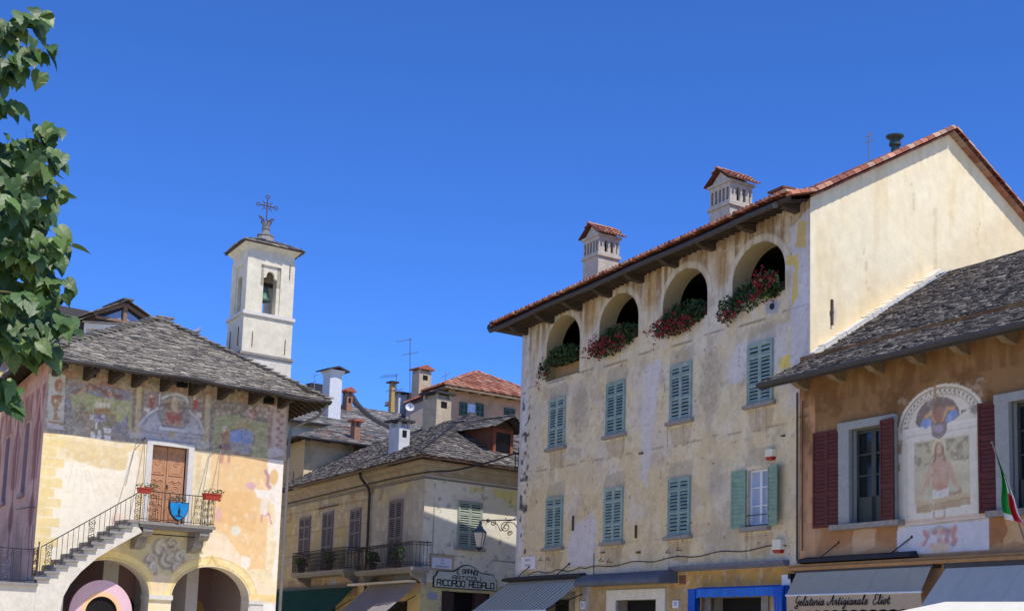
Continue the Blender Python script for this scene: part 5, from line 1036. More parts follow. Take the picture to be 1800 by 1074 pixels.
# ================================================================== corner house at the back, with the gift shop
corner = Thing('corner_house', 'two storey yellow corner house with grey louvres, iron balconies and a hipped slab roof', 'house', FR_MR, (0, 0, 0))
toM = lambda mb: xf(mb, FR_ML, FR_MR)
mdoors = [(1.05, 3.60, 0, 3.72)]; ldoors = [(-6.9, -5.6, 0, 2.9, .55), (-4.4, -1.2, 0, 3.3), (-14, -9, 0, 3.3)]
def paint_ml(P):
    x, z = P.x, P.z
    P.mix((196, 190, 172), (x > -5.5) * .9); P.blot((200, 176, 118), .8, .38, .6, 4, .7, mask=(x < -5.2) & (z < 7.6)); P.blot((170, 160, 146), 1.3, .46, .66, 5, .6); P.blot((150, 120, 92), 2.5, .5, .68, 6, .6, mask=(z > 7.2) & (x < -4)); P.blot((216, 208, 190), 3, .55, .7, 8, .5)
    P.mix((206, 190, 120), (x > -5) * (z > 7.2) * sstep(fbm(x, z, 1, 3), .4, .6) * .6)
    for k in range(9): P.stroke((150, 132, 96), [(-17, 4.9 + k * .34), (-5.6, 4.9 + k * .34)], .035, .6, m=True)
    for xa in (-13.5, -10.4, -7.05): P.poly((188, 172, 152), [(xa - .95, 5.2), (xa + .95, 5.2), (xa + .95, 7.55), (xa - .95, 7.55)], .6, warp=.4, m=True)
    P.poly((190, 164, 150), [(-3.6, 4.6), (-1.8, 4.6), (-1.8, 7.6), (-3.6, 7.6)], .5, warp=.4, m=True)
    P.mix((176, 150, 118), (z < 4.5) * .7); P.blot((128, 112, 96), 3, .5, .7, 13, .5, mask=z < 4.6); P.mix((200, 178, 118), (z < 3.6) * (x > -8) * .7); P.ell((168, 176, 186), (-9.4, 4.15), .35, .28, .7, m=True); P.poly((190, 196, 200), [(-3, 3.9), (-.9, 3.9), (-.9, 4.4), (-2.6, 4.4)], .7, warp=2, m=True); P.poly((196, 150, 120), [(-.9, 3.9), (0, 3.9), (0, 4.4), (-.9, 4.4)], .7, warp=1.5, m=True)
def paint_mr(P):
    x, z = P.x, P.z
    P.blot((230, 224, 206), 1, .42, .62, 4, .7); P.blot((196, 192, 186), 1.8, .46, .66, 6, .5, mask=z < 6.3)  # grey blotches put the townhouse's shade into the lower wall's colour
    P.poly((222, 206, 120), [(2.2, 7.9), (3.0, 7.9), (3.0, 7.72), (2.3, 7.66)], .7, warp=3, m=True); P.poly((222, 210, 120), [(3.5, 7.9), (5.2, 7.9), (5.2, 7.0), (4.8, 7.05), (4.2, 7.5), (3.6, 7.6)], .75, warp=3, m=True); P.poly((226, 206, 190), [(1.5, 7.25), (3.1, 7.2), (3.1, 7.5), (1.4, 7.55)], .5, warp=2, m=True); P.poly((226, 206, 186), [(-.0, 6.5), (.35, 6.4), (.5, 7.2), (.1, 7.9), (0, 7.9)], .5, warp=2, m=True)
    P.mix((202, 186, 128), (z < 4.05) * .9); P.blot((170, 164, 150), 2.5, .5, .68, 9, .6, mask=z < 4.6); P.stroke((96, 90, 84), [(.52, 8), (.5, 5.1)], .03, .8, m=True); P.stroke((90, 90, 92), [(.4, 5.1), (5, 5.05)], .03, .8, m=True)
    P.ell((80, 80, 84), (.75, 7.25), .09, .09, .5, m=True); P.blot((120, 116, 112), 4, .64, .74, 19, .5); P.poly((176, 152, 120), [(.35, 4.48), (1.62, 4.48), (1.62, 5.1), (.35, 5.1)], .8, warp=.6, m=True)
corner.part('street_wall', toM(wall(-17.5, 0, 0, 8.4, .06, ldoors, paint_ml, FR_ML, (186, 172, 136))), PLASTER)
corner.part('front_wall', wall(0, 14, 0, 8.4, .05, mdoors, paint_mr, FR_MR, (222, 214, 190)), PLASTER)
q = MB()
for h in ldoors: q = MB(); reveal(q, h, 0, .4, srgb((150, 132, 100)), sill=False); corner.part('door_reveal', toM(q), VC)
for h in mdoors: q = MB(); reveal(q, h, 0, .35, srgb((190, 176, 120)), sill=False); corner.part('door_reveal', q, VC)
q = MB(); q.box(-7.2, -5.3, .42, .46, 0, 3.6); q.box(-4.5, -1.1, .42, .46, 0, 3.4); q.box(-14.1, -8.9, .42, .46, 0, 3.4); toM(q); q.box(.9, 3.7, .4, .44, 0, 3.8); corner.part('dark_rooms', q, DARK)
q = MB(); q.box(1.05, 1.75, .1, .16, 0, 3.72); q.box(2.95, 3.6, .1, .16, 0, 3.72); q.box(2.78, 2.95, .02, .2, 0, 3.72); corner.part('shop_doors', q, mat('dark brown shop doors', (60, 40, 36), .6, 5, .3, .1))
# cornice
CORN = mat('stained cornice plaster', (164, 150, 128), .9, 2.5, .3, .3, 12)
def mitre(prof, m_, name):                 # cornice profile (out, z) run round the corner
    q = MB(); pts = []
    c_ = FR_MR.loc(FR_ML.W(0, 0, 0)); sv = FR_MR.loc(FR_ML.W(-1, 0, 0)); nl = FR_MR.loc(FR_ML.W(0, -1, 0)); nl = Vector((nl.x, nl.y, 0)); sv = Vector((sv.x, sv.y, 0)); nr = Vector((0, -1, 0)); bis = (nl + nr); bis = bis / bis.dot(nr)
    for (o0, z0_), (o1, z1_) in zip(prof, prof[1:]):
        a0, a1 = bis * o0 + Vector((0, 0, z0_)), bis * o1 + Vector((0, 0, z1_))
        q.face([sv * 17.5 + nl * o0 + Vector((0, 0, z0_)), a0, a1, sv * 17.5 + nl * o1 + Vector((0, 0, z1_))]); q.face([a0, Vector((14, -o0, z0_)), Vector((14, -o1, z1_)), a1])
    return corner.part(name, q, m_)
mitre([(0, 7.98), (.04, 7.98), (.04, 8.06), (.0, 8.07)], STONE, 'string_course')
mitre([(0, 8.12), (.08, 8.16), (.1, 8.3), (.22, 8.42), (.24, 8.5), (.36, 8.56), (.38, 8.66), (.3, 8.70)], CORN, 'cornice')
def wl(fr, v): return fr.loc(v)
dl, dr = -FR_ML.d, FR_MR.d; Mc = Vector((-3.25, 55, 0)); nL, nR = -FR_ML.y, -FR_MR.y
def onM(a, b2, z_): p = Mc + dl * a + dr * b2; return FR_MR.loc((p.x, p.y, z_))
za_ = 11.75; A_ = onM(5.3, 5.3, za_); bis = (nL + nR) / (1 + nL.dot(nR)); ec_ = Mc + bis * .46
E0 = FR_MR.loc((ec_.x, ec_.y, 8.74)); EL = FR_MR.loc((*(Mc + dl * 17.4 + nL * .46)[:2], 8.74)); ER = FR_MR.loc((*(Mc + dr * 14.4 + nR * .46)[:2], 8.74)); RLm = onM(17.4, 5.3, za_); RRm = onM(5.3, 10.5, za_ - .15)
PALM = [(116, 110, 104), (102, 97, 94), (128, 122, 115), (92, 89, 87), (138, 131, 122), (110, 105, 101)]
q = MB(); slate_face(q, [EL, E0, A_, RLm], 71, row=.13, wmin=.15, wmax=.45, pal=PALM); slate_face(q, [E0, ER, RRm, A_], 72, row=.13, wmin=.15, wmax=.45, pal=PALM); B_ = onM(12, 16, 8.7); q.face([ER, B_, RRm], srgb((90, 86, 84))); q.face([A_, RRm, B_, onM(17, 11, 8.7), RLm], srgb((90, 86, 84)))
rr = random.Random(3)
for i in range(30): p = E0.lerp(A_, (i + .5) / 30); q.beam(p + Vector((-.16, 0, .05)), p + Vector((.16, 0, .05)), .3, .04, tuple(lin(rr.choice(PALM))))
corner.part('roof', q, SLATE)
q = MB(); dn = Vector((0, 0, -.06)); q.tube([EL + dn, E0 + dn, ER + dn], .06, 7); corner.part('gutter', q, mat('brown copper gutter', (86, 64, 54), .5, 4, .2, .05))
q = MB(); q.tube([(-5.62, -.5, 8.7), (-5.6, -.45, 8.45), (-5.45, -.15, 8.05), (-5.4, -.1, 7.8), (-5.4, -.1, 3.4)], .06, 8); toM(q); corner.part('downpipe', q, GUTTER)
# windows of the street front (x negative, away from the corner)
sub = Thing.part
class _Proxy:                               # lets the window builders write in the street front's axes
    def __init__(s, T, conv): s.T = T; s.conv = conv
    def part(s, name, mb, m_, parent=None, **k): return s.T.part(name, s.conv(mb), m_, parent, **k)
ML_ = _Proxy(corner, toM)
for a, b2, z0_, z1_, sl_ in ((-14.1, -12.75, 5.60, 7.30, True), (-11.0, -9.8, 4.72, 7.34, False), (-7.6, -6.5, 5.52, 7.24, True), (-3.30, -2.05, 4.72, 7.28, False)):
    closed_window(ML_, a, b2, z0_, z1_, GREYSH, sill=sl_, rails=(0, .4, .72), pitch=.075)
closed_window(corner, 1.73, 2.90, 5.46, 7.24, GREYGRN, rails=(0, .3, .7), sillw=.2, pitch=.085)
def balcony(x0_, x1_, z_, y_, h, dense):
    q = MB(); q.box(x0_, x1_, y_, 0, z_ - .12, z_); q.box(x0_ + .05, x1_ - .05, y_ + .05, 0, z_ - .2, z_ - .12); ML_.part('balcony_slab', q, STONE)
    for xx in (x0_ + .3, x1_ - .45): q = MB(); q.extr([(xx, 0, z_ - .2), (xx, y_ + .15, z_ - .2), (xx, y_ + .2, z_ - .32), (xx, -.3, z_ - .45), (xx, 0, z_ - .75)], (.16, 0, 0)); ML_.part('corbel', q, STONE)
    q = MB()
    for A2, B2 in (((x0_, y_ + .04, z_), (x1_, y_ + .04, z_)), ((x0_, y_ + .04, z_), (x0_, 0, z_)), ((x1_, y_ + .04, z_), (x1_, 0, z_))):
        A2, B2 = Vector(A2), Vector(B2); L = (B2 - A2).length; n = max(3, int(L / .14)); up = Vector((0, 0, h)); ux = (B2 - A2).normalized()
        q.tube([A2 + up, B2 + up], .018, 4); q.tube([A2 + up * .88, B2 + up * .88], .01, 4); q.tube([A2 + up * .08, B2 + up * .08], .012, 4)
        for i in range(n + 1):
            p = A2.lerp(B2, i / n); q.tube([p, p + up], .011, 4)
            if dense and i < n:
                for j in range(4): c_ = p + ux * (L / n / 2) + Vector((0, 0, h * (.2 + .19 * j))); q.tube([c_ + ux * (.06 * cos(2 * pi * k / 6)) + Vector((0, 0, .085 * sin(2 * pi * k / 6))) for k in range(6)], .009, 3, closed=True)
            elif not dense and i < n: c_ = p + ux * (L / n / 2) + Vector((0, 0, h * .94)); q.tube([c_ + ux * (.05 * cos(2 * pi * k / 6)) + Vector((0, 0, .05 * sin(2 * pi * k / 6))) for k in range(6)], .009, 3, closed=True); c_.z = z_ + .15; q.tube([c_ + ux * (.06 * cos(2 * pi * k / 6)) + Vector((0, 0, .06 * sin(2 * pi * k / 6))) for k in range(6)], .009, 3, closed=True)
    ML_.part('balcony_railing', q, IRON)
b1 = (FR_ML.at(512, 1000, -.8)[0], FR_ML.at(603, 1000, -.8)[0]); b2_ = (FR_ML.at(623, 1000, -.8)[0], FR_ML.at(722, 1000, -.8)[0])
balcony(b1[0], b1[1], 4.66, -.8, .92, True); balcony(b2_[0], b2_[1], 4.52, -.8, .95, False)
q = MB(); q.tube([(-11.7, -.05, 7.6), (-9.2, -.05, 7.62)], .03, 5); ML_.part('blind_rod', q, RUSTY)
# plants on its balconies
POT = mat('dark plant pot', (70, 52, 46), .8, 8, .2, .05)
for xx, zb, y_, sc, lab in ((b1[0] + .8, 4.66, -.6, .34, 'dark potted shrub at the far end of the lattice balcony on the corner house'), (b1[1] - 2.2, 4.66, -.6, .5, 'tall leafy plant trailing over the middle of the lattice balcony'), (b2_[0] + 1.3, 4.52, -.55, .42, 'dark bushy plant at the left end of the straight barred balcony'), (b2_[0] + 3.9, 4.52, -.55, .55, 'spiky green plant in the middle of the straight barred balcony')):
    t = Thing('potted_plant', lab, 'potted plant', FR_ML, (xx, y_, zb), 'plants on the corner house balconies')
    q = MB(); q.lathe((xx, y_, 0), [(.13, zb), (.18, zb + .26), (.2, zb + .27), (.2, zb + .3)], 10); t.part('pot', q, POT)
    q = MB(); tuft(q, (xx, y_, zb + .3 + sc * .5), sc * 1.2, .25, sc * .7, 150, .08, GRN, 5 + int(sc * 100)); t.part('foliage', q, LEAFM)
# chimneys on its roof
def hit(px, py, fr, a, b2, c_):
    a, b2, c_ = (fr.M @ Vector(v) for v in (a, b2, c_)); n = (b2 - a).cross(c_ - a); r = ray(px, py); t = (a - CAM).dot(n) / r.dot(n); return CAM + r * t
def fbox(mb, fr, w0, w1, d0, d1, z0_, z1_, f2=None):     # a box in a local frame, in the thing's axes
    m_ = MB(); m_.box(w0, w1, d0, d1, z0_, z1_); xf(m_, fr, f2); n = len(mb.v); mb.v += m_.v; mb.f += [tuple(i + n for i in f) for f in m_.f]; mb.c += [mb.col] * len(m_.f)
WCH = mat('whitewashed chimney', (206, 206, 204), .9, 4, .12, .3, 14)
def chimney(T, px, pybase, pytop, wpx, depth_m, dep, yaw, m_, capm, style, slope_base=None, holes=True, base_extra=1.2):
    p = at_depth(px, pybase, dep); t_ = at_depth(px, pytop, dep); fr = Frame((p.x, p.y), yaw); ww = wpx / FPX * dep / 2; H = t_.z - p.z
    q = MB(); z1_ = t_.z - (.22 if style != 'flare' else .3)
    fbox(q, fr, -ww, ww, 0, depth_m, p.z - base_extra, z1_, T.fr)
    c_ = T.part('chimney', q, m_)
    if style == 'flare':
        q = MB(); f_ = MB(); f_.hexa([(-ww, 0, z1_), (ww, 0, z1_), (ww, depth_m, z1_), (-ww, depth_m, z1_), (-ww * 1.35, -.15, t_.z - .02), (ww * 1.35, -.15, t_.z - .02), (ww * 1.35, depth_m + .15, t_.z - .02), (-ww * 1.35, depth_m + .15, t_.z - .02)]); T.part('chimney_neck', xf(f_, fr, T.fr), m_, c_)
    else:
        q = MB()
        for a in (-ww, ww - .12):
            for d_ in (0, depth_m - .12): fbox(q, fr, a, a + .12, d_, d_ + .12, z1_, t_.z, T.fr)
        fbox(q, fr, -ww + .13, ww - .13, .13, depth_m - .13, z1_ - .0, t_.z - .03, T.fr); T.part('chimney_top', q, m_, c_)
    if holes:
        q = MB(); fbox(q, fr, -ww * .4, ww * .4, -.012, .0, z1_ - .42, z1_ - .12, T.fr); T.part('smoke_hole', q, DARK, c_)
    f_ = MB(); e = .16
    if style == 'gable': f_.extr([(-ww - e, -e, t_.z), (ww + e, -e, t_.z), (ww + e, -e, t_.z + .07), (0, -e, t_.z + .3), (-ww - e, -e, t_.z + .07)], (0, depth_m + 2 * e, 0))
    elif style == 'flare': f_.extr([(-ww * 1.4 - e, -.3, t_.z - .1), (0, -.3, t_.z + .1), (ww * 1.4 + e, -.3, t_.z - .1), (ww * 1.4 + e, -.3, t_.z - .02), (0, -.3, t_.z + .2), (-ww * 1.4 - e, -.3, t_.z - .02)], (0, depth_m + .6, 0))
    else: f_.box(-ww - e, ww + e, -e, depth_m + e, t_.z, t_.z + .07); f_.box(-ww - e * .3, ww + e * 1.3, -e * .5, depth_m + e, t_.z + .07, t_.z + .12)
    T.part('chimney_cap', xf(f_, fr, T.fr), capm, c_); return c_
BLK = mat('dark slab', (62, 60, 60), .8, 6, .3, .3); BEI = mat('worn beige render', (190, 172, 142), .92, 4, .25, .4, 14); REDC = mat('red clay cap', (160, 92, 70), .85, 8, .3, .2)
chimney(corner, 710, 786, 742, 24, .7, 60.5, 48, WCH, BLK, 'slab'); chimney(corner, 779, 748, 693, 34, 1.0, 66, 48, BEI, BLK, 'slab', base_extra=2)
# dormer
dp_ = hit(884, 797, FR_MR, E0, ER, A_); fd = Frame((dp_.x, dp_.y), 48); z0_ = dp_.z
q = MB(); fbox(q, fd, -.62, .62, .08, 3.2, z0_ - .6, z0_ + 1.1, FR_MR); dm = corner.part('dormer', q, BROWNWD)
q = MB(); f_ = MB(); f_.box(-.55, -.4, 0, .1, z0_ - .05, z0_ + 1.0); f_.box(.4, .55, 0, .1, z0_ - .05, z0_ + 1.0); f_.box(-.4, .4, 0, .1, z0_ + .86, z0_ + 1.0); f_.box(-.62, .62, -.04, .1, z0_ - .14, z0_ - .05); corner.part('dormer_frame', xf(f_, fd, FR_MR), mat('red brown dormer frame', (142, 84, 62), .7, 6, .3, .1), dm)
f_ = MB(); f_.box(-.4, .4, .04, .07, z0_ - .05, z0_ + .86); corner.part('pane', xf(f_, fd, FR_MR), GLASS, dm)
q = MB(); V = lambda x_, y_, z_: FR_MR.loc(fd.W(x_, y_, z_0 + z_)); z_0 = z0_
slate_face(q, [V(-1.0, 3.4, .95), V(-1.0, -.5, .95), V(0, -.5, 1.45), V(0, 3.4, 1.6)], 75, row=.14, pal=PALM); slate_face(q, [V(1.0, -.5, .95), V(1.0, 3.4, .95), V(0, 3.4, 1.6), V(0, -.5, 1.45)], 76, row=.14, pal=PALM); q.face([V(-.62, .0, 1.0), V(.62, .0, 1.0), V(0, 0, 1.4)], srgb((90, 70, 58))); corner.part('dormer_roof', q, SLATE, dm)

# ---- the shop sign: scalloped board, three lines of lettering
x0_, zl = FR_MR.at(763, 1030, -.06); x1_, _ = FR_MR.at(872, 1036, -.06); zt = 4.45; W_ = x1_ - x0_; cx = (x0_ + x1_) / 2 - .06
def board(e): return [(x0_ - e, zl - e), (x0_ - e, zt - .22 + e * .6), (x0_ + .07, zt - .2 + e), (x0_ + .16 - e * .5, zt - .06 + e), (x0_ + .2, zt + e), (cx - .55 - e, zt + .02 + e)] + [(cx - .5 + 1.0 * k / 8 * 1.25, zt + .04 + e + .27 * sin(pi * k / 8)) for k in range(1, 8)] + [(cx + .85 + e, zt + .02 + e), (x1_ - .2, zt + e), (x1_ - .13 + e * .5, zt - .08 + e), (x1_ - .07, zt - .2 + e), (x1_ + e, zt - .22 + e * .6), (x1_ + e, zl - e)]
t = Thing('shop_sign', 'scalloped cream shop sign lettered in dark capitals above the brown shop doors', 'sign', FR_MR, (cx, -.06, zl))
q = MB(); q.plate(board(.035), -.06, 0); t.part('border', q, INK); q = MB(); q.plate(board(0), -.075, -.061); t.part('board', q, mat('aged cream sign paint', (188, 190, 176), .7, 3, .12, .05))
def caps(body, x_, z_, w_, h_, gap, stroke_, arc=None):
    q = MB(); n = len(body); adv = (w_ + gap); tot = sum((w_ * .28 if c == 'I' else w_ * .75 if c == ' ' else w_) + gap for c in body) - gap; px_ = x_ - tot / 2
    for c in body:
        cw = w_ * .28 if c == 'I' else w_ * .75 if c == ' ' else w_
        if c != ' ':
            for st in GLY[c]:
                pts = [(px_ + (u_ / 4 * w_ if c != 'I' else cw / 2), z_ + v_ / 6 * h_) for u_, v_ in st]
                if arc:
                    R_ = arc; pts = [(x_ + (R_ + zz - z_) * sin((xx - x_) / R_), z_ - R_ + (R_ + zz - z_) * cos((xx - x_) / R_)) for xx, zz in pts]
                pen(q, pts, stroke_, -.083, -.0755)
        px_ += cw + gap
    return q
t.part('lettering', caps('E GRANDI', cx + .12, zl + .585, .12, .16, .03, .032, arc=2.6), INK); t.part('lettering', caps('ARTICOLI', cx + .1, zl + .325, .165, .14, .055, .03), INK); t.part('lettering', caps('RICORDO REGALO', cx + .06, zl + .06, .185, .215, .04, .042), INK)
# ---- street name plates
PLATEW = mat('white enamel', (214, 216, 222), .5, 4, .06, .03); BLUEINK = mat('faded blue lettering', (120, 128, 170), .7, 5, .1, 0); REDINK = mat('faded red lettering', (190, 150, 150), .7, 5, .1, 0)
t = Thing('street_plate', 'white street name plate with faded blue lettering above the shop sign', 'street sign', FR_MR, (.98, -.03, 4.57)); q = MB(); q.box(.50, 1.47, -.03, 0, 4.57, 4.98); t.part('plate', q, PLATEW)
for s_, sz, z_ in (('Via', .1, 4.86), ('Caire', .1, 4.74), ('ALBERTOLETTI', .1, 4.61)): t.part('lettering', type_text(s_, sz, .99, -.035, z_), BLUEINK)
t = Thing('street_plate', 'white street name plate with faint red lettering at the far corner of the old townhouse', 'street sign', FR_R, (1.0, -.03, 4.37)); q = MB(); q.box(.48, 1.50, -.03, 0, 4.36, 4.81); t.part('plate', q, PLATEW)
for s_, z_ in (('PIAZZA', 4.65), ('MOTTA', 4.47)): t.part('lettering', type_text(s_, .12, .99, -.035, z_), REDINK)
for (a, b2, c_, d_), s_, fr, lab in (((1022, 1056, 1029, 1070), '31', FR_R, 'small white house number plate on the grey pilaster beside the grey striped awning'), ((1184, 1055, 1194, 1068), '29', FR_R, 'small white house number plate with blue digits left of the blue valance'), ((1376, 1047, 1381, 1062), '27', FR_R, 'small white house number plate beside the gelato awning')):
    x0_, x1_, zb, zt = pixbox(fr, a, b2, c_, d_, -.02)
    if x1_ - x0_ < .25: x1_ = x0_ + .22
    t = Thing('house_number', lab, 'house number', fr, (x0_, -.02, zb), 'house number plates'); q = MB(); q.box(x0_, x1_, -.06, 0, zb, zt); t.part('plate', q, PLATEW); t.part('lettering', type_text(s_, .16, (x0_ + x1_) / 2, -.066, (zb + zt) / 2 - .05), BLUEINK)
q = MB(); q.box(.36, .80, -.03, 0, 3.35, 3.62); single('wall_plaque', q, mat('grey plaque', (150, 158, 172), .6, 5, .15, .05), 'small plain grey plaque on the yellow base below the shop sign', 'plaque', FR_MR, (.58, 0, 3.35))
# ---- alarm boxes and junction box on the old townhouse
REDL = mat('red alarm lens', (150, 40, 36), .4, 5, .1, .02); CREAMP = mat('cream plastic', (214, 208, 184), .5, 5, .06, .02)
for (x0_, x1_, zb, zt), lab in (((14.60, 14.92, 6.86, 7.15), 'white alarm box with red base above the open window'), ((14.93, 15.29, 4.33, 4.69), 'cream alarm box with red lens below the open window near the ledge')):
    t = Thing('alarm_box', lab, 'alarm box', FR_R, ((x0_ + x1_) / 2, -.1, zb)); q = MB(); q.box(x0_, x1_, -.14, 0, zb + .09, zt); q.box(x0_ + .02, x1_ - .02, -.15, -.14, zb + .14, zb + .16); t.part('case', q, CREAMP); q = MB(); q.hexa([(x0_ + .05, -.12, zb), (x1_ - .05, -.12, zb), (x1_ - .05, 0, zb), (x0_ + .05, 0, zb), (x0_, -.14, zb + .09), (x1_, -.14, zb + .09), (x1_, 0, zb + .09), (x0_, 0, zb + .09)]); t.part('lens', q, REDL)
t = Thing('junction_box', 'white junction box beside the top corner of the gelato awning', 'box', FR_R, (15.6, -.1, 3.5)); q = MB(); q.box(15.42, 15.78, -.2, 0, 3.42, 3.74); t.part('case', q, WHITEP); q = MB(); q.box(15.80, 15.9, -.3, -.02, 3.62, 3.76); q.beam((15.85, -.25, 3.7), (15.98, -.3, 3.52), .05, .05); t.part('bracket', q, IRON)
# ---- wall lantern on a scrolled bracket at the corner of the old townhouse
FR_E = Frame(FR_R.W(0, 0, 0)[:2], 54.0)      # end wall of the old townhouse
t = Thing('wall_lantern', 'iron lantern hanging from a long scrolled bracket on the old townhouse corner', 'lantern', FR_R, (0.0, -.05, 5.7))
def E_(px, py): r_ = ray(px, py); p = CAM + r_ * (52.15 / r_.y); return FR_R.loc(p)
q = MB()
for pts, rad in (([(912, 913), (880, 914), (846, 914)], .022), ([(912, 900), (913, 925), (911, 950)], .03), ([(912, 905), (904, 912), (896, 915), (890, 914), (889, 909)], .016), ([(912, 938), (906, 922), (899, 918), (891, 919), (886, 925), (882, 932), (878, 930)], .016), ([(846, 914), (846, 922)], .015), ([(880, 933), (874, 922), (866, 917), (858, 916)], .014)):
    q.tube(catmull([tuple(E_(*p)) for p in pts], 4), rad, 5)
for c, r_, t0, s_ in (((889, 926), .19, 1.2, 1), ((867, 919), .11, 2, -1), ((896, 937), .1, 0, 1), ((858, 915), .07, 1, 1)):
    c3 = E_(*c); ex = E_(c[0] + 10, c[1]) - c3; ex.normalize(); q.tube([c3 + ex * u_ + Vector((0, 0, v_)) for u_, v_ in spiral(0, 0, r_, t0, 1.6, 22, s_)], .016, 5)
t.part('bracket', q, IRON)
c3 = E_(843, 945); zc = c3.z
q = MB(); q.lathe((c3.x, c3.y, 0), [(.02, zc + .62), (.05, zc + .52), (.04, zc + .46), (.12, zc + .42), (.13, zc + .36), (.28, zc + .22), (.29, zc + .18)], 4); t.part('hood', q, mat('grey lantern metal', (78, 88, 90), .5, 8, .2, .05, metal=.3))
q = MB(); q.lathe((c3.x, c3.y, 0), [(.12, zc - .36), (.13, zc - .33), (.245, zc + .18)], 4); t.part('glazing', q, mat('milky lantern glass', (168, 160, 146), .3, 5, .12, .02, spec=.5))
q = MB()
for k in range(4):
    a = pi / 2 * k; q.tube([(c3.x + .13 * cos(a), c3.y + .13 * sin(a), zc - .34), (c3.x + .26 * cos(a), c3.y + .26 * sin(a), zc + .19)], .016, 4)
q.lathe((c3.x, c3.y, 0), [(.03, zc - .47), (.06, zc - .42), (.14, zc - .38), (.15, zc - .34)], 8); t.part('cage', q, IRON)
# ---- power cable crossing from the corner house to the old townhouse, on small brackets
q = MB(); a0 = FR_ML.at(512, 868 + 14, -.12); P_ = []
for px, py, dep in ((505, 885, 69), (600, 862, 62.5), (680, 843, 58), (748, 830, 54.6), (770, 828, 54.5), (800, 826, 54.2), (860, 812, 53.2), (905, 797, 52.0), (912, 800, 52.1)): P_.append(at_depth(px, py, dep))
q.tube(catmull([tuple(p) for p in P_], 5), .035, 5); q.tube([P_[-1] + Vector((0, 0, .3)), P_[-1] + Vector((0, 0, -.5))], .03, 4); q.tube([P_[-1] + Vector((-.12, 0, .1)), P_[-1] + Vector((-.12, 0, -.6))], .02, 4)
single('power_cable', q, IRON, 'thick twisted cable slung from the corner house cornice to the old townhouse corner', 'cable', WORLD, tuple(P_[-1]))

# ================================================================== awnings
def awning(name, lab, fr, x0_, x1_, yt, zt, yf, zf, stripes, valance=None, arms=True, barcol=None, sag=.03):
    t = Thing(name, lab, 'awning', fr, ((x0_ + x1_) / 2, yt, zt)); q = MB(); n = int(round((x1_ - x0_) / .13)) if len(stripes) > 1 else 60
    N_ = 6
    for i in range(n):
        c_ = tuple(np.array(srgb(stripes[i % len(stripes)])) * (1 if len(stripes) > 1 else (.95 if i % 15 == 7 else rng.uniform(.985, 1.015)))); a, b2 = x0_ + (x1_ - x0_) * i / n, x0_ + (x1_ - x0_) * (i + 1) / n
        for j in range(N_):
            s0, s1 = j / N_, (j + 1) / N_; f_ = lambda s_, xx: (yt + (yf - yt) * s_, zt + (zf - zt) * s_ - (sag + .012) * sin(pi * s_) * (1 + .6 * sin(xx * 2.9) + .3 * sin(xx * 7.3)))
            q.face([(a, *f_(s0, a)), (a, *f_(s1, a)), (b2, *f_(s1, b2)), (b2, *f_(s0, b2))], c_)
    t.part('canopy', q, CLOTH); q = MB(); q.tube([(x0_ - .02, yf, zf - .02), (x1_ + .02, yf, zf - .02)], .03, 6); t.part('front_bar', q, WHITEP if barcol is None else barcol)
    q = MB(); q.box(x0_ - .05, x1_ + .05, yt, 0 if yt > -.4 else yt + .3, zt - .02, zt + .12); t.part('housing', q, GUTTER)
    if arms:
        for x_ in (x0_ + .1, x1_ - .1): q = MB(); q.beam((x_, yt, zt - .5), (x_, yf, zf - .02), .03, .03); t.part('arm', q, IRON)
    if valance:
        q = MB(); n = int((x1_ - x0_) / .05)
        for i in range(n):
            a, b2 = x0_ + (x1_ - x0_) * i / n, x0_ + (x1_ - x0_) * (i + 1) / n; sc = lambda xx: valance[0] - .035 * abs(sin((xx - x0_) * pi / .35))
            q.face([(a, yf, zf - .04), (b2, yf, zf - .04), (b2, yf + .02, zf - .04 - valance[0] + .04 * abs(sin((b2 - x0_) * pi / .34))), (a, yf + .02, zf - .04 - valance[0] + .04 * abs(sin((a - x0_) * pi / .34)))], srgb(valance[1]))
        t.part('valance', q, CLOTH)
    return t
xa = FR_R.at(832, 1072, -1.55)
awning('shop_awning', 'grey striped awning at the far corner of the old townhouse', FR_R, -.25, 5.1, -.12, 3.93, -1.55, 2.86, [(156, 158, 144), (206, 202, 184)], sag=.02)
t = awning('shop_awning', 'grey gelato shop awning with cursive lettering on its scalloped valance', FR_R, 16.15, 21.0, -.30, 3.76, -.62, 3.19, [(180, 176, 160)], valance=(.40, (190, 172, 146)), arms=False, sag=.0)
q = MB(); px_ = 16.5; sc = .0385; zb = 2.89
for ch in 'Gelateria Artigianale Eliot':
    if ch != ' ':
        for st in CUR[ch]: pen(q, catmull([(px_ + (u_ + v_ * .22) * sc * 1.25, zb + v_ * sc) for u_, v_ in st], 3), .02, -.642, -.63)
    px_ += CURW[ch] * sc * 1.25 * 1.12
t.part('lettering', q, INK)
awning('shop_awning', 'large plain blue grey awning right of the gelato shop awning', FR_R, 21.45, 27.5, -.30, 3.70, -1.5, 2.35, [(206, 204, 192)], sag=.02)
awning('shop_awning', 'dark green awning under the lattice balcony of the corner house', FR_ML, FR_ML.at(503, 1045)[0] - 1, FR_ML.at(628, 1036)[0], -.15, 3.95, -1.3, 2.75, [(40, 84, 74)])
awning('shop_awning', 'pale grey awning under the straight barred balcony of the corner house', FR_ML, FR_ML.at(655, 1034)[0], FR_ML.at(740, 1028)[0], -.15, 3.98, -1.5, 2.75, [(166, 160, 158)])
q = MB(); x0_, x1_ = FR_ML.at(628, 1030)[0], -.1; q.box(x0_, x1_, -.45, 0, 3.98, 4.06); corner.part('awning_ledge', toM(q), WHITESTONE)
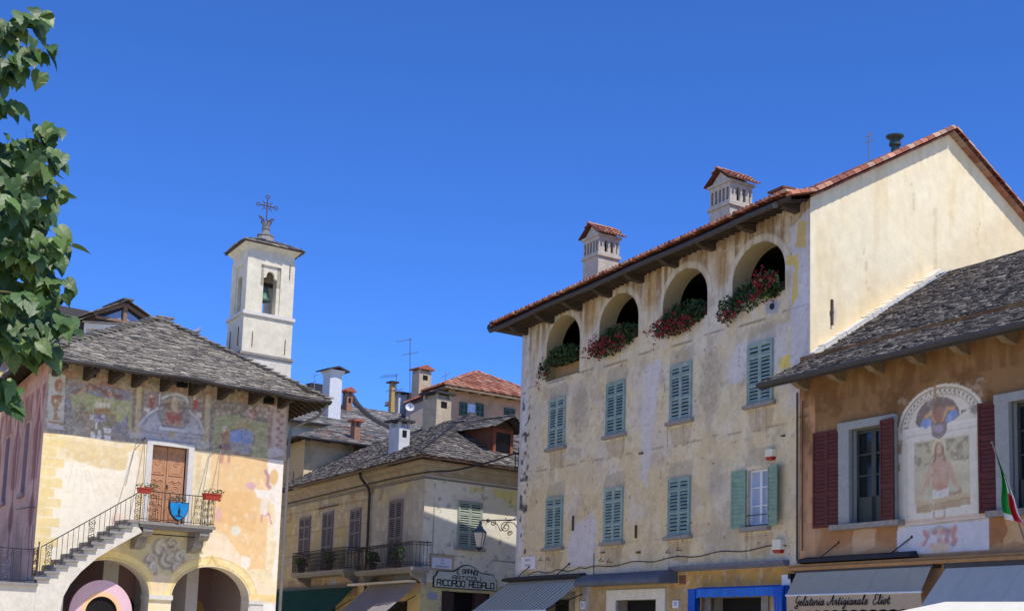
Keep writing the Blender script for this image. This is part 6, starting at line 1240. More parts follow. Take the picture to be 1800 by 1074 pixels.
# lead hood over the middle doorway
q = MB(); n = 8; prof = [(-.02, 4.06)] + [(-.06 - .62 * sin(pi / 2 * k / n), 3.68 + .36 * cos(pi / 2 * k / n)) for k in range(n + 1)] + [(-.62, 3.64), (-.02, 3.66)]
q.extr([(5.35, y_, z_) for y_, z_ in prof], (4.95, 0, 0)); single('door_hood', q, mat('grey lead sheet', (92, 96, 104), .6, 3, .25, .25, 8), 'curved grey lead hood over the middle shop doorway', 'door hood', FR_R, (7.8, -.3, 3.6))
# blue valance with side drapes
BLU = mat('blue cloth', rough=.8, nscale=4, namt=.12, bump=.15, bscale=60, vcol=True)
t = Thing('blue_valance', 'bright blue scalloped valance with side drapes over a shop door', 'valance', FR_R, (13.3, -.5, 2.4)); q = MB(); x0_, x1_ = 11.5, 15.75; n = 90
for i in range(n):
    a, b2 = x0_ + (x1_ - x0_) * i / n, x0_ + (x1_ - x0_) * (i + 1) / n; zz = lambda xx: 3.16 + .045 * abs(sin((xx - x0_) * pi / .42)); yy = lambda xx: -.44 + .012 * sin(xx * 14)
    q.face([(a, yy(a), zz(a)), (b2, yy(b2), zz(b2)), (b2, yy(b2) + .01, 3.42), (a, yy(a) + .01, 3.42)], tuple(np.array(srgb((40, 104, 190))) * rng.uniform(.85, 1.1))); q.face([(a, yy(a) + .01, 3.42), (b2, yy(b2) + .01, 3.42), (b2, -.03, 3.5), (a, -.03, 3.5)], tuple(np.array(srgb((40, 104, 190))) * rng.uniform(.85, 1.1)))
t.part('valance', q, BLU)
for x_, sg in ((11.5, 1), (15.75, -1)):
    q = MB(); n = 12
    for i in range(n):
        y0_, y1_ = -.46 + .43 * i / n, -.46 + .43 * (i + 1) / n; f_ = lambda y_: .035 * sin(y_ * 42)
        for z0_, z1_, w0, w1 in ((3.44, 3.0, 0, .03), (3.0, 2.3, .03, -.05), (2.3, 1.4, -.05, .0)): q.face([(x_ + sg * w0 + f_(y0_), y0_, z0_), (x_ + sg * w0 + f_(y1_), y1_, z0_), (x_ + sg * w1 + f_(y1_), y1_, z1_), (x_ + sg * w1 + f_(y0_), y0_, z1_)], srgb((26, 84, 178)))
    for i in range(6):
        a, b2 = x_ + sg * .06 * i, x_ + sg * .06 * (i + 1); q.face([(a, -.46 - .02 * (i % 2), 3.4), (b2, -.46 - .02 * ((i + 1) % 2), 3.4), (b2 - sg * .12, -.44 - .02 * ((i + 1) % 2), 1.4), (a - sg * .1, -.44 - .02 * (i % 2), 1.4)], srgb((26, 84, 178)))
    t.part('drape', q, BLU)
# retracted awning boxes with stays
for x0_, x1_, z_, lab, st in ((16.15, 20.35, 4.08, 'long black retracted awning box above the gelato shop ledge', (17.2, 19.8)), (-.5, 5.1, 4.03, 'dark flat awning cover above the grey striped awning', (.8, 3.6))):
    t = Thing('awning_box', lab, 'awning box', FR_R, ((x0_ + x1_) / 2, -.2, z_ - .1)); q = MB(); q.hexa([(x0_, -.30, z_ - .06), (x1_, -.30, z_ - .06), (x1_, -.05, z_ - .08), (x0_, -.05, z_ - .08), (x0_ + .05, -.28, z_ + .03), (x1_ - .1, -.28, z_ + .03), (x1_ - .1, -.05, z_ + .09), (x0_ + .05, -.05, z_ + .09)]); t.part('case', q, mat('black metal sheet', (38, 38, 42), .6, 4, .2, .05))
    for x_ in st: q = MB(); q.tube([(x_ - .25, -.24, z_ + .02), (x_ + .3, -.03, z_ + .42)], .016, 5); q.ball((x_ + .3, -.03, z_ + .42), .04); t.part('stay', q, IRON)
# market awning standing in the square, its pale top catching the sun at the lower right
FR_K = Frame(at_depth(1700, 1074, 20)[:2], 62); zt = 2.42
t = Thing('market_canopy', 'sunlit off white canopy of a market stall at the lower right', 'canopy', FR_K, (0, 0, 0))
pk = [at_depth(1662, 1057, 20), at_depth(1800, 1047, 19.2)]; a = FR_K.loc(pk[0]); FR_K2 = Frame(pk[0][:2], 152.5 - 62)
r0 = Vector(pk[0]); r1 = r0 + (Vector(pk[1]) - r0).normalized() * 3.4; r1.z = r0.z; sv = (r1 - r0).normalized(); bk = Vector((-sv.y, sv.x, 0))
L = lambda p: FR_K.loc(p); c4 = [r0 - sv * .75 - bk * 1.5, r1 + sv * .75 - bk * 1.5, r1 + sv * .75 + bk * 1.5, r0 - sv * .75 + bk * 1.5]
for p in c4: p.z = r0.z - .36
q = MB(); q.col = srgb((232, 226, 208))
q.face([L(c4[0]), L(c4[1]), L(r1), L(r0)]); q.face([L(c4[2]), L(c4[3]), L(r0), L(r1)]); q.face([L(c4[3]), L(c4[0]), L(r0)]); q.face([L(c4[1]), L(c4[2]), L(r1)])
for i in range(4): p0, p1 = c4[i], c4[(i + 1) % 4]; q.face([L(p0), L(p1), L(p1 - Vector((0, 0, .25))), L(p0 - Vector((0, 0, .25)))])
t.part('canopy', q, CLOTH)
for p in c4: q = MB(); b_ = Vector((p.x, p.y, 0)).lerp(Vector(((r0.x + r1.x) / 2, (r0.y + r1.y) / 2, 0)), .04); q.tube([L(b_), L(b_ + Vector((0, 0, r0.z - .3)))], .03, 6); t.part('pole', q, PIPE)
# flag on a pole at the right
x_, z_ = FR_R.at(1744, 777, -1.1); xb, zb = FR_R.at(1806, 965, -.05)
t = Thing('flag', 'green white and red flag furled round its slanting wall pole', 'flag', FR_R, (xb, -.05, zb)); tip = Vector((x_, -1.1, z_)); bs_ = Vector((xb, -.05, zb))
q = MB(); q.tube([bs_, tip], .018, 6); q.ball(tip, .035); t.part('pole', q, PIPE)
q = MB(); nu, nv = 16, 14; FL = lambda px, py, y_: Vector((FR_R.at(px, py, y_)[0], y_, FR_R.at(px, py, y_)[1]))
colr = lambda f_: srgb((34, 150, 70)) if f_ < .34 else srgb((222, 222, 222)) if f_ < .62 else srgb((196, 46, 66))
# hangs from the upper pole: left and right edges follow the drape, folded in depth
Lf = catmull([(1751, 800), (1758, 824), (1761, 850), (1760, 884), (1766, 912)], 4); Rt = catmull([(1753, 802), (1766, 832), (1782, 868), (1792, 900), (1806, 920)], 4); m_ = len(Lf)
for i in range(m_ - 1):
    for j in range(nu):
        def pt(i_, j_):
            u_ = j_ / nu; a, b2 = Lf[i_], Rt[i_]; return FL(a[0] + (b2[0] - a[0]) * u_, a[1] + (b2[1] - a[1]) * u_ + (4 if u_ > .8 else 0), -1.0 + .35 * i_ / m_ - .07 * sin(u_ * 13 + i_ * .2) * min(1, i_ / 5))
        u_, v_ = (j + .5) / nu, i / m_; f_ = u_ * .55 + v_ * .62 - .06
        if u_ < .45 and v_ > .78: f_ = .5
        elif u_ < .42: f_ = .1 if v_ < .8 else .5
        elif v_ > .52 and u_ < .9: f_ = .8
        else: f_ = .5 if u_ > .42 and v_ < .97 else .8
        if v_ < .25: f_ = .1
        q.face([pt(i, j), pt(i + 1, j), pt(i + 1, j + 1), pt(i, j + 1)], colr(f_))
q.smooth = True; t.part('cloth', q, CLOTH)

# ================================================================== geraniums in the loggia
REDF = [(140, 26, 44), (160, 42, 58), (118, 20, 36), (176, 72, 84)]
GRD = [(46, 70, 32), (60, 84, 40), (38, 58, 30), (76, 96, 50)]
PET = mat('geranium petals', rough=.6, nscale=20, namt=.2, bump=0, vcol=True, trans=.3)
specs = [((955, 602, 1020, 640), 0.12, .0, 'green geranium box with few flowers in the farthest arch of the loggia', -.02), ((1040, 572, 1124, 612), .9, .2, 'red geranium box in the second arch from the far end of the loggia', .0), ((1146, 530, 1244, 578), 1.0, .25, 'fullest red geranium box, in the third arch of the loggia', 0), ((1272, 492, 1382, 545), .75, .3, 'red geranium box in the nearest arch of the loggia, beside the pale patch', 0)]
for (a, b2, c_, d_), red, dr_, lab, yo in specs:
    x0_, x1_, zb, zt = pixbox(FR_R, a, b2, c_, d_, -.1); zb = min(zb, zt - .9); i = specs.index(((a, b2, c_, d_), red, dr_, lab, yo)); h = loggia[i]; zs = 11.5
    t = Thing('geranium_box', lab, 'flower box', FR_R, ((h[0] + h[1]) / 2, 0, zs), 'flower boxes in the loggia arches'); q = MB(); q.box(h[0] + .06, h[1] - .06, -.04 if i else .05, .3, zs + .0, zs + .2); q.box(h[0] + .03, h[1] - .03, -.07 if i else .02, .33, zs + .2, zs + .23); t.part('planter', q, POT)
    q = MB(); cx = (h[0] + h[1]) / 2; w2 = (h[1] - h[0]) / 2
    if i == 0: tuft(q, (cx - .05, .1, zs + .25), w2 * .98, .32, .38, 900, .07, GRD, 40 + i); tuft(q, (cx - w2 + .1, -.12, zs - .15), .42, .14, .4, 160, .06, GRD, 49)
    elif i == 3: tuft(q, (cx - .3, .05, zs + .12), w2 * 1.0, .36, .45, 900, .065, GRD, 40 + i); tuft(q, (cx - w2 + .15, -.25, zs - .15), .6, .2, .4, 300, .06, GRD, 48); tuft(q, (cx + .62, -.2, zs + .25), .55, .25, .42, 350, .06, GRD + [(120, 140, 70), (140, 150, 90)], 47)
    else: tuft(q, (cx, .06, zs + .25), w2 * 1.02, .36, .42, 1000, .07, GRD, 40 + i); tuft(q, (cx - .25, -.24, zs - .06), w2 * 1.02, .2, .38, 620, .06, GRD, 45 + i); tuft(q, (cx - .55, -.25, zs - .16), w2 * .6, .16, .3, 160, .05, GRD, 245 + i)
    tuft(q, (h[1] - .4, -.12, zs + .12), .42, .2, .3, 260, .065, GRD, 140 + i)
    t.part('foliage', q, LEAFM)
    q = MB(); r_ = random.Random(60 + i); nf = int(105 * red)
    for k in range(nf):
        if i == 3: p = (cx + r_.gauss(.68, .28), -.35 + r_.uniform(-.12, .1), zs + r_.gauss(.22, .2)) if k % 3 else (cx - w2 + .1 + r_.gauss(.15, .3), -.35, zs + r_.gauss(-.3, .14))
        else: p = (cx + r_.uniform(-1.2, .75) * w2, -.42 + r_.uniform(-.12, .2), zs - .12 + r_.gauss(0, .17))
        if i == 0: p = (cx - w2 + r_.gauss(-.05, .2), -.2, zs + r_.gauss(-.1, .25))
        tuft(q, p, .08, .06, .07, 9, .036, REDF, r_.randint(0, 9999))
    t.part('flowers', q, PET)

# ================================================================== houses behind
PALB = [(128, 124, 118), (112, 108, 104), (142, 138, 130), (98, 96, 94), (156, 150, 140)]
def wallbox(T, fr, x0, x1, d, z0, z1, base, seed, holes=(), left=True, paint=None):
    def pf(P):
        P.blot(tuple(int(c * .84) for c in base), 1.2, .42, .66, seed, .7); P.blot(tuple(min(255, int(c * 1.08)) for c in base), 2.5, .5, .7, seed + 1, .5)
        if paint: paint(P)
    T.part('front_wall', xf(wall(x0, x1, z0, z1, .09, list(holes), pf, fr, base), fr, T.fr), PLASTER)
    q = MB(); q.col = tuple(lin(base) * .95); sk = fr.Mi.to_3x3() @ (-FR_ML.d); sk = Vector((sk.x, sk.y, 0)) * d
    for xx in (x0, x1): q.face([(xx, 0, z0), (xx + sk.x, sk.y, z0), (xx + sk.x, sk.y, z1), (xx, 0, z1)])
    q.face([(x0 + sk.x, sk.y, z0), (x1 + sk.x, sk.y, z0), (x1 + sk.x, sk.y, z1), (x0 + sk.x, sk.y, z1)]); T.part('side_walls', xf(q, fr, T.fr), VC); return sk
def eaves(T, fr, pts, n=10, m_=TIMBER):
    q = MB()
    for a, b2, inn in pts:
        a, b2, inn = Vector(a), Vector(b2), Vector(inn); q.face([a, b2, b2 + inn, a + inn]); q.beam(a, b2, .04, .12)
        for i in range(n): p = a.lerp(b2, (i + .5) / n) + Vector((0, 0, -.05)); q.beam(p, p + inn, .14, .12)
    return T.part('eave_timbers', xf(q, fr, T.fr), m_)
# --- beige house with the low slab roof between the palace and the corner house
o_ = at_depth(535, 800, 71); FN = Frame(o_[:2], 52); zE = at_depth(540, 772, 71).z
nb = Thing('beige_house', 'beige house with a low slab roof wedged behind the corner house gutter', 'house', FN, (0, 0, 0)); sk = wallbox(nb, FN, 0, 9, 7, 0, zE + .1, (214, 190, 148), 5)
q = MB(); ux = FN.loc(FN.o + Vector((-FR_ML.d.x, -FR_ML.d.y, 0)) * 1.0); ux = Vector((ux.x, ux.y, 0))
f_ = lambda x, u, z: Vector((x + ux.x * u, ux.y * u, z))
q.box(-.02, .0, 0, 0, 0, 0); q = MB()
e0, e1, e2 = f_(-.75, -.75, zE), f_(9.2, -.75, zE), f_(-.75, 8, zE); r0, r1 = f_(3.0, 3.2, zE + 1.45), f_(9.2, 3.2, zE + 1.45)
slate_face(q, [e0, e1, r1, r0], 81, row=.14, pal=PALB + [(140, 104, 84)]); slate_face(q, [e2, e0, r0], 82, row=.14, pal=PALB); q.face([e2, r0, r1, f_(9.2, 8, zE)], srgb((100, 96, 92))); nr = nb.part('roof', q, SLATE)
eaves(nb, FN, [((-.75, -.75, zE - .06), (9.2, -.75, zE - .06), (0, .8, .2)), ((-.75 + ux.x * 8, ux.y * 8, zE - .06), (-.75, -.75, zE - .06), (.8, 0, .2))], 9)
q = MB(); q.tube([e2 + Vector((-.06, -.05, -.02)), e0 + Vector((-.06, -.05, -.02)), e1 + Vector((0, -.06, -.02))], .06, 7); nb.part('gutter', q, GUTTER)
q = MB(); sw = FN.loc; w0 = f_(0, 1.4, 0); w1 = f_(0, 3.2, 0); q.extr([(w0.x - .02, w0.y, zE - 3.4), (w1.x - .02, w1.y, zE - 3.4), (w1.x - .02, w1.y, zE - 1.5), (w0.x - .02, w0.y, zE - 1.5)], (.04, 0, 0)); nb.part('window', q, DARK)
q = MB(); q.extr([(w0.x - .05, w0.y, zE - 2.3), (w1.x - .05, w1.y, zE - 2.3), (w1.x - .05, w1.y, zE - 1.5), (w0.x - .05, w0.y, zE - 1.5)], (.04, 0, 0)); nb.part('blind', q, BEI)
BRK = mat('brick chimney', (150, 112, 90), .9, 10, .3, .3, 30)
chimney(nb, 628, 766, 741, 12, .4, 72.8, 52, BRK, REDC, 'slab', holes=False, base_extra=.8)
q = MB(); pa, pb = at_depth(524, 850, 70.2), at_depth(601, 797, 73.5); q.beam(FN.loc(pa), FN.loc(pb), .3, .22); nb.part('mortar_flashing', q, LIME)
# --- large slab roof behind
o_ = at_depth(500, 755, 78); FB = Frame(o_[:2], 52); zE = at_depth(600, 752, 78 + 2).z
bb = Thing('slab_roof_house', 'wide house with a pale grey slab roof, white flared chimney and dark curved ridge', 'house', FB, (4, 0, 0)); sk = wallbox(bb, FB, -3, 12, 8, 0, zE + .05, (206, 190, 160), 15)
ux = FB.Mi.to_3x3() @ (-FR_ML.d); f_ = lambda x, u, z: Vector((x + ux.x * u, ux.y * u, z))
e0, e1 = f_(-3, -.5, zE), f_(12.4, -.5, zE); rz_ = at_depth(690, 703, 83).z; r0, r1 = f_(-3, 4.6, rz_), f_(12.4, 4.6, rz_)
q = MB(); slate_face(q, [e0, e1, r1, r0], 83, row=.15, pal=PALB); q.face([r0, r1, f_(12, 9, zE), f_(-3, 9, zE)], srgb((100, 96, 92))); bb.part('roof', q, SLATE)
q = MB(); q.tube([e0 + Vector((0, -.08, -.02)), e1 + Vector((0, -.08, -.02))], .08, 7); bb.part('gutter', q, GUTTER)
pl0, pl1, pl2 = e0, e1, r1
def onB(px, py, lift=.06): p = hit(px, py, FB, pl0, pl1, pl2); v = FB.loc(p); return Vector((v.x, v.y, v.z + lift))
q = MB(); q.tube(catmull([tuple(onB(*p)) for p in ((619, 699), (631, 717), (650, 735), (668, 747), (690, 757))], 5), .2, 7); bb.part('ridge_capping', q, mat('dark ridge stone', (60, 58, 60), .85, 6, .4, .4))
q = MB(); ridge_tiles(q, r0 + Vector((0, 0, .02)), r0.lerp(r1, .53) + Vector((0, 0, .02)), 84); bb.part('ridge_tiles', q, TILE)
chimney(bb, 589, 704, 650, 25, .8, 81, 52, WCH, BLK, 'flare', holes=False, base_extra=1.2); chimney(bb, 615, 699, 689, 12, .5, 84, 52, BRK, REDC, 'gable', holes=True, base_extra=.8)
q = MB(); p_ = onB(559, 692); rr = random.Random(2)
for i in range(9): q.box(p_.x - .9 + rr.uniform(0, .3), p_.x + .9 - rr.uniform(0, .4), p_.y - .2, p_.y + .5, p_.z - .1 + i * .07, p_.z - .04 + i * .07)
bb.part('loose_slabs', q, BLK); q = MB(); a = onB(563, 724); q.box(a.x - .25, a.x + .3, a.y - .2, a.y + .3, a.z - .3, a.z + .25); bb.part('brick_stub', q, BRK)
# --- pink house with the red tiled hip roof
o_ = at_depth(786, 760, 86); FP = Frame(o_[:2], 52); zE = at_depth(845, 690, 87).z
pk_ = Thing('red_roof_house', 'pinkish house with dark green shutters under a red tiled hip roof', 'house', FP, (3, 0, 0))
W_ = 8.2; pw = []
sk = wallbox(pk_, FP, 0, W_, 7, 0, zE + .1, (162, 134, 114), 25)  # whole wall coloured darker to stand for the eave's shade
ux = FP.Mi.to_3x3() @ (-FR_ML.d); f_ = lambda x, u, z: Vector((x + ux.x * u, ux.y * u, z)); ap_z = at_depth(846, 645, 90).z
e0, e1, e2, e3 = f_(-.9, -.9, zE), f_(W_ + .9, -.9, zE), f_(W_ + .9, 8, zE), f_(-.9, 8, zE); ap = f_(4.0, 3.6, ap_z)
q = MB(); tile_face(q, [e0, e1, ap], 91, pitch=.24, row=.42, R=.1); tile_face(q, [e3, e0, ap], 92, pitch=.24, row=.42, R=.1); tile_face(q, [e1, e2, ap], 93, pitch=.3, row=.6); q.face([e2, e3, ap], srgb((150, 90, 70))); ridge_tiles(q, e0, ap, 94); ridge_tiles(q, e1, ap, 95); pk_.part('roof', q, TILE)
eaves(pk_, FP, [((-.9, -.9, zE - .1), (W_ + .9, -.9, zE - .1), (0, .95, .12)), (f_(-.9, 8, zE - .1), (-.9, -.9, zE - .1), (.95, 0, .12))], 10, TIMBER2)
for a, b2, c_, d_ in ((809, 706, 821, 732), (837, 708, 850, 736), (887, 716, 905, 742)):
    x0_, x1_, zb, zt = pixbox(FP, a, b2, c_, d_, -.05); q = MB(); q.box(x0_, x1_, -.03, 0, zb, zt); w_ = pk_.part('window', q, DARK); m_ = (x0_ + x1_) / 2
    for s0, s1 in ((x0_, m_ - .005), (m_ + .005, x1_)): q = MB(); leaf_mb(q, s0, s1, zb, zt, -.07); pk_.part('shutter', q, DKGREEN, w_)
q = MB(); x0_, x1_, zb, zt = pixbox(FP, 822, 709, 836, 726, -.03); q.box(x0_, x1_, -.03, 0, zb, zt); pk_.part('window', q, CURT)
# its lower wing towards the left, tiled, with a tall chimney
q = MB(); lw = [FP.loc(at_depth(*p)) for p in ((712, 709, 86.5), (776, 684, 85.5), (790, 672, 92), (722, 697, 93))]; tile_face(q, [lw[0], lw[1], lw[2], lw[3]], 97, pitch=.24, row=.42, R=.1); pk_.part('wing_roof', q, TILE)
q = MB(); q.face([lw[0] + Vector((.1, 0, -.05)), lw[1] + Vector((0, 0, -.05)), Vector((lw[1].x, lw[1].y, 5)), Vector((lw[0].x, lw[0].y, 5))]); q.col = srgb((180, 160, 140)); q.c = [q.col]; pk_.part('wing_wall', q, VC)
q = MB(); ridge_tiles(q, lw[0], lw[1], 98, R=.14); q.beam(lw[0] + Vector((0, -.05, -.14)), lw[1] + Vector((0, -.05, -.14)), .12, .16, srgb((84, 66, 56))); pk_.part('verge_tiles', q, TILE)
chimney(pk_, 746, 702, 650, 26, .8, 87.5, 52, BEI, REDC, 'gable', base_extra=1.5)
chimney(pk_, 708, 706, 692, 18, .5, 88.5, 52, WCH, BLK, 'slab', holes=False, base_extra=1.5)
YEL = mat('ochre chimney', (196, 160, 96), .9, 6, .2, .3); chimney(pk_, 691, 706, 673, 8, .3, 88, 52, YEL, BLK, 'slab', holes=False, base_extra=1.5)
# --- house behind the palace, at the left, with a gabled dormer
o_ = at_depth(-60, 640, 63); FV = Frame(o_[:2], 52); zE = at_depth(60, 596, 64).z
vb = Thing('dormer_house', 'cream house with a slab roof and gabled timber dormer rising behind the palace', 'house', FV, (4, 0, 0))
def pv(P):
    P.poly((150, 140, 160), [(-20, 660), (16, 610), (40, 608), (40, 650), (-20, 655)], .8, warp=2); P.ell((176, 130, 84), (10, 630), 8, 20, .8); P.poly((226, 196, 120), [(-20, 650), (40, 650), (40, 690), (-20, 690)], .6)  # purple fresco toned with eave shade above, sunlit strip painted yellow below
sk = wallbox(vb, FV, -2, 11.6, 8, 0, zE + .1, (216, 196, 152), 35, paint=pv)
ux = FV.Mi.to_3x3() @ (-FR_ML.d); f_ = lambda x, u, z: Vector((x + ux.x * u, ux.y * u, z)); rz_ = at_depth(150, 527, 69).z
e0, e1 = f_(-2.6, -.8, zE), f_(12.0, -.8, zE); r0, r1 = f_(-2.6, 4.4, rz_), f_(12.0, 4.4, rz_ - .25)
q = MB(); slate_face(q, [e0, e1, r1, r0], 85, row=.13); q.face([r0, r1, f_(12, 9.5, zE), f_(-2.6, 9.5, zE)], srgb((100, 96, 92))); vb.part('roof', q, SLATE); eaves(vb, FV, [((-2.6, -.8, zE - .06), (12, -.8, zE - .06), (0, .85, .15))], 12)
d0 = FV.loc(at_depth(216, 574, 65.2)); pkz = at_depth(217, 531, 65.2).z; hw = 1.35
V = lambda x, y, z: Vector((d0.x + x, d0.y + y, z)); zb_ = pkz - .78
q = MB(); q.face([V(-hw, 0, zb_ - .6), V(hw, 0, zb_ - .6), V(hw, 0, zb_), V(0, 0, pkz - .12), V(-hw, 0, zb_)]); q.face([V(-hw, 0, zb_ - .6), V(-hw, 3, zb_ - .6), V(-hw, 3, zb_), V(-hw, 0, zb_)]); q.c = [srgb((70, 60, 54))] * 2; dm = vb.part('dormer', q, VC)
q = MB(); q.beam(V(-hw - .1, -.15, zb_ - .02), V(0, -.15, pkz - .14), .1, .16); q.beam(V(hw + .1, -.15, zb_ - .02), V(0, -.15, pkz - .14), .1, .16); q.beam(V(0, -.1, zb_ - .3), V(0, -.1, pkz - .2), .18, .18); q.beam(V(-hw, -.1, zb_ - .16), V(hw, -.1, zb_ - .16), .12, .12); vb.part('dormer_frame', q, mat('warm brown timber', (140, 112, 88), .85, 6, .3, .3), dm)  # dormer frame in one even brown
for sg in (-1, 1): q = MB(); q.extr([V(sg * .14, -.06, zb_ - .1), V(sg * 1.0, -.06, zb_ - .1), V(sg * .14, -.06, pkz - .42)], (0, .03, 0)); vb.part('pane', q, CURT, dm)
q = MB(); slate_face(q, [V(-hw - .45, 3.0, zb_ - .12), V(-hw - .45, -.45, zb_ - .12), V(0, -.45, pkz), V(0, 3.0, pkz)], 86, row=.14); slate_face(q, [V(hw + .45, -.45, zb_ - .12), V(hw + .45, 3.0, zb_ - .12), V(0, 3.0, pkz), V(0, -.45, pkz)], 87, row=.14); q.beam(V(0, -.5, pkz + .05), V(0, 2, pkz + .06), .5, .07, srgb((110, 104, 96))); vb.part('dormer_roof', q, SLATE, dm)
q = MB(); a, b2 = FV.loc(at_depth(153, 572, 61.5)), FV.loc(at_depth(236, 576, 60.5)); q.beam(a + Vector((0, 0, -.05)), b2 + Vector((0, 0, -.05)), .3, .24); q.beam(a + Vector((.1, 0, -.5)), a + Vector((.1, 0, .1)), .35, .3); vb.part('parapet', q, LIME)
q = MB(); q.beam(a + Vector((-.1, 0, .12)), b2 + Vector((0, 0, .12)), .36, .05); q.beam(a + Vector((.3, .1, -.3)), b2 + Vector((-.6, .1, -.3)), .3, .2); vb.part('coping_slab', q, STONE)

# ---- aerials and the dish
ALU = mat('grey aluminium', (150, 150, 152), .4, 10, .1, 0, metal=.6); ALD = mat('dark aerial metal', (96, 98, 104), .5, 10, .1, 0, metal=.4)
def aerial(lab, dep, base, top, yagis, m_=ALD, r=.022):
    p0, p1 = at_depth(*base, dep), at_depth(*top, dep); p0.z -= .5; T = Thing('tv_antenna', lab, 'antenna', WORLD, tuple(p0), 'television aerials on the roofs'); q = MB(); q.tube([p0, p1], r, 6); T.part('mast', q, m_)
    for (a, b2, n_, ln) in yagis:
        A2, B2 = at_depth(*a, dep - .4), at_depth(*b2, dep + .4); q = MB(); q.tube([A2, B2], .014, 4); d_ = (B2 - A2).normalized(); sv_ = d_.cross(Vector((0, 0, 1))).normalized() * .8 + Vector((0, 0, .35))
        for i in range(n_): c_ = A2.lerp(B2, (i + .5) / n_); q.tube([c_ - sv_ * ln, c_ + sv_ * ln], .009, 4)
        T.part('boom', q, m_)
    return T
aerial('tallest mast aerial with two thin booms rising above the satellite dish', 74, (721, 735), (721, 594), [((697, 601), (724, 596), 5, .1), ((707, 624), (736, 619), 4, .12)])
aerial('comb shaped aerial on a short mast above the ochre chimney', 88, (697, 700), (697, 658), [((669, 662), (699, 660), 9, .3), ((679, 687), (708, 684), 5, .2)])
aerial('small thin aerial between the bell tower and the white flared chimney', 84, (553, 700), (553, 655), [((551, 662), (557, 659), 2, .2), ((550, 672), (557, 669), 2, .2)], ALU)
aerial('pale aerial at the left end of the red tiled hip roof', 92, (783, 672), (783, 653), [((780, 662), (787, 658), 4, .3)], ALU)
aerial('grid aerial on the ridge of the old townhouse beside the metal flue', 42, (1527, 285), (1527, 231), [((1524, 240), (1531, 238), 5, .14), ((1524, 250), (1531, 248), 4, .14)], ALU, .018)
p_ = at_depth(720, 718, 73); T = Thing('satellite_dish', 'small white satellite dish clamped to the tallest aerial mast', 'satellite dish', WORLD, tuple(p_))
q = MB(); q.smooth = True; ax = Vector((.15, -.93, .33)).normalized(); s1 = ax.cross(Vector((0, 0, 1))).normalized(); s2 = s1.cross(ax); vs = []; nn = 16
for i in range(5):
    rr_ = .23 * i / 4
    for k in range(nn): vs.append(p_ + s1 * rr_ * cos(2 * pi * k / nn) + s2 * rr_ * sin(2 * pi * k / nn) + ax * (.18 * (i / 4) ** 2))
q.mesh(vs, [(i * nn + k, i * nn + (k + 1) % nn, (i + 1) * nn + (k + 1) % nn, (i + 1) * nn + k) for i in range(4) for k in range(nn)]); T.part('dish', q, mat('white dish', (214, 214, 214), .4, 5, .05, 0))
q = MB(); q.tube([p_ - s2 * .22, p_ + ax * .5 - s2 * .1], .015, 4); q.ball(p_ + ax * .5 - s2 * .08, .05); q.tube([p_, p_ - ax * .3 + Vector((0, 0, -.8))], .025, 5); T.part('arm', q, ALU)

# ================================================================== lime tree leaning in at the left
BARK = mat('grey brown bark', (96, 84, 70), .9, 6, .35, .6, 14)
LEAF = mat('glossy lime leaves', rough=.46, nscale=9, namt=.25, bump=.12, bscale=25, vcol=True, trans=.16, spec=.45)
tree = Thing('lime_tree', 'broad leaved lime tree leaning into the picture at the left', 'tree', WORLD, (-4.3, 6.9, 0)); rt_ = random.Random(21)
q = MB(); q.smooth = True
trunk = [(-4.3, 6.9, 0), (-4.26, 6.9, 1.0), (-4.15, 6.88, 2.2), (-4.05, 6.9, 3.2), (-3.9, 6.95, 4.4), (-3.85, 6.95, 5.6)]; q.tube(catmull(trunk, 3), [.2 - .155 * i / 15 for i in range(16)], 10); tree.part('trunk', q, BARK)
tips = [((0, 60), (78, 24), 6.9), ((-20, 130), (92, 80), 6.8), ((-20, 330), (90, 222), 6.9), ((-10, 380), (112, 268), 6.7), ((-30, 400), (116, 340), 6.9), ((-20, 470), (118, 420), 6.7), ((-30, 520), (118, 490), 7.0), ((-20, 560), (122, 575), 6.8), ((-40, 600), (98, 606), 6.9), ((-60, 640), (26, 696), 6.7), ((-60, 560), (70, 560), 7.3), ((-60, 480), (70, 470), 7.3), ((-60, 420), (60, 400), 7.4), ((-60, 330), (50, 300), 7.3), ((-60, 620), (60, 590), 7.2), ((-60, 380), (40, 350), 6.4), ((-60, 520), (60, 520), 6.4), ((-60, 300), (40, 260), 7.1), ((-60, 440), (90, 440), 7.0), ((-60, 560), (100, 545), 7.1), ((-60, 170), (20, 110), 7.1), ((-40, 190), (24, 180), 6.9), ((-60, 470), (30, 430), 6.7), ((-60, 590), (20, 570), 6.6), ((-60, 520), (30, 500), 7.2), ((-80, 60), (30, 70), 7.2), ((-80, 120), (50, 110), 7.0), ((-80, 280), (60, 250), 7.3), ((-80, 330), (80, 310), 7.2), ((-80, 400), (90, 380), 7.2), ((-80, 470), (100, 455), 7.3), ((-80, 540), (100, 520), 7.2), ((-80, 600), (80, 580), 7.4), ((-80, 350), (20, 320), 6.6), ((-80, 450), (60, 420), 6.5), ((-80, 610), (50, 600), 6.6)]
q = MB(); LM = MB(); leaves = []
def limb(pts, r0, leafy=True):
    P_ = catmull([tuple(p) for p in pts], 5); n = len(P_); q.tube(P_, [r0 * (1 - .88 * i / (n - 1)) for i in range(n)], 6)
    return [Vector(p) for p in P_]
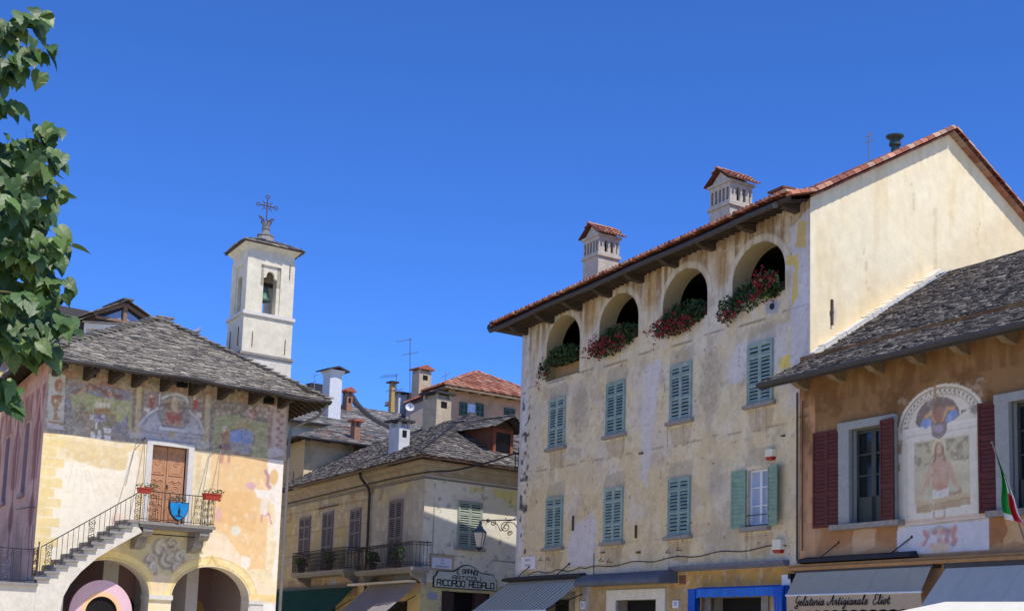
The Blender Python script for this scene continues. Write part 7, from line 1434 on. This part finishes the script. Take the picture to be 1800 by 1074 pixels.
for i, (a, b2, dep) in enumerate(tips):
    tip = at_depth(*b2, dep); bs_ = at_depth(*a, dep + .1); z_ = max(1.9, min(5.5, bs_.z - .7)); st = Vector((-4.0, 6.93, z_)); mid = st.lerp(bs_, .55) + Vector((0, 0, .25))
    pts = limb([st, mid, bs_, bs_.lerp(tip, .5) + Vector((0, 0, .02)), bs_.lerp(tip, .85)], .016)
    L = (tip - bs_).length; n = int(L / .0115) + 7
    for k in range(n): leaves.append((bs_.lerp(tip, (k + .5) / n), (tip - bs_).normalized()))
for k in range(55):                         # the rest of the crown, outside the picture
    a = rt_.uniform(0, 2 * pi); r_ = rt_.uniform(.7, 1.7); z_ = rt_.uniform(3, 7); tip = Vector((-4.1 + r_ * cos(a) - .5, 7.3 + r_ * sin(a) * .9, z_)); 
    if tip.y > .5 and tip.x / max(tip.y, .1) > -.385: tip.x = -.42 * tip.y - .3
    st = Vector((-4.0, 6.93, max(2.6, min(5.5, z_ - .8)))); limb([st, st.lerp(tip, .5) + Vector((0, 0, .15)), tip], .03)
    for j in range(12): leaves.append((st.lerp(tip, rt_.uniform(.4, 1)) + Vector((rt_.gauss(0, .12), rt_.gauss(0, .12), rt_.gauss(0, .12))), (tip - st).normalized()))
tree.part('branches', q, mat('olive twig', (110, 104, 60), .7, 10, .25, .2))
HALF = [(0, 0, 0), (.16, -.10, .0), (.36, -.06, .015), (.46, .08, .0), (.49, .22, -.02), (.45, .30, -.03), (.47, .42, -.06), (.38, .50, -.07), (.36, .62, -.11), (.25, .70, -.13), (.2, .82, -.18), (.09, .92, -.22), (0, 1.08, -.30)]
MIDS = [(0, 0, 0), (0, .3, -.03), (0, .6, -.10), (0, .85, -.19), (0, 1.08, -.30)]
LG = [(60, 88, 38), (72, 100, 42), (50, 76, 34), (86, 112, 52), (62, 90, 44), (94, 116, 56)]
for p, d_ in leaves:
    sz = rt_.triangular(.045, .112, .085); side = Vector((rt_.gauss(0, 1), rt_.gauss(0, 1), rt_.gauss(0, .5))).normalized()
    nrm = Vector((.45 + rt_.gauss(0, .35), -.62 + rt_.gauss(0, .35), .72 + rt_.gauss(0, .3))).normalized()      # blades turn to the light
    fall = Vector((rt_.gauss(0, .5) + .25 * d_.x, rt_.gauss(0, .35) - .15, -1)); ay = (fall - nrm * fall.dot(nrm)).normalized(); axx = ay.cross(nrm)
    o = p + side * rt_.uniform(.02, .085); curl = rt_.uniform(.6, 1.6); fold = rt_.uniform(.05, .3); wx = rt_.uniform(.85, 1.05)
    col = tuple(np.clip(lin(rt_.choice(LG)) * rt_.uniform(.8, 1.25), 0, 1)); pale = tuple(np.clip(np.array(col) * 1.25, 0, 1))
    def T3(u_, v_, w_): return o + axx * (u_ * sz * wx) + ay * (v_ * sz) + nrm * ((w_ * curl + abs(u_) * fold - .16 * abs(u_) ** 2 * curl) * sz)
    for sg in (1, -1):
        h_ = [T3(sg * u_, v_, w_) for u_, v_, w_ in HALF]; md = [T3(*m__) for m__ in MIDS]
        fs = [[0, 1, 2, 'a'], ['a', 2, 3, 4], ['a', 4, 5, 6, 'b'], ['b', 6, 7, 8], ['b', 8, 9, 'c'], ['c', 9, 10, 11], ['c', 11, 12]]; mp = {'a': md[1], 'b': md[2], 'c': md[3]}
        for f in fs:
            pts = [h_[k] if isinstance(k, int) else mp[k] for k in f]; LM.face(pts if sg > 0 else pts[::-1], col)
    LM.mesh([o, p, p + Vector((.003, 0, 0.003))], [(0, 1, 2)], pale)
tree.part('foliage', LM, LEAF)
